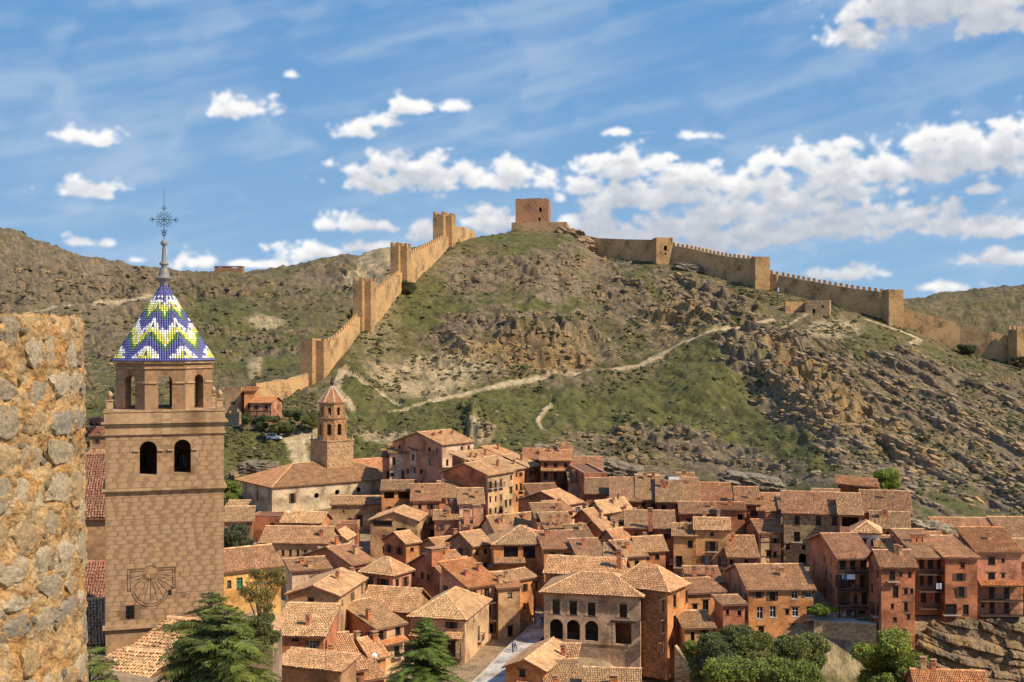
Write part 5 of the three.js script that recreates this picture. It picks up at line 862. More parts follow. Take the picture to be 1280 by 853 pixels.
// ---------- cathedral bell tower ----------
const ashlarTones = [[0.415, 0.24, 0.122], [0.43, 0.252, 0.13], [0.40, 0.23, 0.115], [0.435, 0.26, 0.137], [0.418, 0.244, 0.127], [0.405, 0.245, 0.135]].map((c) => std({ color: rgb(...c), map: T.plaster, bumpMap: T.plasterBump, bumpScale: 0.02 }));
const mortarMat = std({ color: rgb(0.43, 0.262, 0.14), map: T.plaster }), trimMat = std({ color: rgb(0.50, 0.31, 0.16), map: T.plaster, bumpMap: T.plasterBump, bumpScale: 0.03 }), inkMat = std({ color: rgb(0.09, 0.055, 0.035) }), leadMat = std({ color: rgb(0.24, 0.215, 0.20), roughness: 0.6 });
function ring8(r, y, h, d = 0) { const g = new THREE.CylinderGeometry(r, r + d, h, 8, 1).rotateY(Math.PI / 8).translate(0, y, 0); return g.toNonIndexed(); }
function belfryTower() {
  const S = 8.05, D = 84, c = at(206.5, 785, D), turn = 17.5 * Math.PI / 180, base = 36, zf = S / 2;
  const cx = c.x - Math.sin(turn) * zf, cz = c.z - Math.cos(turn) * zf, Y = (py) => EYE - (py - CY) / F * D - base;
  const root = thing('bell_tower', 'square stone cathedral bell tower with octagonal belfry and chevron tiled spire', 'tower', [cx, base, cz], turn);
  const yb = Y(611), yc = Y(543), R = rng(77);
  // solid shaft
  part('shaft', box(S - 0.1, yb, S - 0.1, 0, yb / 2, -0.05), mortarMat, root);
  const y0 = Y(779), holes = [[-2.35, Y(771.5), 0.56, 0.92], [0.30, Y(745), 0.24, 0.36]];
  const blk = (list, yA, yB, skip, rowH) => {
    const cs = []; for (let y = yA; y < yB - 0.2; ) { const h = Math.min(rowH * (0.78 + R() * 0.5), yB - y); cs.push([y, yB - y - h < 0.2 ? yB - y : h]); y += cs[cs.length - 1][1]; }
    for (const [y, h] of cs) { let x = -S / 2 + 0.02; while (x < S / 2 - 0.05) { let w = 0.42 + R() * 0.75; if (S / 2 - x - w < 0.4) w = S / 2 - 0.02 - x; const hit = skip.some(([hx, hy, hw, hh]) => x < hx + hw / 2 + 0.02 && x + w > hx - hw / 2 - 0.02 && y < hy + hh + 0.02 && y + h > hy - 0.02); if (!hit) list.push([x + w / 2, y + h / 2, w - 0.016, h - 0.016, R()]); x += w; } }
  };
  const list = []; blk(list, y0, yb - 0.12, holes, 0.345);
  list.sort((a, b) => b[2] - a[2]);
  const rest = [];
  list.forEach(([x, y, w, h, q], i) => {
    const out = 0.012 + q * 0.014;
    if (i < 300) { const m = part('ashlar_block', box(w, h, 0.1), ashlarTones[Math.floor(q * 97) % 6], root); m.position.set(x, y, zf - 0.1 + out - 0.05); } else rest.push(box(w, h, 0.1, x, y, zf - 0.15 + out));
  });
  for (const [x, y, w, h] of holes) { const g = part('window', box(w, h, 0.06), glassMat, root); g.position.set(x, y + h / 2, zf - 0.12); if (w > 0.4) part('grille', [box(0.03, h, 0.03, 0, 0, 0.08), box(w, 0.03, 0.03, 0, 0.12, 0.08), box(w, 0.03, 0.03, 0, -0.18, 0.08)], ironMat, g); }
  part('base_moulding', box(S + 0.3, 0.28, S + 0.3, 0, y0 - 0.1, 0), trimMat, root);
  part('string_course', [box(S + 0.36, 0.16, S + 0.36, 0, yb + 0.0, 0), box(S + 0.18, 0.12, S + 0.18, 0, yb - 0.14, 0)], trimMat, root);
  // belfry storey, open on all sides
  const bs = Y(593.5) - yb, ops = [[-1.14, bs, 1.16, 2.36, 'arch'], [1.16, bs + 0.06, 1.14, 2.36, 'arch']], H = yc - yb, walls = [];
  for (let k = 0; k < 4; k++) { const w = k % 2 ? S - 2.1 : S - 0.1; walls.push(panel([[-w / 2, 0], [w / 2, 0], [w / 2, H], [-w / 2, H]], k === 2 || k === 3 ? [] : ops, 1.0).translate(0, yb, S / 2 - 0.05).rotateY(k * Math.PI / 2)); }
  part('belfry_wall', walls, mortarMat, root);
  part('belfry_floor', box(S - 2.2, 0.2, S - 2.2, 0, yb + 0.15, 0), woodDark, root);
  part('belfry_beam', box(S - 2.2, 0.22, 0.22, 0, yb + bs + 1.25, 0.2), woodDark, root);
  const l2 = []; blk(l2, yb + 0.1, yc - 0.02, ops.map(([x, y, w, h]) => [x, y + yb, w, h + 0.05]), 0.345);
  for (const [x, y, w, h, q] of l2) rest.push(box(w, h, 0.1, x, y, zf - 0.092 + q * 0.014));
  const st = part('stone_courses', rest, ashlarTones[1], root); st.userData.kind = 'stuff';
  for (const x of [-1.14, 1.16]) for (const s of [-1, 1]) part('impost', box(0.4, 0.1, 0.1, x + s * 0.82, yb + bs + 1.72, zf + 0.02), trimMat, root);
  // cornice and parapet
  const f = yc;
  part('cornice', [box(S + 0.2, 0.1, S + 0.2, 0, f + 0.05, 0), box(S + 0.02, Y(532) - f - 0.1, S + 0.02, 0, (f + 0.1 + Y(532)) / 2, 0), box(S + 0.25, 0.12, S + 0.25, 0, Y(532) + 0.06, 0), box(S + 0.5, 0.14, S + 0.5, 0, Y(530) + 0.12, 0), box(S + 0.1, Y(515) - Y(528), S + 0.1, 0, (Y(515) + Y(528)) / 2 + 0.06, 0), box(S + 0.2, 0.1, S + 0.2, 0, Y(514), 0)], trimMat, root);
  const yp = Y(513.2);
  for (const sx of [-1, 1]) for (const sz of [-1, 1]) {
    const p = part('pinnacle', [box(0.46, 0.7, 0.46, 0, 0.35, 0), box(0.56, 0.08, 0.56, 0, 0.74, 0)], trimMat, root); p.position.set(sx * (S / 2 - 0.32), yp, sz * (S / 2 - 0.32));
    part('ball', new THREE.LatheGeometry([[0.0, 0.78], [0.13, 0.8], [0.1, 0.9], [0.2, 1.02], [0.22, 1.13], [0.16, 1.27], [0.05, 1.38], [0, 1.42]].map((q) => new THREE.Vector2(...q)), 12), trimMat, p);
  }
  // octagon
  const D2 = 84 + zf, Y2 = (py) => EYE - (py - CY) / F * D2 - base, half = 3.33, side = 2 * half * Math.tan(Math.PI / 8), oy = yp - 0.02, oh = Y2(450) - oy;
  for (let k = 0; k < 8; k++) {
    const hw = side / 2 - 0.004, p = panel([[-hw, 0], [hw, 0], [hw, oh], [-hw, oh]], [[0, 0.06, 0.94, Y2(467) - oy - 0.06, 'arch']], 0.55).translate(0, oy, half).rotateY(k * Math.PI / 4);
    const w = part('lantern_wall', p, k % 2 ? ashlarTones[0] : ashlarTones[2], root);
    part('impost', [box(hw - 0.52, 0.12, 0.1, -(hw + 0.5) / 2, Y2(476.5), half + 0.04), box(hw - 0.52, 0.12, 0.1, (hw + 0.5) / 2, Y2(476.5), half + 0.04), box(side + 0.06, 0.1, 0.12, 0, Y2(459), half + 0.04), box(side + 0.1, 0.16, 0.2, 0, Y2(452), half + 0.06)].map((g) => g.rotateY(k * Math.PI / 4)), trimMat, w);
  }
  part('lantern_floor', ring8(half, oy - 0.05, 0.1), trimMat, root);
  // spire of glazed tiles laid in chevrons
  const ra = 3.52, ey = Y2(450.5), ap = Y2(353), hs = ap - ey, es = ra * Math.tan(Math.PI / 8);
  const roof = part('spire', [new THREE.CylinderGeometry(0.06, ra / Math.cos(Math.PI / 8), hs, 8, 1).rotateY(Math.PI / 8).translate(0, ey + hs / 2, 0)], std({ color: rgb(0.05, 0.045, 0.11), roughness: 0.6 }), root);
  const out = newTiles(), RR = rng(4), blue = [0.075, 0.08, 0.29], white = [0.74, 0.72, 0.68], yellow = [0.60, 0.57, 0.08], green = [0.07, 0.17, 0.035];
  const slope = Math.hypot(hs, ra), rows = 34, cw = 0.168;
  for (let k = 0; k < 8; k++) {
    const an = k * Math.PI / 4, nx = Math.sin(an), nz = Math.cos(an), ux = Math.cos(an), uz = -Math.sin(an);
    const vy = hs / slope, vr = -ra / slope, ny = ra / slope, nr = hs / slope, n = Math.floor(es * 2 / cw);
    for (let j = -Math.floor(n / 2); j <= n / 2; j++) for (let r = 0; r < rows; r++) {
      const s = j * cw, v = (r + 0.5) / rows, hwid = es * (1 - v); if (Math.abs(s) > hwid - 0.02) continue;
      const a = Math.abs(s) / es, d = (1 - v) * hs - (1 - Math.min(1, a / 0.62)) * 1.05 + (a > 0.62 ? (a - 0.62) * 1.5 : 0);   // distance below the apex, the bands dropping to a point mid-face
      const ph = ((d - 0.22) % 2.28 + 2.28) % 2.28;
      let c = d < 0.22 ? blue : ph < 0.58 ? (RR() < 0.12 ? blue : white) : ph < 1.18 ? (RR() < 0.15 ? white : yellow) : ph < 1.55 ? green : blue;
      if (v < 0.035) c = blue;
      const q = 0.8 + RR() * 0.4, base = out.pos.length / 3, v0 = r / rows * slope - 0.02, v1 = v0 + slope / rows * 1.15;
      for (let e = 0; e < 2; e++) for (let g = 0; g < 4; g++) {
        const t = Math.PI * (1 - g / 3), vv = e ? v1 : v0, w = cw * (e ? 0.42 : 0.47), lift = Math.sin(t) * cw * 0.42 + (e ? 0.0 : 0.035) + 0.012, su = s + Math.cos(t) * w, rad = ra + vv * vr + lift * nr;
        out.pos.push(nx * rad + ux * su, ey + vv * vy + lift * ny, nz * rad + uz * su);
        const cu = Math.cos(t), cn = Math.sin(t) + 0.2, l = Math.hypot(cu, cn); out.nor.push((ux * cu + nx * nr * cn) / l, ny * cn / l, (uz * cu + nz * nr * cn) / l); out.col.push(c[0] * q, c[1] * q, c[2] * q);
      }
      for (let g = 0; g < 3; g++) out.idx.push(base + g, base + g + 1, base + 4 + g, base + g + 1, base + 5 + g, base + 4 + g);
    }
  }
  part('glazed_tiles', tilesGeo(out), std({ vertexColors: true, roughness: 0.32 }), roof).userData.kind = 'stuff';
  // turned lead finial and wrought-iron cross
  const fy = (py) => Y2(py) - Y2(360);
  const fin = part('finial', new THREE.LatheGeometry([[0.0, fy(364)], [0.26, fy(364)], [0.28, fy(355)], [0.45, fy(351)], [0.60, fy(348.5)], [0.60, fy(347)], [0.36, fy(346)], [0.40, fy(343)], [0.30, fy(338)], [0.18, fy(333)], [0.34, fy(331)], [0.34, fy(329.5)], [0.17, fy(327)], [0.15, fy(316)], [0.1, fy(308)], [0.19, fy(307)], [0.26, fy(304.5)], [0.19, fy(302)], [0.08, fy(300)], [0, fy(299)]].map((q) => new THREE.Vector2(...q)), 16), leadMat, root); fin.position.y = Y2(360);
  const g = [], cyy = fy(275), arm = 0.88, up = fy(237);
  g.push(bar([0, fy(301), 0], [0, up, 0], 0.03, 0.012)); g.push(bar([-arm, cyy, 0], [arm, cyy, 0], 0.025));
  for (const s of [-1, 1]) { g.push(bar([-0.5, cyy - s * 0.5, 0], [0.5, cyy + s * 0.5, 0], 0.02)); for (const [x, y] of [[s * arm, cyy], [0, cyy + s * 0.9]]) { g.push(new THREE.TorusGeometry(0.09, 0.02, 5, 10).translate(x, y, 0)); for (const q of [-1, 1]) x ? g.push(bar([x * 0.8, cyy, 0], [x * 0.97, cyy + q * 0.2, 0], 0.016)) : g.push(bar([0, cyy + s * 0.7, 0], [q * 0.2, cyy + s * 0.87, 0], 0.016)); } }
  g.push(new THREE.TorusGeometry(0.36, 0.022, 5, 20).translate(0, cyy, 0), new THREE.TorusGeometry(0.18, 0.02, 5, 14).translate(0, cyy, 0));
  for (let k = 0; k < 8; k++) { const a = k * Math.PI / 4 + Math.PI / 8; g.push(new THREE.TorusGeometry(0.08, 0.016, 4, 8).translate(Math.cos(a) * 0.5, cyy + Math.sin(a) * 0.5, 0)); }
  for (const q of [-1, 1]) { g.push(new THREE.TorusGeometry(0.16, 0.018, 4, 10, Math.PI).rotateZ(q * Math.PI / 2).translate(q * 0.02, fy(293), 0), bar([0, fy(296), 0], [q * 0.22, fy(288), 0], 0.016)); }
  part('weather_cross', g, ironMat, fin);
  // sundial painted on the shaft
  const sx = (px) => (px - 206.5) / F * D * 1.0, ln = [], ln2 = (a, b, w = 0.035) => { const dx = b[0] - a[0], dy = b[1] - a[1], L = Math.hypot(dx, dy); ln.push(box(L, w, 0.012).rotateZ(Math.atan2(dy, dx)).translate((a[0] + b[0]) / 2, (a[1] + b[1]) / 2, zf - 0.066)); };
  const pt = (px, py) => [sx(px), Y(py)];
  const poly = (pts, w) => { for (let i = 0; i < pts.length - 1; i++) ln2(pts[i], pts[i + 1], w); };
  const arc = (cx, cy, r, a0, a1, n) => Array.from({ length: n + 1 }, (_, i) => { const a = a0 + (a1 - a0) * i / n; return pt(cx + Math.cos(a) * r, cy - Math.sin(a) * r); });
  for (const o of [0, 3.2]) {
    poly([pt(180, 710 + o), pt(161.5 + o, 710 + o), pt(161.5 + o, 737 - o * .3), pt(166, 737)].slice(0, 4)); poly([pt(198, 710 + o), pt(218.5 - o, 710 + o), pt(218.5 - o, 736), pt(213, 737)]);
    poly(arc(189, 716, 9 - o * 0.6, Math.PI * 1.05, Math.PI * 1.95, 8)); poly(arc(189, 735, 22.5 - o, Math.PI * 1.08, Math.PI * 1.92, 14));
  }
  poly(arc(189, 716, 9.5, Math.PI * 0.2, Math.PI * 0.8, 6));
  for (let k = 0; k <= 12; k++) { const a = Math.PI * (1.04 + k * 0.92 / 12), r1 = Math.abs(Math.cos(a)) > 0.85 ? 25 : 30 + 5 * Math.abs(Math.sin(a)); ln2(pt(189 + Math.cos(a) * 10, 717 - Math.sin(a) * 10), pt(189 + Math.cos(a) * r1, 717 - Math.sin(a) * r1), 0.022); }
  for (let k = 0; k < 7; k++) { ln2(pt(164 + k * 2.3, 710), pt(164 + k * 2.3, 713), 0.02); ln2(pt(200 + k * 2.4, 710), pt(200 + k * 2.4, 713), 0.02); ln2(pt(215.5, 714 + k * 3), pt(218.5, 714 + k * 3), 0.02); }
  part('sundial', ln, inkMat, root).userData.label = 'dark painted sundial with fan of hour lines';
  ln.length = 0; ln2(pt(189, 717), pt(189.6, 731), 0.03); part('gnomon', ln, ironMat, root);
  // bells
  for (const [x, s] of [[-1.14, 0.34], [1.16, 0.42]]) {
    const p = new THREE.Vector3(x, yb + bs + 1.15, 0.2).applyAxisAngle(V(0, 1, 0), turn), b = thing('bell', s < 0.4 ? 'smaller dark bronze bell in the tower arch' : 'larger dark bronze bell in the tower arch', 'bell', [cx + p.x, base + p.y, cz + p.z], turn);
    part('bell_body', new THREE.LatheGeometry([[0, 0], [0.35, -0.02], [0.55, -0.2], [0.62, -0.7], [0.75, -1.1], [1, -1.35], [0.96, -1.4]].map(([q, y]) => new THREE.Vector2(q * s * 1.1, y * s * 1.6)), 18), std({ color: rgb(0.07, 0.06, 0.035), metalness: 0.6, roughness: 0.5 }), b);
    part('yoke', box(s * 1.6, 0.3, 0.2, 0, 0.12, 0), woodDark, b);
  }
}
belfryTower();

// ---------- hill church with its brick tower ----------
MAT.church = stoneMat([0.62, 0.45, 0.27]); MAT.churchWall = plasterMat([0.70, 0.52, 0.33]); MAT.churchBrick = stoneMat([0.58, 0.32, 0.155]); MAT.towerFoot = stoneMat([0.60, 0.39, 0.22]);
house(340, 506, 609, 284, 36, 296, 'h', 4.0, 'churchWall', 'long stone church with round windows below the brick tower', { name: 'church', cat: 'church', tone: 'red', ov: 0.5, chim: [], front: [[-13.0, -4.2, .9, 2.3, 'w'], [-6.6, -3.6, 1.3, 1.3, 'round'], [-1.0, -3.2, 1.3, 1.3, 'round'], [5.0, -3, 1.3, 1.3, 'round'], [13, -2.6, .8, .9, 'w']], sideWin: [[2, -4, 1, 1.8, 'arch']], rightWin: [], tall: 9 });
house(430, 508, 600, 301, 36, 13, 'g', 4.2, 'churchWall', 'higher church nave with broad orange roof', { name: 'church_nave', cat: 'church', tone: 'red', chim: [], dens: 0, tall: 8 });
{
  const c = at(412, 553, 300), t = 0.72, S = 7.8, h = 12, base = c.y - h, root = thing('church_tower', 'brick church tower with octagonal red tiled cap', 'tower', [c.x - 0.2, base, c.z - 5.2], t);
  part('base', box(S, h, S, 0, h / 2, 0), MAT.towerFoot, root); part('cornice', box(S + .4, .35, S + .4, 0, h + .17, 0), trimMat, root);
  const oct = (r, y, hh, ops, nm) => { const s = 2 * r * Math.tan(Math.PI / 8) / 2 - .005; for (let k = 0; k < 8; k++) part(nm, panel([[-s, 0], [s, 0], [s, hh], [-s, hh]], ops, .45).translate(0, y, r).rotateY(k * Math.PI / 4), MAT.churchBrick, root); part('cornice', ring8((r + .3) / Math.cos(Math.PI / 8), y + hh + .12, .24), trimMat, root); };
  oct(3.45, h + .35, 5.4, [[0, 1.2, 1.15, 2.9, 'arch']], 'lower_wall'); oct(3.0, h + 6.0, 3.5, [[0, .5, .8, 2.1, 'arch']], 'upper_wall');
  part('floor', ring8(3.0, h + .45, .2), woodMid, root); part('floor', ring8(2.8, h + 6.1, .2), woodMid, root);
  const pin = new THREE.ConeGeometry(.3, 1.5, 8); for (let k = 0; k < 4; k++) { const a = k * Math.PI / 2 + Math.PI / 4; for (const [r, y] of [[5.2, h + 1.0], [3.5, h + 6.6]]) { const m = part('pinnacle', pin, trimMat, root); m.position.set(Math.sin(a) * r, y, Math.cos(a) * r); } }
  const ey = h + 9.75, out = newTiles(), Rr = rng(6), rr = 3.55, pk = V(0, ey + 4.4, 0), cs = Array.from({ length: 8 }, (_, k) => V(Math.sin(k * Math.PI / 4 + Math.PI / 8) * rr, ey, Math.cos(k * Math.PI / 4 + Math.PI / 8) * rr));
  const pl = cs.map((p, k) => [p, cs[(k + 1) % 8], pk]), cap = part('roof', pl.map((p) => slab(p, .1)), panTile, root); for (const p of pl) tilePlane(out, p, TONES.red, Rr); part('roof_tiles', tilesGeo(out), tileMat, cap).userData.kind = 'stuff';
  for (const p of cs) part('hip', bar([p.x, p.y + .08, p.z], [pk.x, pk.y + .08, pk.z], .13, .1), std({ color: rgb(.68, .55, .45) }), cap);
  part('finial', new THREE.LatheGeometry([[.35, 0], [.3, .3], [.5, .55], [.5, .8], [.2, 1.1], [.15, 1.5], [.3, 1.7], [.1, 2.0], [.04, 2.4], [.03, 3.4], [0, 3.4]].map((q) => new THREE.Vector2(...q)), 12).translate(0, pk.y - .2, 0), ironMat, root);
  part('cross', [box(.7, .07, .07, 0, pk.y + 2.9, 0)], ironMat, root);
}
// ---------- town hall with its arcade ----------
{
  const th = house(680, 800, 738, 186.5, -13, 10, 'h', 2.1, 'ashlar', 'stone town hall front with three arches and wide wooden lintel', { name: 'town_hall', cat: 'town hall', tone: 'straw', ov: .7, tall: 14.5, chim: [], front: [[-.355, -.183, 0, .315].map((f) => [f * 15.6, -3.6, 1.15, 2.0, 'tall']), [-.355, -.183, -.0].map((f) => [f * 15.6, -7.5, 2.1, 3.1, 'arch', 'open']), [[.315 * 15.6, -7.7, 2.5, 3.3, 'open']]].flat(), rightWin: [[2.4, -3.6, 1, 1.8, 'w'], [2.4, -7.6, 1.4, 2.2, 'w']] });
  const { root, w, h } = th;
  for (const f of [-.355, -.183, 0, .315]) for (const s of [-1, 1]) for (let k = 0; k < 6; k++) part('quoin', box(k % 2 ? .34 : .5, .4, .06, f * 15.6 + s * (.58 + (k % 2 ? .17 : .25)), h - 3.7 + k * .4 + .2, .015), MAT.church, root);
  for (let k = 0; k < 11; k++) for (const s of [-1, 1]) part('quoin', box(k % 2 ? .34 : .5, .36, .06, .315 * 15.6 + s * (1.25 + (k % 2 ? .17 : .25)), h - 8 + k * .36, .015), MAT.church, root);
  part('lintel', box(3.9, .3, .2, .315 * 15.6, h - 4.25, .06), woodDark, root);
  part('string_course', [box(w + .1, .16, .14, 0, h - 7.9, .06)], trimMat, root);
  for (const f of [-.355, -.183, 0]) { const r = part('railing', railGeo(2.0, .1, .95), ironMat, root); r.position.set(f * 15.6, h - 7.5, -.3); }
  house(682, 777, 715, 199, -13, 8, 'g', 2.0, 'tan', 'rear range of the town hall with long straw roof', { name: 'town_hall_range', cat: 'town hall', chim: [[.45, -.2, 2.6, .8]], tone: 'straw', tall: 9, dens: 0, rightWin: [] });
  house(834.5, 857, 736, 182.5, 57, 9.5, 'h', 2.6, 'orange', 'tall orange side wing of the town hall with three rows of windows', { name: 'town_hall_wing', cat: 'town hall', side: 'brick', tone: 'straw', ov: .6, tall: 14, chim: [], sideWin: [], front: [-.36, -.05, .27].flatMap((f) => [[f * 13, -3.4, 1.1, 2.0, 'w'], [f * 13, -6.6, 1.0, 2.0, 'w'], [f * 13 - .6, -9.4, .6, 1.5, 'w']]) });
  for (const [px, py, d, len] of [[846, 806, 181, 5.5], [858, 806, 187, 6]]) {
    const p = at(px, py, d), r = thing('buttress', d < 185 ? 'sloping stone buttress at the foot of the orange wing' : 'second sloping stone buttress beside the ivy', 'buttress', [p.x, p.y - 12, p.z], 1.15);
    part('masonry', new THREE.ExtrudeGeometry(new THREE.Shape([[0, 0], [len + 1, 0], [len + 1, 6], [len, 6.2], [0, 12]].map((q) => new THREE.Vector2(...q))), { depth: 1.1, bevelEnabled: false }).rotateY(-Math.PI / 2), MAT.church, r);
  }
}
// ---------- the street ----------
{
  const pts = [[594, 872], [622, 842], [645, 815], [664, 796], [682, 780], [694, 770], [704, 762]], lw = [4.4, 4.0, 3.6, 3.3, 4, 4.6, 4.6];
  const y = 12.75, P = pts.map(([x, py]) => at(x, py, (EYE - y) / (py - CY) * F)), pos = [], uv = [], idx = [];
  P.forEach((p, i) => { const a = P[Math.max(0, i - 1)], b = P[Math.min(P.length - 1, i + 1)], d = V(b.x - a.x, 0, b.z - a.z).normalize(); for (const s of [-1, 1]) { pos.push(p.x - d.z * s * lw[i] / 2, y, p.z + d.x * s * lw[i] / 2); uv.push(p.x - d.z * s * lw[i] / 2, p.z + d.x * s * lw[i] / 2); } if (i) idx.push(i * 2 - 2, i * 2 - 1, i * 2, i * 2 - 1, i * 2 + 1, i * 2); });
  const g = new THREE.BufferGeometry(); g.setAttribute('position', new THREE.Float32BufferAttribute(pos, 3)); g.setAttribute('uv', new THREE.Float32BufferAttribute(uv, 2)); g.setIndex(idx); g.computeVertexNormals();
  structure('street', g, std({ color: rgb(0.60, 0.53, 0.45), map: T.plaster, side: THREE.DoubleSide }));
  for (const s of [-1, 1]) {
    const kp = []; P.forEach((p, i) => { const a = P[Math.max(0, i - 1)], b = P[Math.min(P.length - 1, i + 1)], d = V(b.x - a.x, 0, b.z - a.z).normalize(); kp.push(V(p.x - d.z * s * (lw[i] / 2 + .1), y, p.z + d.x * s * (lw[i] / 2 + .1))); });
    const gs = []; for (let i = 0; i < kp.length - 1; i++) { const L = kp[i].distanceTo(kp[i + 1]), m = kp[i].clone().lerp(kp[i + 1], .5); gs.push(box(L, .14, .25, m.x, m.y + .05, m.z).translate(-m.x, 0, -m.z).rotateY(Math.atan2(-(kp[i + 1].z - kp[i].z), kp[i + 1].x - kp[i].x)).translate(m.x, 0, m.z)); }
    structure('kerb', gs, sillMat);
  }
}

// ---------- rubble tower close by ----------
{
  const cx = -7.09, cz = -13.0, r0 = 2.29, top = 60.285, bot = 54.6, batter = 0.006;
  const root = thing('rubble_tower', 'rough castle tower of grey stones set in orange mortar', 'tower', [cx, bot, cz]);
  const RAD = (y) => r0 + (top - y) * batter;
  // mortar body, a rough skin
  const nu = 260, nv = 250, a0 = -0.35, a1 = 2.1, pos = [], uv = [], col = [], idx = [];
  const mA = [0.57, 0.345, 0.15], mB = [0.55, 0.285, 0.095], mC = [0.58, 0.42, 0.245];
  for (let j = 0; j <= nv; j++) for (let i = 0; i <= nu; i++) {
    const a = a0 + (a1 - a0) * i / nu, y = bot + (top - bot) * j / nv, s = a * r0;
    const d = fbm(s * 2.2, y * 2.2, 4) * 0.065 + fbm(s * 9, y * 9, 4) * 0.028 + fbm(s * 30, y * 30, 2) * 0.010, ed = sstep(top - 0.12, top, y) * 0.05;
    const rr = RAD(y) + d - ed, yy = y + (j === nv ? fbm(s * 3, 2, 4) * 0.06 : 0);
    pos.push(Math.sin(a) * rr, yy - bot, Math.cos(a) * rr); uv.push(s, y);
    const q = mixc(mixc(mA, mB, sstep(-0.1, 0.4, fbm(s * 1.6 + 3, y * 1.6, 4))), mC, sstep(0.05, 0.45, fbm(s * 3.1, y * 3.1 + 7, 3))), k = 0.85 + fbm(s * 24, y * 24, 3) * 0.5; col.push(q[0] * k, q[1] * k, q[2] * k);
    if (i && j) { const b = (nu + 1) * j + i; idx.push(b - nu - 2, b - nu - 1, b - 1, b - nu - 1, b, b - 1); }
  }
  const g = new THREE.BufferGeometry(); g.setAttribute('position', new THREE.Float32BufferAttribute(pos, 3)); g.setAttribute('uv', new THREE.Float32BufferAttribute(uv, 2)); g.setAttribute('color', new THREE.Float32BufferAttribute(col, 3)); g.setIndex(idx); g.computeVertexNormals();
  const fine = T.earth.clone(); fine.repeat.set(1.1, 1.1); fine.needsUpdate = true; const fineB = T.earthBump.clone(); fineB.repeat.set(1.1, 1.1); fineB.needsUpdate = true;
  part('mortar', g, std({ vertexColors: true, map: fine, bumpMap: fineB, bumpScale: 0.03, roughness: 1 }), root);
  part('core', new THREE.CylinderGeometry(r0 - 0.12, r0 + 0.05, top - bot - 0.05, 40, 1).translate(0, (top - bot) / 2 - 0.03, 0), std({ color: rgb(0.5, 0.36, 0.2), map: fine }), root);
  // stones, one by one
  const R = rng(42), tones = [[0.47, 0.365, 0.235], [0.53, 0.41, 0.265], [0.41, 0.325, 0.225], [0.52, 0.36, 0.19], [0.37, 0.305, 0.235], [0.56, 0.445, 0.295], [0.53, 0.35, 0.165]].map((c) => std({ color: rgb(...c), map: fine, bumpMap: fineB, bumpScale: 0.02, roughness: 0.95 }));
  const make = (w, h, d, seed) => {
    const ge = new THREE.IcosahedronGeometry(1, 4), p = ge.attributes.position, Q = rng(seed), cuts = []; for (let k = 0; k < 15; k++) { const a = Q() * 6.283, e = (Q() - 0.2) * 1.3; cuts.push([Math.cos(a) * Math.cos(e), Math.sin(a) * Math.cos(e), Math.sin(e), 0.56 + Q() * 0.30]); }
    cuts.push([0.1 * (Q() - .5), 0.2 * (Q() - .5), 1, 0.38 + Q() * 0.1]);
    const uvs = new Float32Array(p.count * 2);
    for (let i = 0; i < p.count; i++) {
      let x = p.getX(i), y = p.getY(i), z = p.getZ(i); const m = Math.max(Math.abs(x), Math.abs(y), Math.abs(z) * 0.8), sq = mix(1, 1 / Math.max(m, 0.5), 0.45); x *= sq; y *= sq; z *= sq;
      for (const [a, b, c, lim] of cuts) { const o = x * a + y * b + z * c - lim; if (o > 0) { x -= a * o * 0.94; y -= b * o * 0.94; z -= c * o * 0.94; } }
      const n = 1 + fbm3(x * 2.3 + seed, y * 2.3, z * 2.3, 4) * 0.20; uvs[i * 2] = x * w + seed; uvs[i * 2 + 1] = y * h;
      p.setXYZ(i, x * n * w, y * n * h, z * n * d);
    }
    ge.setAttribute('uv', new THREE.BufferAttribute(uvs, 2)); ge.computeVertexNormals(); return ge;
  };
  const vars = Array.from({ length: 14 }, (_, k) => make(1, 1, 1, 100 + k * 13));
  const placed = [];
  let y = bot + 0.16;
  while (y < top - 0.08) {
    const rh = 0.25 + R() * 0.13; let s = 0.15 + R() * 0.2;
    while (s < 4.6) {
      const w = 0.24 + R() * 0.28, h = rh * (0.74 + R() * 0.34), yy = y + (R() - 0.5) * 0.1 + rh / 2;
      if (R() < 0.93) placed.push([s + w / 2, Math.min(yy, top - h * 0.62 - 0.01), w, h]);
      if (R() < 0.8) placed.push([s + w + 0.04, yy + (R() - 0.5) * rh, 0.05 + R() * 0.06, 0.05 + R() * 0.05]);
      s += w + 0.02 + R() * 0.06;
    }
    y += rh + 0.005 + R() * 0.03;
  }
  placed.forEach(([s, yy, w, h], i) => {
    const a = s / r0, m = part('stone', vars[Math.floor(R() * vars.length)], tones[Math.floor(R() * tones.length)], root), sink = 0.02 - R() * 0.035, d = 0.12 + R() * 0.03, rr = RAD(yy) - sink - d * 0.28;
    m.scale.set(w / 2 * 1.33, h / 2 * 1.34, d); m.position.set(Math.sin(a) * rr, yy - bot, Math.cos(a) * rr); m.rotation.set(0, a, (R() - 0.5) * 0.5, 'YXZ'); if (R() < 0.5) m.scale.x *= -1;
  });
  console.log('stones', placed.length);
}

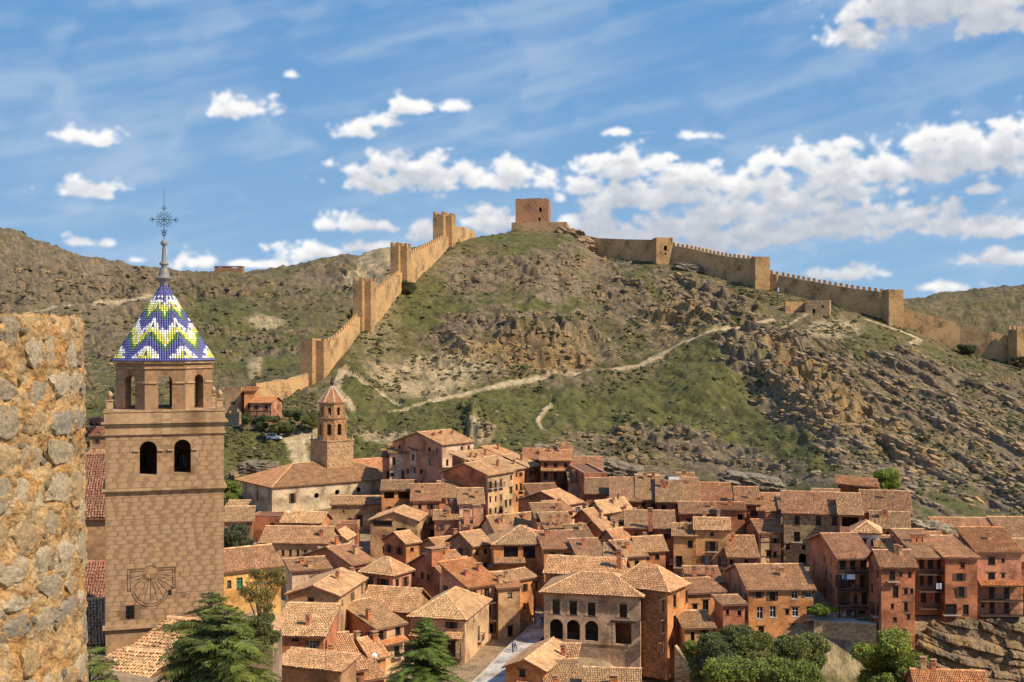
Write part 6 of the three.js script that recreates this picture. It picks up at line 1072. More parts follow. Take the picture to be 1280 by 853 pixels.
// ---------- trees ----------
const barkMat = std({ color: rgb(0.11, 0.075, 0.05), roughness: 1 });
const leafMat = new THREE.MeshPhysicalMaterial({ color: 0xffffff, roughness: 0.9, transmission: 0.35, thickness: 0, side: THREE.DoubleSide });
const needleMat = new THREE.MeshPhysicalMaterial({ color: 0xffffff, roughness: 0.9, transmission: 0.2, thickness: 0, side: THREE.DoubleSide });
function bladeGeo(list) { const pos = [], idx = []; for (const [a, b, c, d] of list) { const n = pos.length / 3; pos.push(...a, ...b, ...c, ...d); idx.push(n, n + 1, n + 2, n, n + 2, n + 3); } const g = new THREE.BufferGeometry(); g.setAttribute('position', new THREE.Float32BufferAttribute(pos, 3)); g.setIndex(idx); g.computeVertexNormals(); return g; }
const clumpGeos = [0, 1, 2].map((k) => { const R = rng(500 + k), L = []; for (let i = 0; i < 16; i++) { const c = V(R() - .5, R() - .5, R() - .5).multiplyScalar(1.5), u = V(R() - .5, R() - .5, R() - .5).normalize(), v = V(R() - .5, R() - .5, R() - .5).cross(u).normalize(), l = .24 + R() * .2, w = l * .5, p = (a, b) => c.clone().addScaledVector(u, a * l).addScaledVector(v, b * w).toArray(); L.push([p(-1, 0), p(-.1, -1), p(1, 0), p(-.1, 1)]); } return bladeGeo(L); });
const sprayGeo = (() => { const L = [], R = rng(9); for (let i = 0; i < 15; i++) { const t = i / 14, s = i % 2 ? 1 : -1, x = t * 1.0, l = .40 * (1 - t * .65), dx = .24 * (1 - t * .5), dy = -.12 - R() * .14; L.push([[x, -t * t * .1, 0], [x + dx * .5, dy * .4, s * l * .5 - .04], [x + dx, dy - t * t * .1, s * l], [x + dx * .5, dy * .4, s * l * .5 + .04]]); } L.push([[0, 0, -.025], [0, 0, .025], [1.1, -.12, .01], [1.1, -.12, -.01]]); return bladeGeo(L); })();
function scatter(name, geo, mat, list, parent, kind = 'stuff') {       // list of [matrix, colour]
  const m = new THREE.InstancedMesh(geo, mat, list.length); list.forEach(([x, c], i) => { m.setMatrixAt(i, x); m.setColorAt(i, c); }); m.name = name; m.userData.kind = kind; (parent ?? scene).add(m); return m;
}
const M4 = (p, q, s) => new THREE.Matrix4().compose(p, q, s);
function conifer(label, px, pyTop, D, height, spread, seed, tone = [0.175, 0.205, 0.032], name = 'cedar_tree') {
  const R = rng(seed), top = at(px, pyTop, D), root = thing(name, label, 'tree', [top.x, top.y - height, top.z]), tr = [bar([0, 0, 0], [0, height * 0.97, 0], height * 0.022, 0.02, 8)], list = [];
  const levels = Math.round(height * 3.4);
  for (let l = 0; l < levels; l++) {
    const f = (l + R() * 0.6) / levels, y = height * (0.12 + 0.86 * f), reach = spread * Math.pow(1 - f, 0.72) * (0.7 + R() * 0.45) + 0.12, nb = 4 + Math.floor(R() * 3);
    for (let b = 0; b < nb; b++) {
      const az = R() * Math.PI * 2, len = reach * (0.65 + R() * 0.5), rise = 0.22 + f * 0.5 + (R() - .5) * .25, n = Math.max(3, Math.round(len * 7.5)), dir = V(Math.cos(az), 0, Math.sin(az));
      const P = (t) => V(0, y, 0).addScaledVector(dir, len * t).add(V(0, len * (rise * t - 0.42 * t * t), 0)), a = P(0), m = P(.5), e = P(1);
      tr.push(bar(a.toArray(), m.toArray(), .03 + len * .012, .02, 5), bar(m.toArray(), e.toArray(), .02, .006, 4));
      for (let i = 1; i <= n; i++) for (const s of i === n ? [0] : [-1, 1]) {
        const t = i / n, p = P(t), hd = az + s * (0.55 + R() * 0.5), sz = (0.42 + R() * 0.34) * (1.1 - t * .3) * Math.min(1.25, .5 + len * .35), q = new THREE.Quaternion().setFromEuler(new THREE.Euler((R() - .5) * .6, -hd, rise * .6 - .5 * t + (R() - .5) * .3, 'YZX')), k = .6 + R() * .9;
        list.push([M4(p, q, V(sz, sz, sz)), rgb(tone[0] * k, tone[1] * k, tone[2] * k)]);
      }
    }
  }
  part('trunk', tr, barkMat, root); scatter('crown', sprayGeo, needleMat, list, root);
  return root;
}
function broadleaf(label, px, py, D, height, rx, seed, tone, opt = {}) {        // py: the top of the crown
  tone = tone.map((v, i) => v * [2.2, 1.75, 1.2][i]);
  const R = rng(seed), top = at(px, py, D), root = thing(opt.name ?? 'broadleaf_tree', label, opt.cat ?? 'tree', [top.x, top.y - height, top.z], 0, opt.group), tr = [], list = [], lobes = [];
  const cb = height * (opt.clear ?? 0.25), ch = (height - cb) / 2, cy = cb + ch;
  for (let k = 0; k < (opt.lobes ?? 22); k++) { const a = R() * 6.283, e = (R() - .42) * 2.2, rr = Math.sqrt(R()) * .72; lobes.push([V(Math.cos(a) * rx * rr, cy + Math.sin(e) * ch * .72, Math.sin(a) * rx * rr), rx * (.18 + R() * .22)]); }
  tr.push(bar([0, 0, 0], [0, cb + ch * .3, 0], height * .028 + .04, height * .016 + .02, 7));
  for (const [c, r] of lobes) tr.push(bar([0, cb * .8, 0], c.clone().multiplyScalar(.85).setY(mix(cb, c.y, .85)).toArray(), height * .012 + .02, .02, 5));
  const per = opt.n ?? Math.round(78 * rx), ls = opt.leaf ?? .5;
  for (const [c, r] of lobes) for (let i = 0; i < per; i++) {
    const d = V(R() - .5, R() - .5, R() - .5).normalize(); d.y *= .62; const rad = r * Math.pow(R(), .42), p = c.clone().addScaledVector(d, rad * (1 + .25 * n3(d.x * 2 + c.x, d.y * 2, d.z * 2)));
    if (p.y < .1) continue;
    const k = .5 + R() * 1.0, sz = ls * (.6 + R() * .7); list.push([M4(p, new THREE.Quaternion().setFromEuler(new THREE.Euler(R() * 6, R() * 6, R() * 6)), V(sz, sz, sz)), rgb(tone[0] * k * (.85 + R() * .4), tone[1] * k, tone[2] * k)]);
  }
  part('trunk', tr, barkMat, root); scatter('crown', clumpGeos[seed % 3], leafMat, list, root);
  return root;
}
conifer('large dark cedar in front of the bell tower', 261, 738, 62, 8.2, 4.1, 21);
conifer('shorter cedar top leaning beside the large dark cedar', 282, 757, 60, 7.0, 3.6, 22);
conifer('small cedar tips at the foot of the rubble tower', 112, 806, 40, 3.4, 1.4, 23);
conifer('lone cedar before the big cream house', 531, 768, 118, 10.5, 4.6, 24, [0.14, 0.20, 0.028]);
broadleaf('leggy tree with sparse new leaves before the yellow house', 326, 706, 116, 9.5, 3.2, 31, [0.10, 0.10, 0.02], { clear: .42, n: 46, lobes: 12, leaf: .26 });
broadleaf('green bush below the leggy tree', 330, 765, 112, 4.2, 2.4, 32, [0.06, 0.085, 0.018], { clear: .05, name: 'garden_bush', cat: 'bush', lobes: 7, n: 160, leaf: .3 });
broadleaf('dark bush behind the long house with tiny windows', 294, 660, 215, 5.2, 4.2, 33, [0.04, 0.055, 0.02], { clear: .05, name: 'garden_bush', cat: 'bush', lobes: 8 });
broadleaf('bright green bush left of the church apse', 287, 598, 280, 7, 4.4, 34, [0.10, 0.16, 0.025], { clear: .05, name: 'garden_bush', cat: 'bush', lobes: 8 });
for (const [px, py, D, h, r, s, c, label] of [
  [905, 790, 168, 13, 5.4, 41, [.05, .075, .02], 'dark pine-green tree under the brick-red house'], [935, 776, 172, 14, 4.8, 42, [.06, .085, .02], 'tall tree touching the wall of the brick-red house'], [965, 792, 166, 13, 5.2, 43, [.075, .10, .02], 'olive green tree between the gorge trees'], [1002, 788, 168, 14, 4.6, 44, [.08, .115, .022], 'yellow-green tree below the terrace wall'],
  [925, 820, 152, 10, 4.8, 45, [.10, .15, .022], 'bright green low tree in the gorge'], [985, 826, 150, 9, 4.6, 46, [.09, .135, .022], 'rounded green tree lowest in the gorge'], [1108, 784, 166, 14, 5.0, 47, [.12, .175, .024], 'fresh light green tree against the cliff'], [1140, 818, 164, 8, 3.6, 49, [.10, .15, .024], 'small light green tree at the cliff foot']])
  broadleaf(label, px, py, D, h, r, s, c, { group: 'trees in the gorge', clear: .2 });
broadleaf('round bright tree on the slope above the open shed', 1109, 588, 258, 5.2, 3.0, 51, [.12, .18, .02], { clear: .2 });
broadleaf('lone young tree on the green slope', 998, 543, 318, 4.2, 1.3, 52, [.07, .11, .02], { clear: .3, lobes: 6 });
for (const [px, py, D, h, r, s, c, label] of [[318, 514, 331, 6, 3.6, 61, [.05, .08, .018], 'leafy bush under the rose gate house'], [345, 519, 328, 5.6, 4.2, 62, [.06, .09, .02], 'wide bush before the rose gate house'], [366, 510, 330, 7.4, 3.6, 63, [.045, .07, .018], 'tall dark bush right of the rose gate house'], [382, 517, 332, 5, 3.4, 64, [.07, .10, .022], 'pale green bush near the lowest wall'], [118, 522, 320, 6, 4, 65, [.035, .02, .025], 'purple-leaved shrub left of the bell tower'], [508, 349, 436, 6, 3.6, 66, [.05, .065, .02], 'dark shrub below the third wall turret'], [445, 385, 470, 5, 4, 67, [.045, .055, .02], 'dark scrub bush outside the climbing wall'], [998, 404, 408, 4.4, 2.6, 68, [.04, .055, .018], 'dark round bush below the small stone hut'], [1032, 421, 395, 3.6, 2.2, 69, [.05, .065, .02], 'low dark bush under the bare spoil heap'], [1276, 446, 398, 4, 3, 70, [.05, .06, .02], 'dark bush by the far crenellated turret'], [1210, 428, 408, 4, 3.4, 71, [.045, .055, .02], 'dark bush on the rocks before the sloping wall'], [26, 288, 735, 4.6, 3.2, 72, [.03, .04, .02], 'lone dark bush on the far left ridge'], [724, 289, 508, 3.5, 3.6, 73, [.05, .06, .02], 'dark bush beside the summit rocks']])
  broadleaf(label, px, py, D, h, r, s, c, { clear: .04, name: 'shrub', cat: 'shrub', lobes: 7, group: 'shrubs on the hill' });
broadleaf('ivy curtain hanging on the gorge wall', 876, 797, 180, 9, 2.8, 81, [.08, .13, .02], { clear: .02, name: 'ivy', cat: 'ivy', lobes: 12 });
broadleaf('clipped bright green hedge on the terrace', 1029, 757, 189, 1.8, 2.4, 82, [.10, .17, .015], { clear: .02, name: 'hedge', cat: 'hedge', lobes: 9, leaf: .25 });

// ---------- scrub and loose rock on the slopes ----------
{
  const R = rng(314), tuft = (() => { const g = new THREE.IcosahedronGeometry(1, 1), p = g.attributes.position; for (let i = 0; i < p.count; i++) { const x = p.getX(i), y = p.getY(i), z = p.getZ(i), n = 1 + .35 * n3(x * 2.1, y * 2.1, z * 2.1); p.setXYZ(i, x * n, Math.max(-.15, y * n * .7), z * n); } g.computeVertexNormals(); return g; })();
  const chip = (() => { const g = new THREE.DodecahedronGeometry(1, 0), p = g.attributes.position; for (let i = 0; i < p.count; i++) { const x = p.getX(i), y = p.getY(i), z = p.getZ(i), n = 1 + .4 * n3(x * 1.3 + 5, y * 1.3, z * 1.3); p.setXYZ(i, x * n * 1.3, y * n * .62, z * n); } g.computeVertexNormals(); return g; })();
  const sc = [], rk = [], cols = {}, info = {};
  const put = (n, ka, kb, f) => { for (let i = 0; i < n; i++) { const px = -20 + R() * 1330, k = ka + (kb - ka) * R(), c = columnNear(px), D = c.D(k), x = (px - CX) / F * D, z = -D, y0 = c.Y(k), y = y0 + relief(x, z, y0, k, info); f(x, y, z, k, D); } };
  put(66000, 7.3, 15.2, (x, y, z, k, D) => {
    if (info.track > .2 || (R() < .55 && inPatches(GREEN, x, z, .4) > .5)) return; const far = k > 12.3, dn = fbm(x / 24 + 70, z / 32, 3) + fbm(x / 6, z / 9, 2) * .5; if (dn < -.12 + R() * .5) return;
    const s = (far ? .4 : .24) + R() * R() * (far ? 1.1 : .75), v = .6 + R() * .8, g = R();
    sc.push([M4(V(x, y, z), new THREE.Quaternion().setFromAxisAngle(V(0, 1, 0), R() * 6), V(s * (1 + R() * .5), s * (.6 + R() * .5), s)), rgb(mix(.07, .11, g) * v, mix(.068, .095, g) * v, mix(.02, .033, g) * v)]);
  });
  put(30000, 7.3, 15.2, (x, y, z, k) => {
    if (info.track > .3 || R() > .035 + info.rock * .6) return; const s = .2 + R() * R() * (info.rock > .4 ? .95 : .5), v = .75 + R() * .5, o = R() < .3 ? [.34, .21, .085] : [.27, .195, .115], tilt = info.right > .5 ? -.45 : 0;
    rk.push([M4(V(x, y + s * .1, z), new THREE.Quaternion().setFromEuler(new THREE.Euler((R() - .5) * .5, (R() - .5) * 1.2, tilt + (R() - .5) * .5)), V(s * 1.25, s * (.7 + R() * .5), s)), rgb(o[0] * v, o[1] * v, o[2] * v)]);
  });
  // slabs of bedded rock broken along the ledges
  const slabGeo = (() => { const g = new THREE.BoxGeometry(2, 1, 1, 3, 1, 1).toNonIndexed(), p = g.attributes.position; for (let i = 0; i < p.count; i++) { const x = p.getX(i), y = p.getY(i), z = p.getZ(i); p.setXYZ(i, x + n3(x * 1.3, y * 2, z * 2) * .3, y + n3(x * 1.1 + 9, y, z) * .28, z + n3(x * 1.2, y + 5, z) * .3); } g.computeVertexNormals(); return g; })(), sl = [];
  for (const B of BANDS) for (let i = 0; i < B.p.length - 1; i++) {
    const a = B.p[i], b = B.p[i + 1], L = a.distanceTo(b), n = Math.max(1, Math.round(L / 2.1)), yaw = Math.atan2(-(b.z - a.z), b.x - a.x);
    for (let k = 0; k < n; k++) {
      if (R() < .3) continue; const p = a.clone().lerp(b, (k + R()) / n), off = (R() - .35) * 2.2, x = p.x + off * Math.sin(-yaw) * .4, z = p.z - Math.abs(off) * .6; if (trackAt(x, z) > .1) continue;
      const y = landAt(x, z), pitch = Math.atan2(b.y - a.y, Math.hypot(b.x - a.x, b.z - a.z)), s = .45 + R() * .75, v = .7 + R() * .5, o = R() < .35 ? [.36, .225, .10] : [.27, .195, .118];
      sl.push([M4(V(x, y - .05, z), new THREE.Quaternion().setFromEuler(new THREE.Euler((R() - .5) * .3, yaw + (R() - .5) * .4, pitch + (R() - .5) * .2, 'YZX')), V(s * (1 + R() * .9), s * (.55 + R() * .6) * (.6 + B.H * .15), s * 1.2)), rgb(o[0] * v, o[1] * v, o[2] * v)]);
    }
  }
  tag(scatter('ledge_rocks', slabGeo, std({ roughness: 1 }), sl), 'broken slabs of bedded rock along the hillside ledges', 'rocks');
  tag(scatter('hillside_scrub', tuft, std({ roughness: 1 }), sc), 'low dark green scrub dotted over the hillsides', 'scrub');
  tag(scatter('loose_rocks', chip, std({ roughness: 1 }), rk), 'loose grey and ochre rocks strewn over the hillsides', 'rocks');
  console.log('scrub', sc.length, 'rocks', rk.length);
}

// ---------- cliff under the red houses ----------
{
  const x0 = 62, x1 = 90, nu = 300, nv = 150, pos = [], uv = [], col = [], idx = [], root = thing('rock_cliff', 'layered rock cliff under the red houses', 'cliff', [76, 0, -184]);
  for (let j = 0; j <= nv; j++) for (let i = 0; i <= nu; i++) {
    const u = i / nu, v = j / nv, x = x0 + (x1 - x0) * u, topY = 16.6 + fbm(x / 5, 3, 2) * 1.2 + sstep(66, 62, x) * -3; let y = mix(1, topY, v), z = -177.5 - v * 8.5;
    const s = y + 0.24 * x + fbm(x / 12, y / 12, 2) * 0.7, q = s / 1.25, f = q - Math.floor(q), id = Math.floor(q), blk = Math.floor(x / (1.6 + 1.5 * (n2(id * 3.1, 7) * .5 + .5)) + id * 0.37), joint = n2(blk * 5.3, id * 2.7);
    z += (sstep(0.02, 0.14, f) * 0.9 - sstep(0.75, 1, f) * 0.35) * (0.7 + joint * 0.9) + n2(id * 1.7, x * 0.09) * 1.0 + fbm(x * 0.5, y * 0.5, 3) * 0.4 + fbm(x * 2.2, y * 2.2, 2) * 0.12 - 0.6;
    pos.push(x - 76, y, z + 184); uv.push(x, y);
    const t = clamp(0.5 + n2(id * 2.3, x * 0.05) * 0.5 + fbm(x / 2, y / 2, 3) * 0.5), c = mixc(mixc([0.36, 0.235, 0.125], [0.25, 0.168, 0.10], t), [0.44, 0.265, 0.105], sstep(0.1, 0.5, fbm(x / 5 + 9, y / 4, 3))), k = 0.85 + fbm(x * 3, y * 3, 2) * 0.4; col.push(c[0] * k, c[1] * k, c[2] * k);
    if (i && j) { const b = (nu + 1) * j + i; idx.push(b - nu - 2, b - nu - 1, b - 1, b - nu - 1, b, b - 1); }
  }
  const g = new THREE.BufferGeometry(); g.setAttribute('position', new THREE.Float32BufferAttribute(pos, 3)); g.setAttribute('uv', new THREE.Float32BufferAttribute(uv, 2)); g.setAttribute('color', new THREE.Float32BufferAttribute(col, 3)); g.setIndex(idx); g.computeVertexNormals();
  part('rock_face', g, std({ vertexColors: true, map: T.earth, bumpMap: T.earthBump, bumpScale: 0.15, roughness: 1 }), root);
}
function boulder(name, label, px, py, D, w, h, d, seed, c, tilt = 0) {
  const p = at(px, py, D), ge = new THREE.IcosahedronGeometry(1, 14), q = ge.attributes.position, uvs = new Float32Array(q.count * 2);
  for (let i = 0; i < q.count; i++) { let x = q.getX(i), y = q.getY(i), z = q.getZ(i); const m = Math.max(Math.abs(x), Math.abs(y), Math.abs(z)), k = mix(1, .8 / m, .5) * (1 + fbm3(x * 1.5 + seed, y * 1.5, z * 1.5, 4) * .4); const s = y * 3 + x * .6, f = s - Math.floor(s), st = 1 + (sstep(0, .2, f) - sstep(.8, 1, f)) * .09; x *= k * st; y *= k; z *= k * st; uvs[i * 2] = x * w; uvs[i * 2 + 1] = y * h; q.setXYZ(i, x * w, y * h, z * d); }
  ge.setAttribute('uv', new THREE.BufferAttribute(uvs, 2)); ge.rotateZ(tilt); ge.computeVertexNormals();
  const m = solo(name, ge, std({ color: rgb(...c), map: T.earth, bumpMap: T.earthBump, bumpScale: .15, roughness: 1 }), label, 'rock'); m.position.copy(p); return m;
}
boulder('rock_outcrop', 'big tilted rock behind the straw roofs above the gorge', 1163, 668, 214, 4.6, 2.6, 3, 3, [.34, .27, .19], -.15);
boulder('rock_outcrop', 'dark flat boulder on the grass above the church', 323, 585, 306, 5.0, 1.9, 3, 8, [.23, .18, .13], -.05);
boulder('rock_outcrop', 'brown crag beside the summit keep', 712, 297, 512, 6, 4.2, 5, 5, [.36, .25, .15], -.2);
boulder('rock_outcrop', 'broken crag where the plain wall starts', 730, 306, 508, 5, 3.6, 4, 15, [.40, .27, .15], -.3);
boulder('rock_outcrop', 'dark rocks under the gate turret', 862, 338, 472, 6.5, 2.4, 4, 25, [.25, .20, .15], -.2);
boulder('rock_outcrop', 'grey crag over the small orange house', 690, 564, 312, 5, 2.0, 4, 35, [.25, .19, .125], 0);
boulder('rock_outcrop', 'dark rock shelf behind the brown roofs', 770, 590, 300, 7, 3.0, 4, 55, [.26, .21, .15], -.2);
boulder('rock_outcrop', 'low rock shelf right of the long brown roofs', 940, 605, 282, 7, 2.6, 4, 65, [.27, .22, .16], -.15);

// ---------- terrace and retaining wall ----------
{
  const a = at(1018, 776, 189), b = at(1060, 777, 188), c = at(1096, 787, 186), mat = MAT.church;
  for (const [p, q, hh, label] of [[a, b, 6, 'stone retaining wall under the cafe terrace'], [b, c, 6, 'lower retaining wall beside the red house']]) {
    const L = Math.hypot(q.x - p.x, q.z - p.z), r = thing('retaining_wall', label, 'wall', [(p.x + q.x) / 2, p.y - hh, (p.z + q.z) / 2], Math.atan2(-(q.z - p.z), q.x - p.x));
    part('masonry', box(L + .2, hh, 1.2, 0, hh / 2, 0), mat, r); part('coping', box(L + .3, .14, 1.4, 0, hh + .07, 0), sillMat, r);
  }
  const deck = structure('terrace', box(8, .2, 4.5), sillMat); deck.position.set((a.x + b.x) / 2 + .4, a.y - .05, a.z - 2.8);
  const R = rng(12), y = a.y + .05;
  const tab = (x, z, n) => { const t = thing('cafe_table', 'white cafe table on the stone terrace', 'table', [x, y, z], R() * 2, 'cafe tables on the terrace'); part('table_top', new THREE.CylinderGeometry(.42, .42, .04, 14).translate(0, .73, 0), whiteMat, t); part('leg', bar([0, 0, 0], [0, .72, 0], .04), whiteMat, t); part('foot', new THREE.CylinderGeometry(.24, .28, .04, 12).translate(0, .02, 0), whiteMat, t); };
  const chairProto = (x, z, r) => { const t = thing('cafe_chair', 'white cafe chair on the stone terrace', 'chair', [x, y, z], r, 'cafe chairs on the terrace'); part('seat', box(.42, .05, .42, 0, .45, 0), whiteMat, t); part('backrest', box(.42, .42, .04, 0, .70, -.2), whiteMat, t); for (const [i, j] of [[-1, -1], [1, -1], [-1, 1], [1, 1]]) part('leg', box(.04, .44, .04, i * .18, .22, j * .18), whiteMat, t); };
  for (let k = 0; k < 4; k++) { const x = a.x + 1 + k * 1.7, z = a.z - 1.7 - (k % 2) * .9; tab(x, z); for (let q = 0; q < 3; q++) { const an = q * 2.1 + R(); chairProto(x + Math.sin(an) * .75, z + Math.cos(an) * .75, an + Math.PI); } }
}
// ---------- washing, awning, dish, aerial, car, people ----------
{
  const cloth = (label, px, py, D, w, h, c) => { const p = at(px, py, D), g = new THREE.BoxGeometry(w, h, .03, 12, 6, 1), q = g.attributes.position; for (let i = 0; i < q.count; i++) q.setZ(i, q.getZ(i) + Math.sin(q.getX(i) * 9) * .03 + Math.sin(q.getX(i) * 4 + q.getY(i) * 3) * .03); g.computeVertexNormals(); const m = solo('laundry', g, std({ color: rgb(...c) }), label, 'laundry', 'washing hung on the balconies'); m.position.copy(p); };
  cloth('white sheet hung over the balcony rail of the galleried red house', 1064, 721.5, 188.6, 1.3, .8, [.80, .80, .82]); cloth('blue cloth hung beside the white sheet', 1056, 722, 188.6, .7, .7, [.10, .16, .30]); cloth('pale blue bundle hung in the dark stacked galleries', 1174, 733, 187.6, .8, .9, [.45, .50, .60]);
  const p = at(468, 826, 154), d = thing('satellite_dish', 'white satellite dish on a straw roof', 'dish', p.toArray(), 0.3); part('reflector', new THREE.SphereGeometry(.6, 16, 8, 0, Math.PI * 2, 0, .6).rotateX(1.2).translate(0, .5, -.4), whiteMat, d); part('mast', bar([0, -.6, -.1], [0, .55, -.1], .03), ironMat, d); part('feed_arm', bar([0, .2, 0], [0, .75, .45], .02), ironMat, d);
  const q = at(402, 668, 233), d2 = thing('satellite_dish', 'white satellite dish on the orange house wall', 'dish', at(360, 641, 236).toArray(), 0.3); part('reflector', new THREE.SphereGeometry(.45, 16, 8, 0, Math.PI * 2, 0, .6).rotateX(1.2), whiteMat, d2); part('mast', bar([0, -.7, -.1], [0, .1, -.1], .03), ironMat, d2);
}
{
  const g = ground(343, 549), yb = landAt(g.x, g.z) + 0.02, car = thing('parked_car', 'small pale blue-white van parked on the track above the church', 'car', [g.x, yb, g.z], -0.25), paint = new THREE.MeshPhysicalMaterial({ color: rgb(.62, .66, .74), roughness: .35, clearcoat: .6 });
  const prof = [[-2.0, .35], [-2.05, .9], [-1.95, 1.5], [-1.7, 1.72], [.3, 1.74], [.55, 1.66], [1.15, 1.1], [1.9, .98], [2.05, .75], [2.05, .35]].map((p) => new THREE.Vector2(...p));
  part('body', new THREE.ExtrudeGeometry(new THREE.Shape(prof), { depth: 1.5, bevelEnabled: true, bevelSize: .07, bevelThickness: .08, bevelSegments: 2 }).translate(0, 0, -.75), paint, car);
  for (const [a, b] of [[-1.75, -1.0], [-.9, -.1], [0, .65]]) for (const s of [-1, 1]) part('window', box(b - a, .48, .03, (a + b) / 2, 1.34, s * .84), glassMat, car);
  part('windscreen', box(.05, .62, 1.4, .95, 1.38, 0).translate(-.95, -1.38, 0).rotateZ(.82).translate(.92, 1.40, 0), glassMat, car);
  const wg = new THREE.CylinderGeometry(.33, .33, .2, 18).rotateX(Math.PI / 2), rim = new THREE.CylinderGeometry(.2, .2, .22, 12).rotateX(Math.PI / 2);
  for (const x of [-1.3, 1.3]) for (const s of [-1, 1]) { const w = part('wheel', wg, std({ color: rgb(.02, .02, .02) }), car); w.position.set(x, .33, s * .76); part('rim', rim, leadMat, w); }
  for (const s of [-1, 1]) part('headlight', box(.06, .16, .3, 2.1, .78, s * .55), std({ color: rgb(.8, .8, .75), roughness: .2 }), car);
}
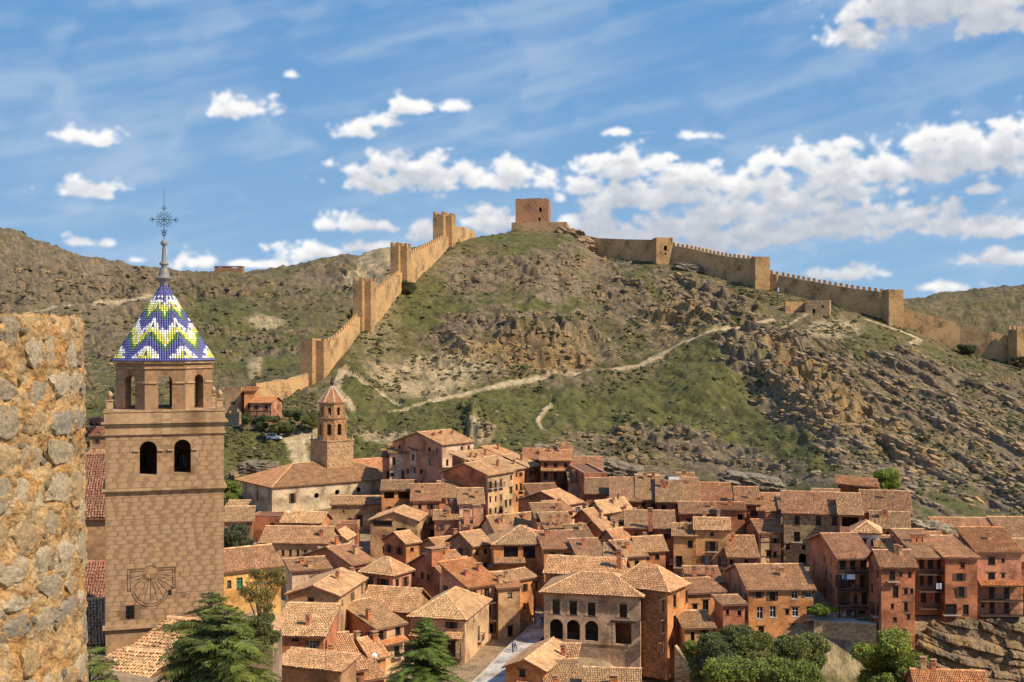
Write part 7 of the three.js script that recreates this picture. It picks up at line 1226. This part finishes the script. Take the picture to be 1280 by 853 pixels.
// a person as one smooth body: tapered limbs blended together
function person(label, px, py, D, turn, shirt, legs, step) {
  const p = at(px, py, D), N = 56, S = 2.0, cell = S / N, val = new Float32Array(N * N * N);
  const bones = [[[0, 1.0, 0], [0, 1.42, 0], .155, .17], [[-.17, 1.42, 0], [.17, 1.42, 0], .075, .075], [[0, 1.45, 0], [0, 1.56, .01], .06, .055], [[0, 1.62, .02], [0, 1.70, .01], .098, .092],
    [[-.2, 1.4, 0], [-.25, 1.12, -.05], .055, .045], [[-.25, 1.12, -.05], [-.24, .86, .05], .042, .032], [[-.24, .86, .05], [-.24, .76, .07], .035, .025], [[.2, 1.4, 0], [.25, 1.12, .05], .055, .045], [[.25, 1.12, .05], [.23, .87, .16], .042, .032], [[.23, .87, .16], [.23, .78, .19], .035, .025],
    [[-.09, .98, 0], [-.1, .52, step * .2], .1, .068], [[-.1, .52, step * .2], [-.1, .09, step * .12], .062, .042], [[-.1, .06, step * .1], [-.11, .04, step * .1 + .18], .045, .035], [[.09, .98, 0], [.1, .52, -step * .05], .1, .068], [[.1, .52, -step * .05], [.1, .09, -step * .28], .062, .042], [[.1, .06, -step * .3], [.11, .04, -step * .28 + .17], .045, .035]];
  const sdf = (x, y, z) => { let acc = 0; for (const [a, b, ra, rb] of bones) { const bx = b[0] - a[0], by = b[1] - a[1], bz = b[2] - a[2], t = clamp(((x - a[0]) * bx + (y - a[1]) * by + (z - a[2]) * bz) / (bx * bx + by * by + bz * bz)), d = Math.hypot(x - a[0] - bx * t, y - a[1] - by * t, z - a[2] - bz * t) - mix(ra, rb, t); acc += Math.exp(-d * 42); } return -Math.log(acc) / 42; };
  // surface nets
  const G = (i, j, k) => (i * N + j) * N + k, P = (i) => (i / (N - 1) - .5) * S, PY = (j) => j / (N - 1) * S - .08;
  for (let i = 0; i < N; i++) for (let j = 0; j < N; j++) for (let k = 0; k < N; k++) val[G(i, j, k)] = sdf(P(i), PY(j), P(k));
  const id = new Int32Array(N * N * N).fill(-1), pos = [], col = [], idx = [];
  for (let i = 0; i < N - 1; i++) for (let j = 0; j < N - 1; j++) for (let k = 0; k < N - 1; k++) {
    let n = 0, sx = 0, sy = 0, sz = 0;
    for (let e = 0; e < 12; e++) { const ax = e >> 2, o = e & 3, a = [0, 0, 0], b = [0, 0, 0]; a[(ax + 1) % 3] = b[(ax + 1) % 3] = o & 1; a[(ax + 2) % 3] = b[(ax + 2) % 3] = o >> 1; b[ax] = 1; const va = val[G(i + a[0], j + a[1], k + a[2])], vb = val[G(i + b[0], j + b[1], k + b[2])]; if (va < 0 !== vb < 0) { const t = va / (va - vb); sx += i + mix(a[0], b[0], t); sy += j + mix(a[1], b[1], t); sz += k + mix(a[2], b[2], t); n++; } }
    if (n) { id[G(i, j, k)] = pos.length / 3; const x = P(sx / n), y = PY(sy / n), z = P(sz / n); pos.push(x, y, z); const hair = y > 1.66 || (y > 1.58 && z < -.01); col.push(...(y > 1.5 ? hair ? [.05, .03, .02] : [.55, .33, .23] : y > .98 && Math.abs(x) < .3 && y > .98 ? (Math.abs(x) > .19 && y < 1.1 ? [.55, .33, .23] : shirt) : y > .1 ? (Math.abs(x) > .2 && y > .7 ? [.55, .33, .23] : legs) : [.04, .03, .03])); }
  }
  for (let i = 1; i < N - 1; i++) for (let j = 1; j < N - 1; j++) for (let k = 1; k < N - 1; k++) for (let ax = 0; ax < 3; ax++) {
    const d = [0, 0, 0]; d[ax] = 1; const va = val[G(i, j, k)], vb = val[G(i + d[0], j + d[1], k + d[2])]; if (va < 0 === vb < 0) continue;
    const u = [0, 0, 0], v = [0, 0, 0]; u[(ax + 1) % 3] = 1; v[(ax + 2) % 3] = 1; const q = [[0, 0], [1, 0], [1, 1], [0, 1]].map(([m, n]) => id[G(i - u[0] * m - v[0] * n, j - u[1] * m - v[1] * n, k - u[2] * m - v[2] * n)]); if (q.some((t) => t < 0)) continue;
    va < 0 ? idx.push(q[0], q[1], q[2], q[0], q[2], q[3]) : idx.push(q[0], q[2], q[1], q[0], q[3], q[2]);
  }
  const g = new THREE.BufferGeometry(); g.setAttribute('position', new THREE.Float32BufferAttribute(pos, 3)); g.setAttribute('color', new THREE.Float32BufferAttribute(col, 3)); g.setIndex(idx); g.computeVertexNormals();
  const m = solo('person', g, std({ vertexColors: true }), label, 'person', 'people in the street'); m.position.copy(p); m.rotation.y = turn; return m;
}
{
  const D = (py) => (EYE - 12.77) / (py - CY) * F;
  person('person in dark clothes walking beside the town hall', 678, 783, D(783), 2.6, [.05, .05, .06], [.04, .04, .05], 1);
  person('person in pale top walking up the street', 644, 814, D(814), 2.4, [.60, .62, .68], [.05, .07, .14], 1);
  person('person in blue top beside the one in pale top', 641, 816, D(816), 2.3, [.12, .18, .34], [.05, .05, .06], -1);
}
// garden and field walls, standing on the land
for (const [pts, hh, label] of [[[[300, 539], [320, 539], [340, 538], [360, 538], [378, 539]], 1.3, 'low stone wall along the track by the gate'], [[[284, 600], [294, 596], [303, 591]], 1.8, 'short field wall beside the dark flat boulder'], [[[270, 532], [280, 530], [290, 532], [300, 535]], 4.5, 'broken old wall below the stone gate tower'], [[[905, 622], [930, 620], [962, 618]], 2.6, 'dry stone wall behind the brown roofs'], [[[1142, 662], [1165, 664], [1190, 668]], 2.6, 'stone field wall above the straw roofs']]) {
  const P = pts.map(([x, y]) => ground(x, y, 5.6)), r = thing('field_wall', label, 'wall', [P[0].x, P[0].y, P[0].z]), g = [], R = rng(pts[0][0]);
  for (let i = 0; i < P.length - 1; i++) for (let j = 0; j < 4; j++) { const a = P[i].clone().lerp(P[i + 1], j / 4), b = P[i].clone().lerp(P[i + 1], (j + 1) / 4), L = Math.hypot(b.x - a.x, b.z - a.z), m = a.lerp(b, .5), top = landAt(m.x, m.z) + hh * (.8 + R() * .35), H = hh + 2.5; g.push(box(L + .12, H, .7, 0, 0, 0, Math.atan2(-(P[i + 1].z - P[i].z), P[i + 1].x - P[i].x)).translate(m.x - r.position.x, top - H / 2 - r.position.y, m.z - r.position.z)); }
  part('masonry', g, stoneMat([.46, .33, .21]), r).userData.kind = 'stuff';
}

scene.traverse((o) => { if (o.isMesh && o !== undefined) { o.castShadow = true; o.receiveShadow = true; } });
renderer.render(scene, camera);
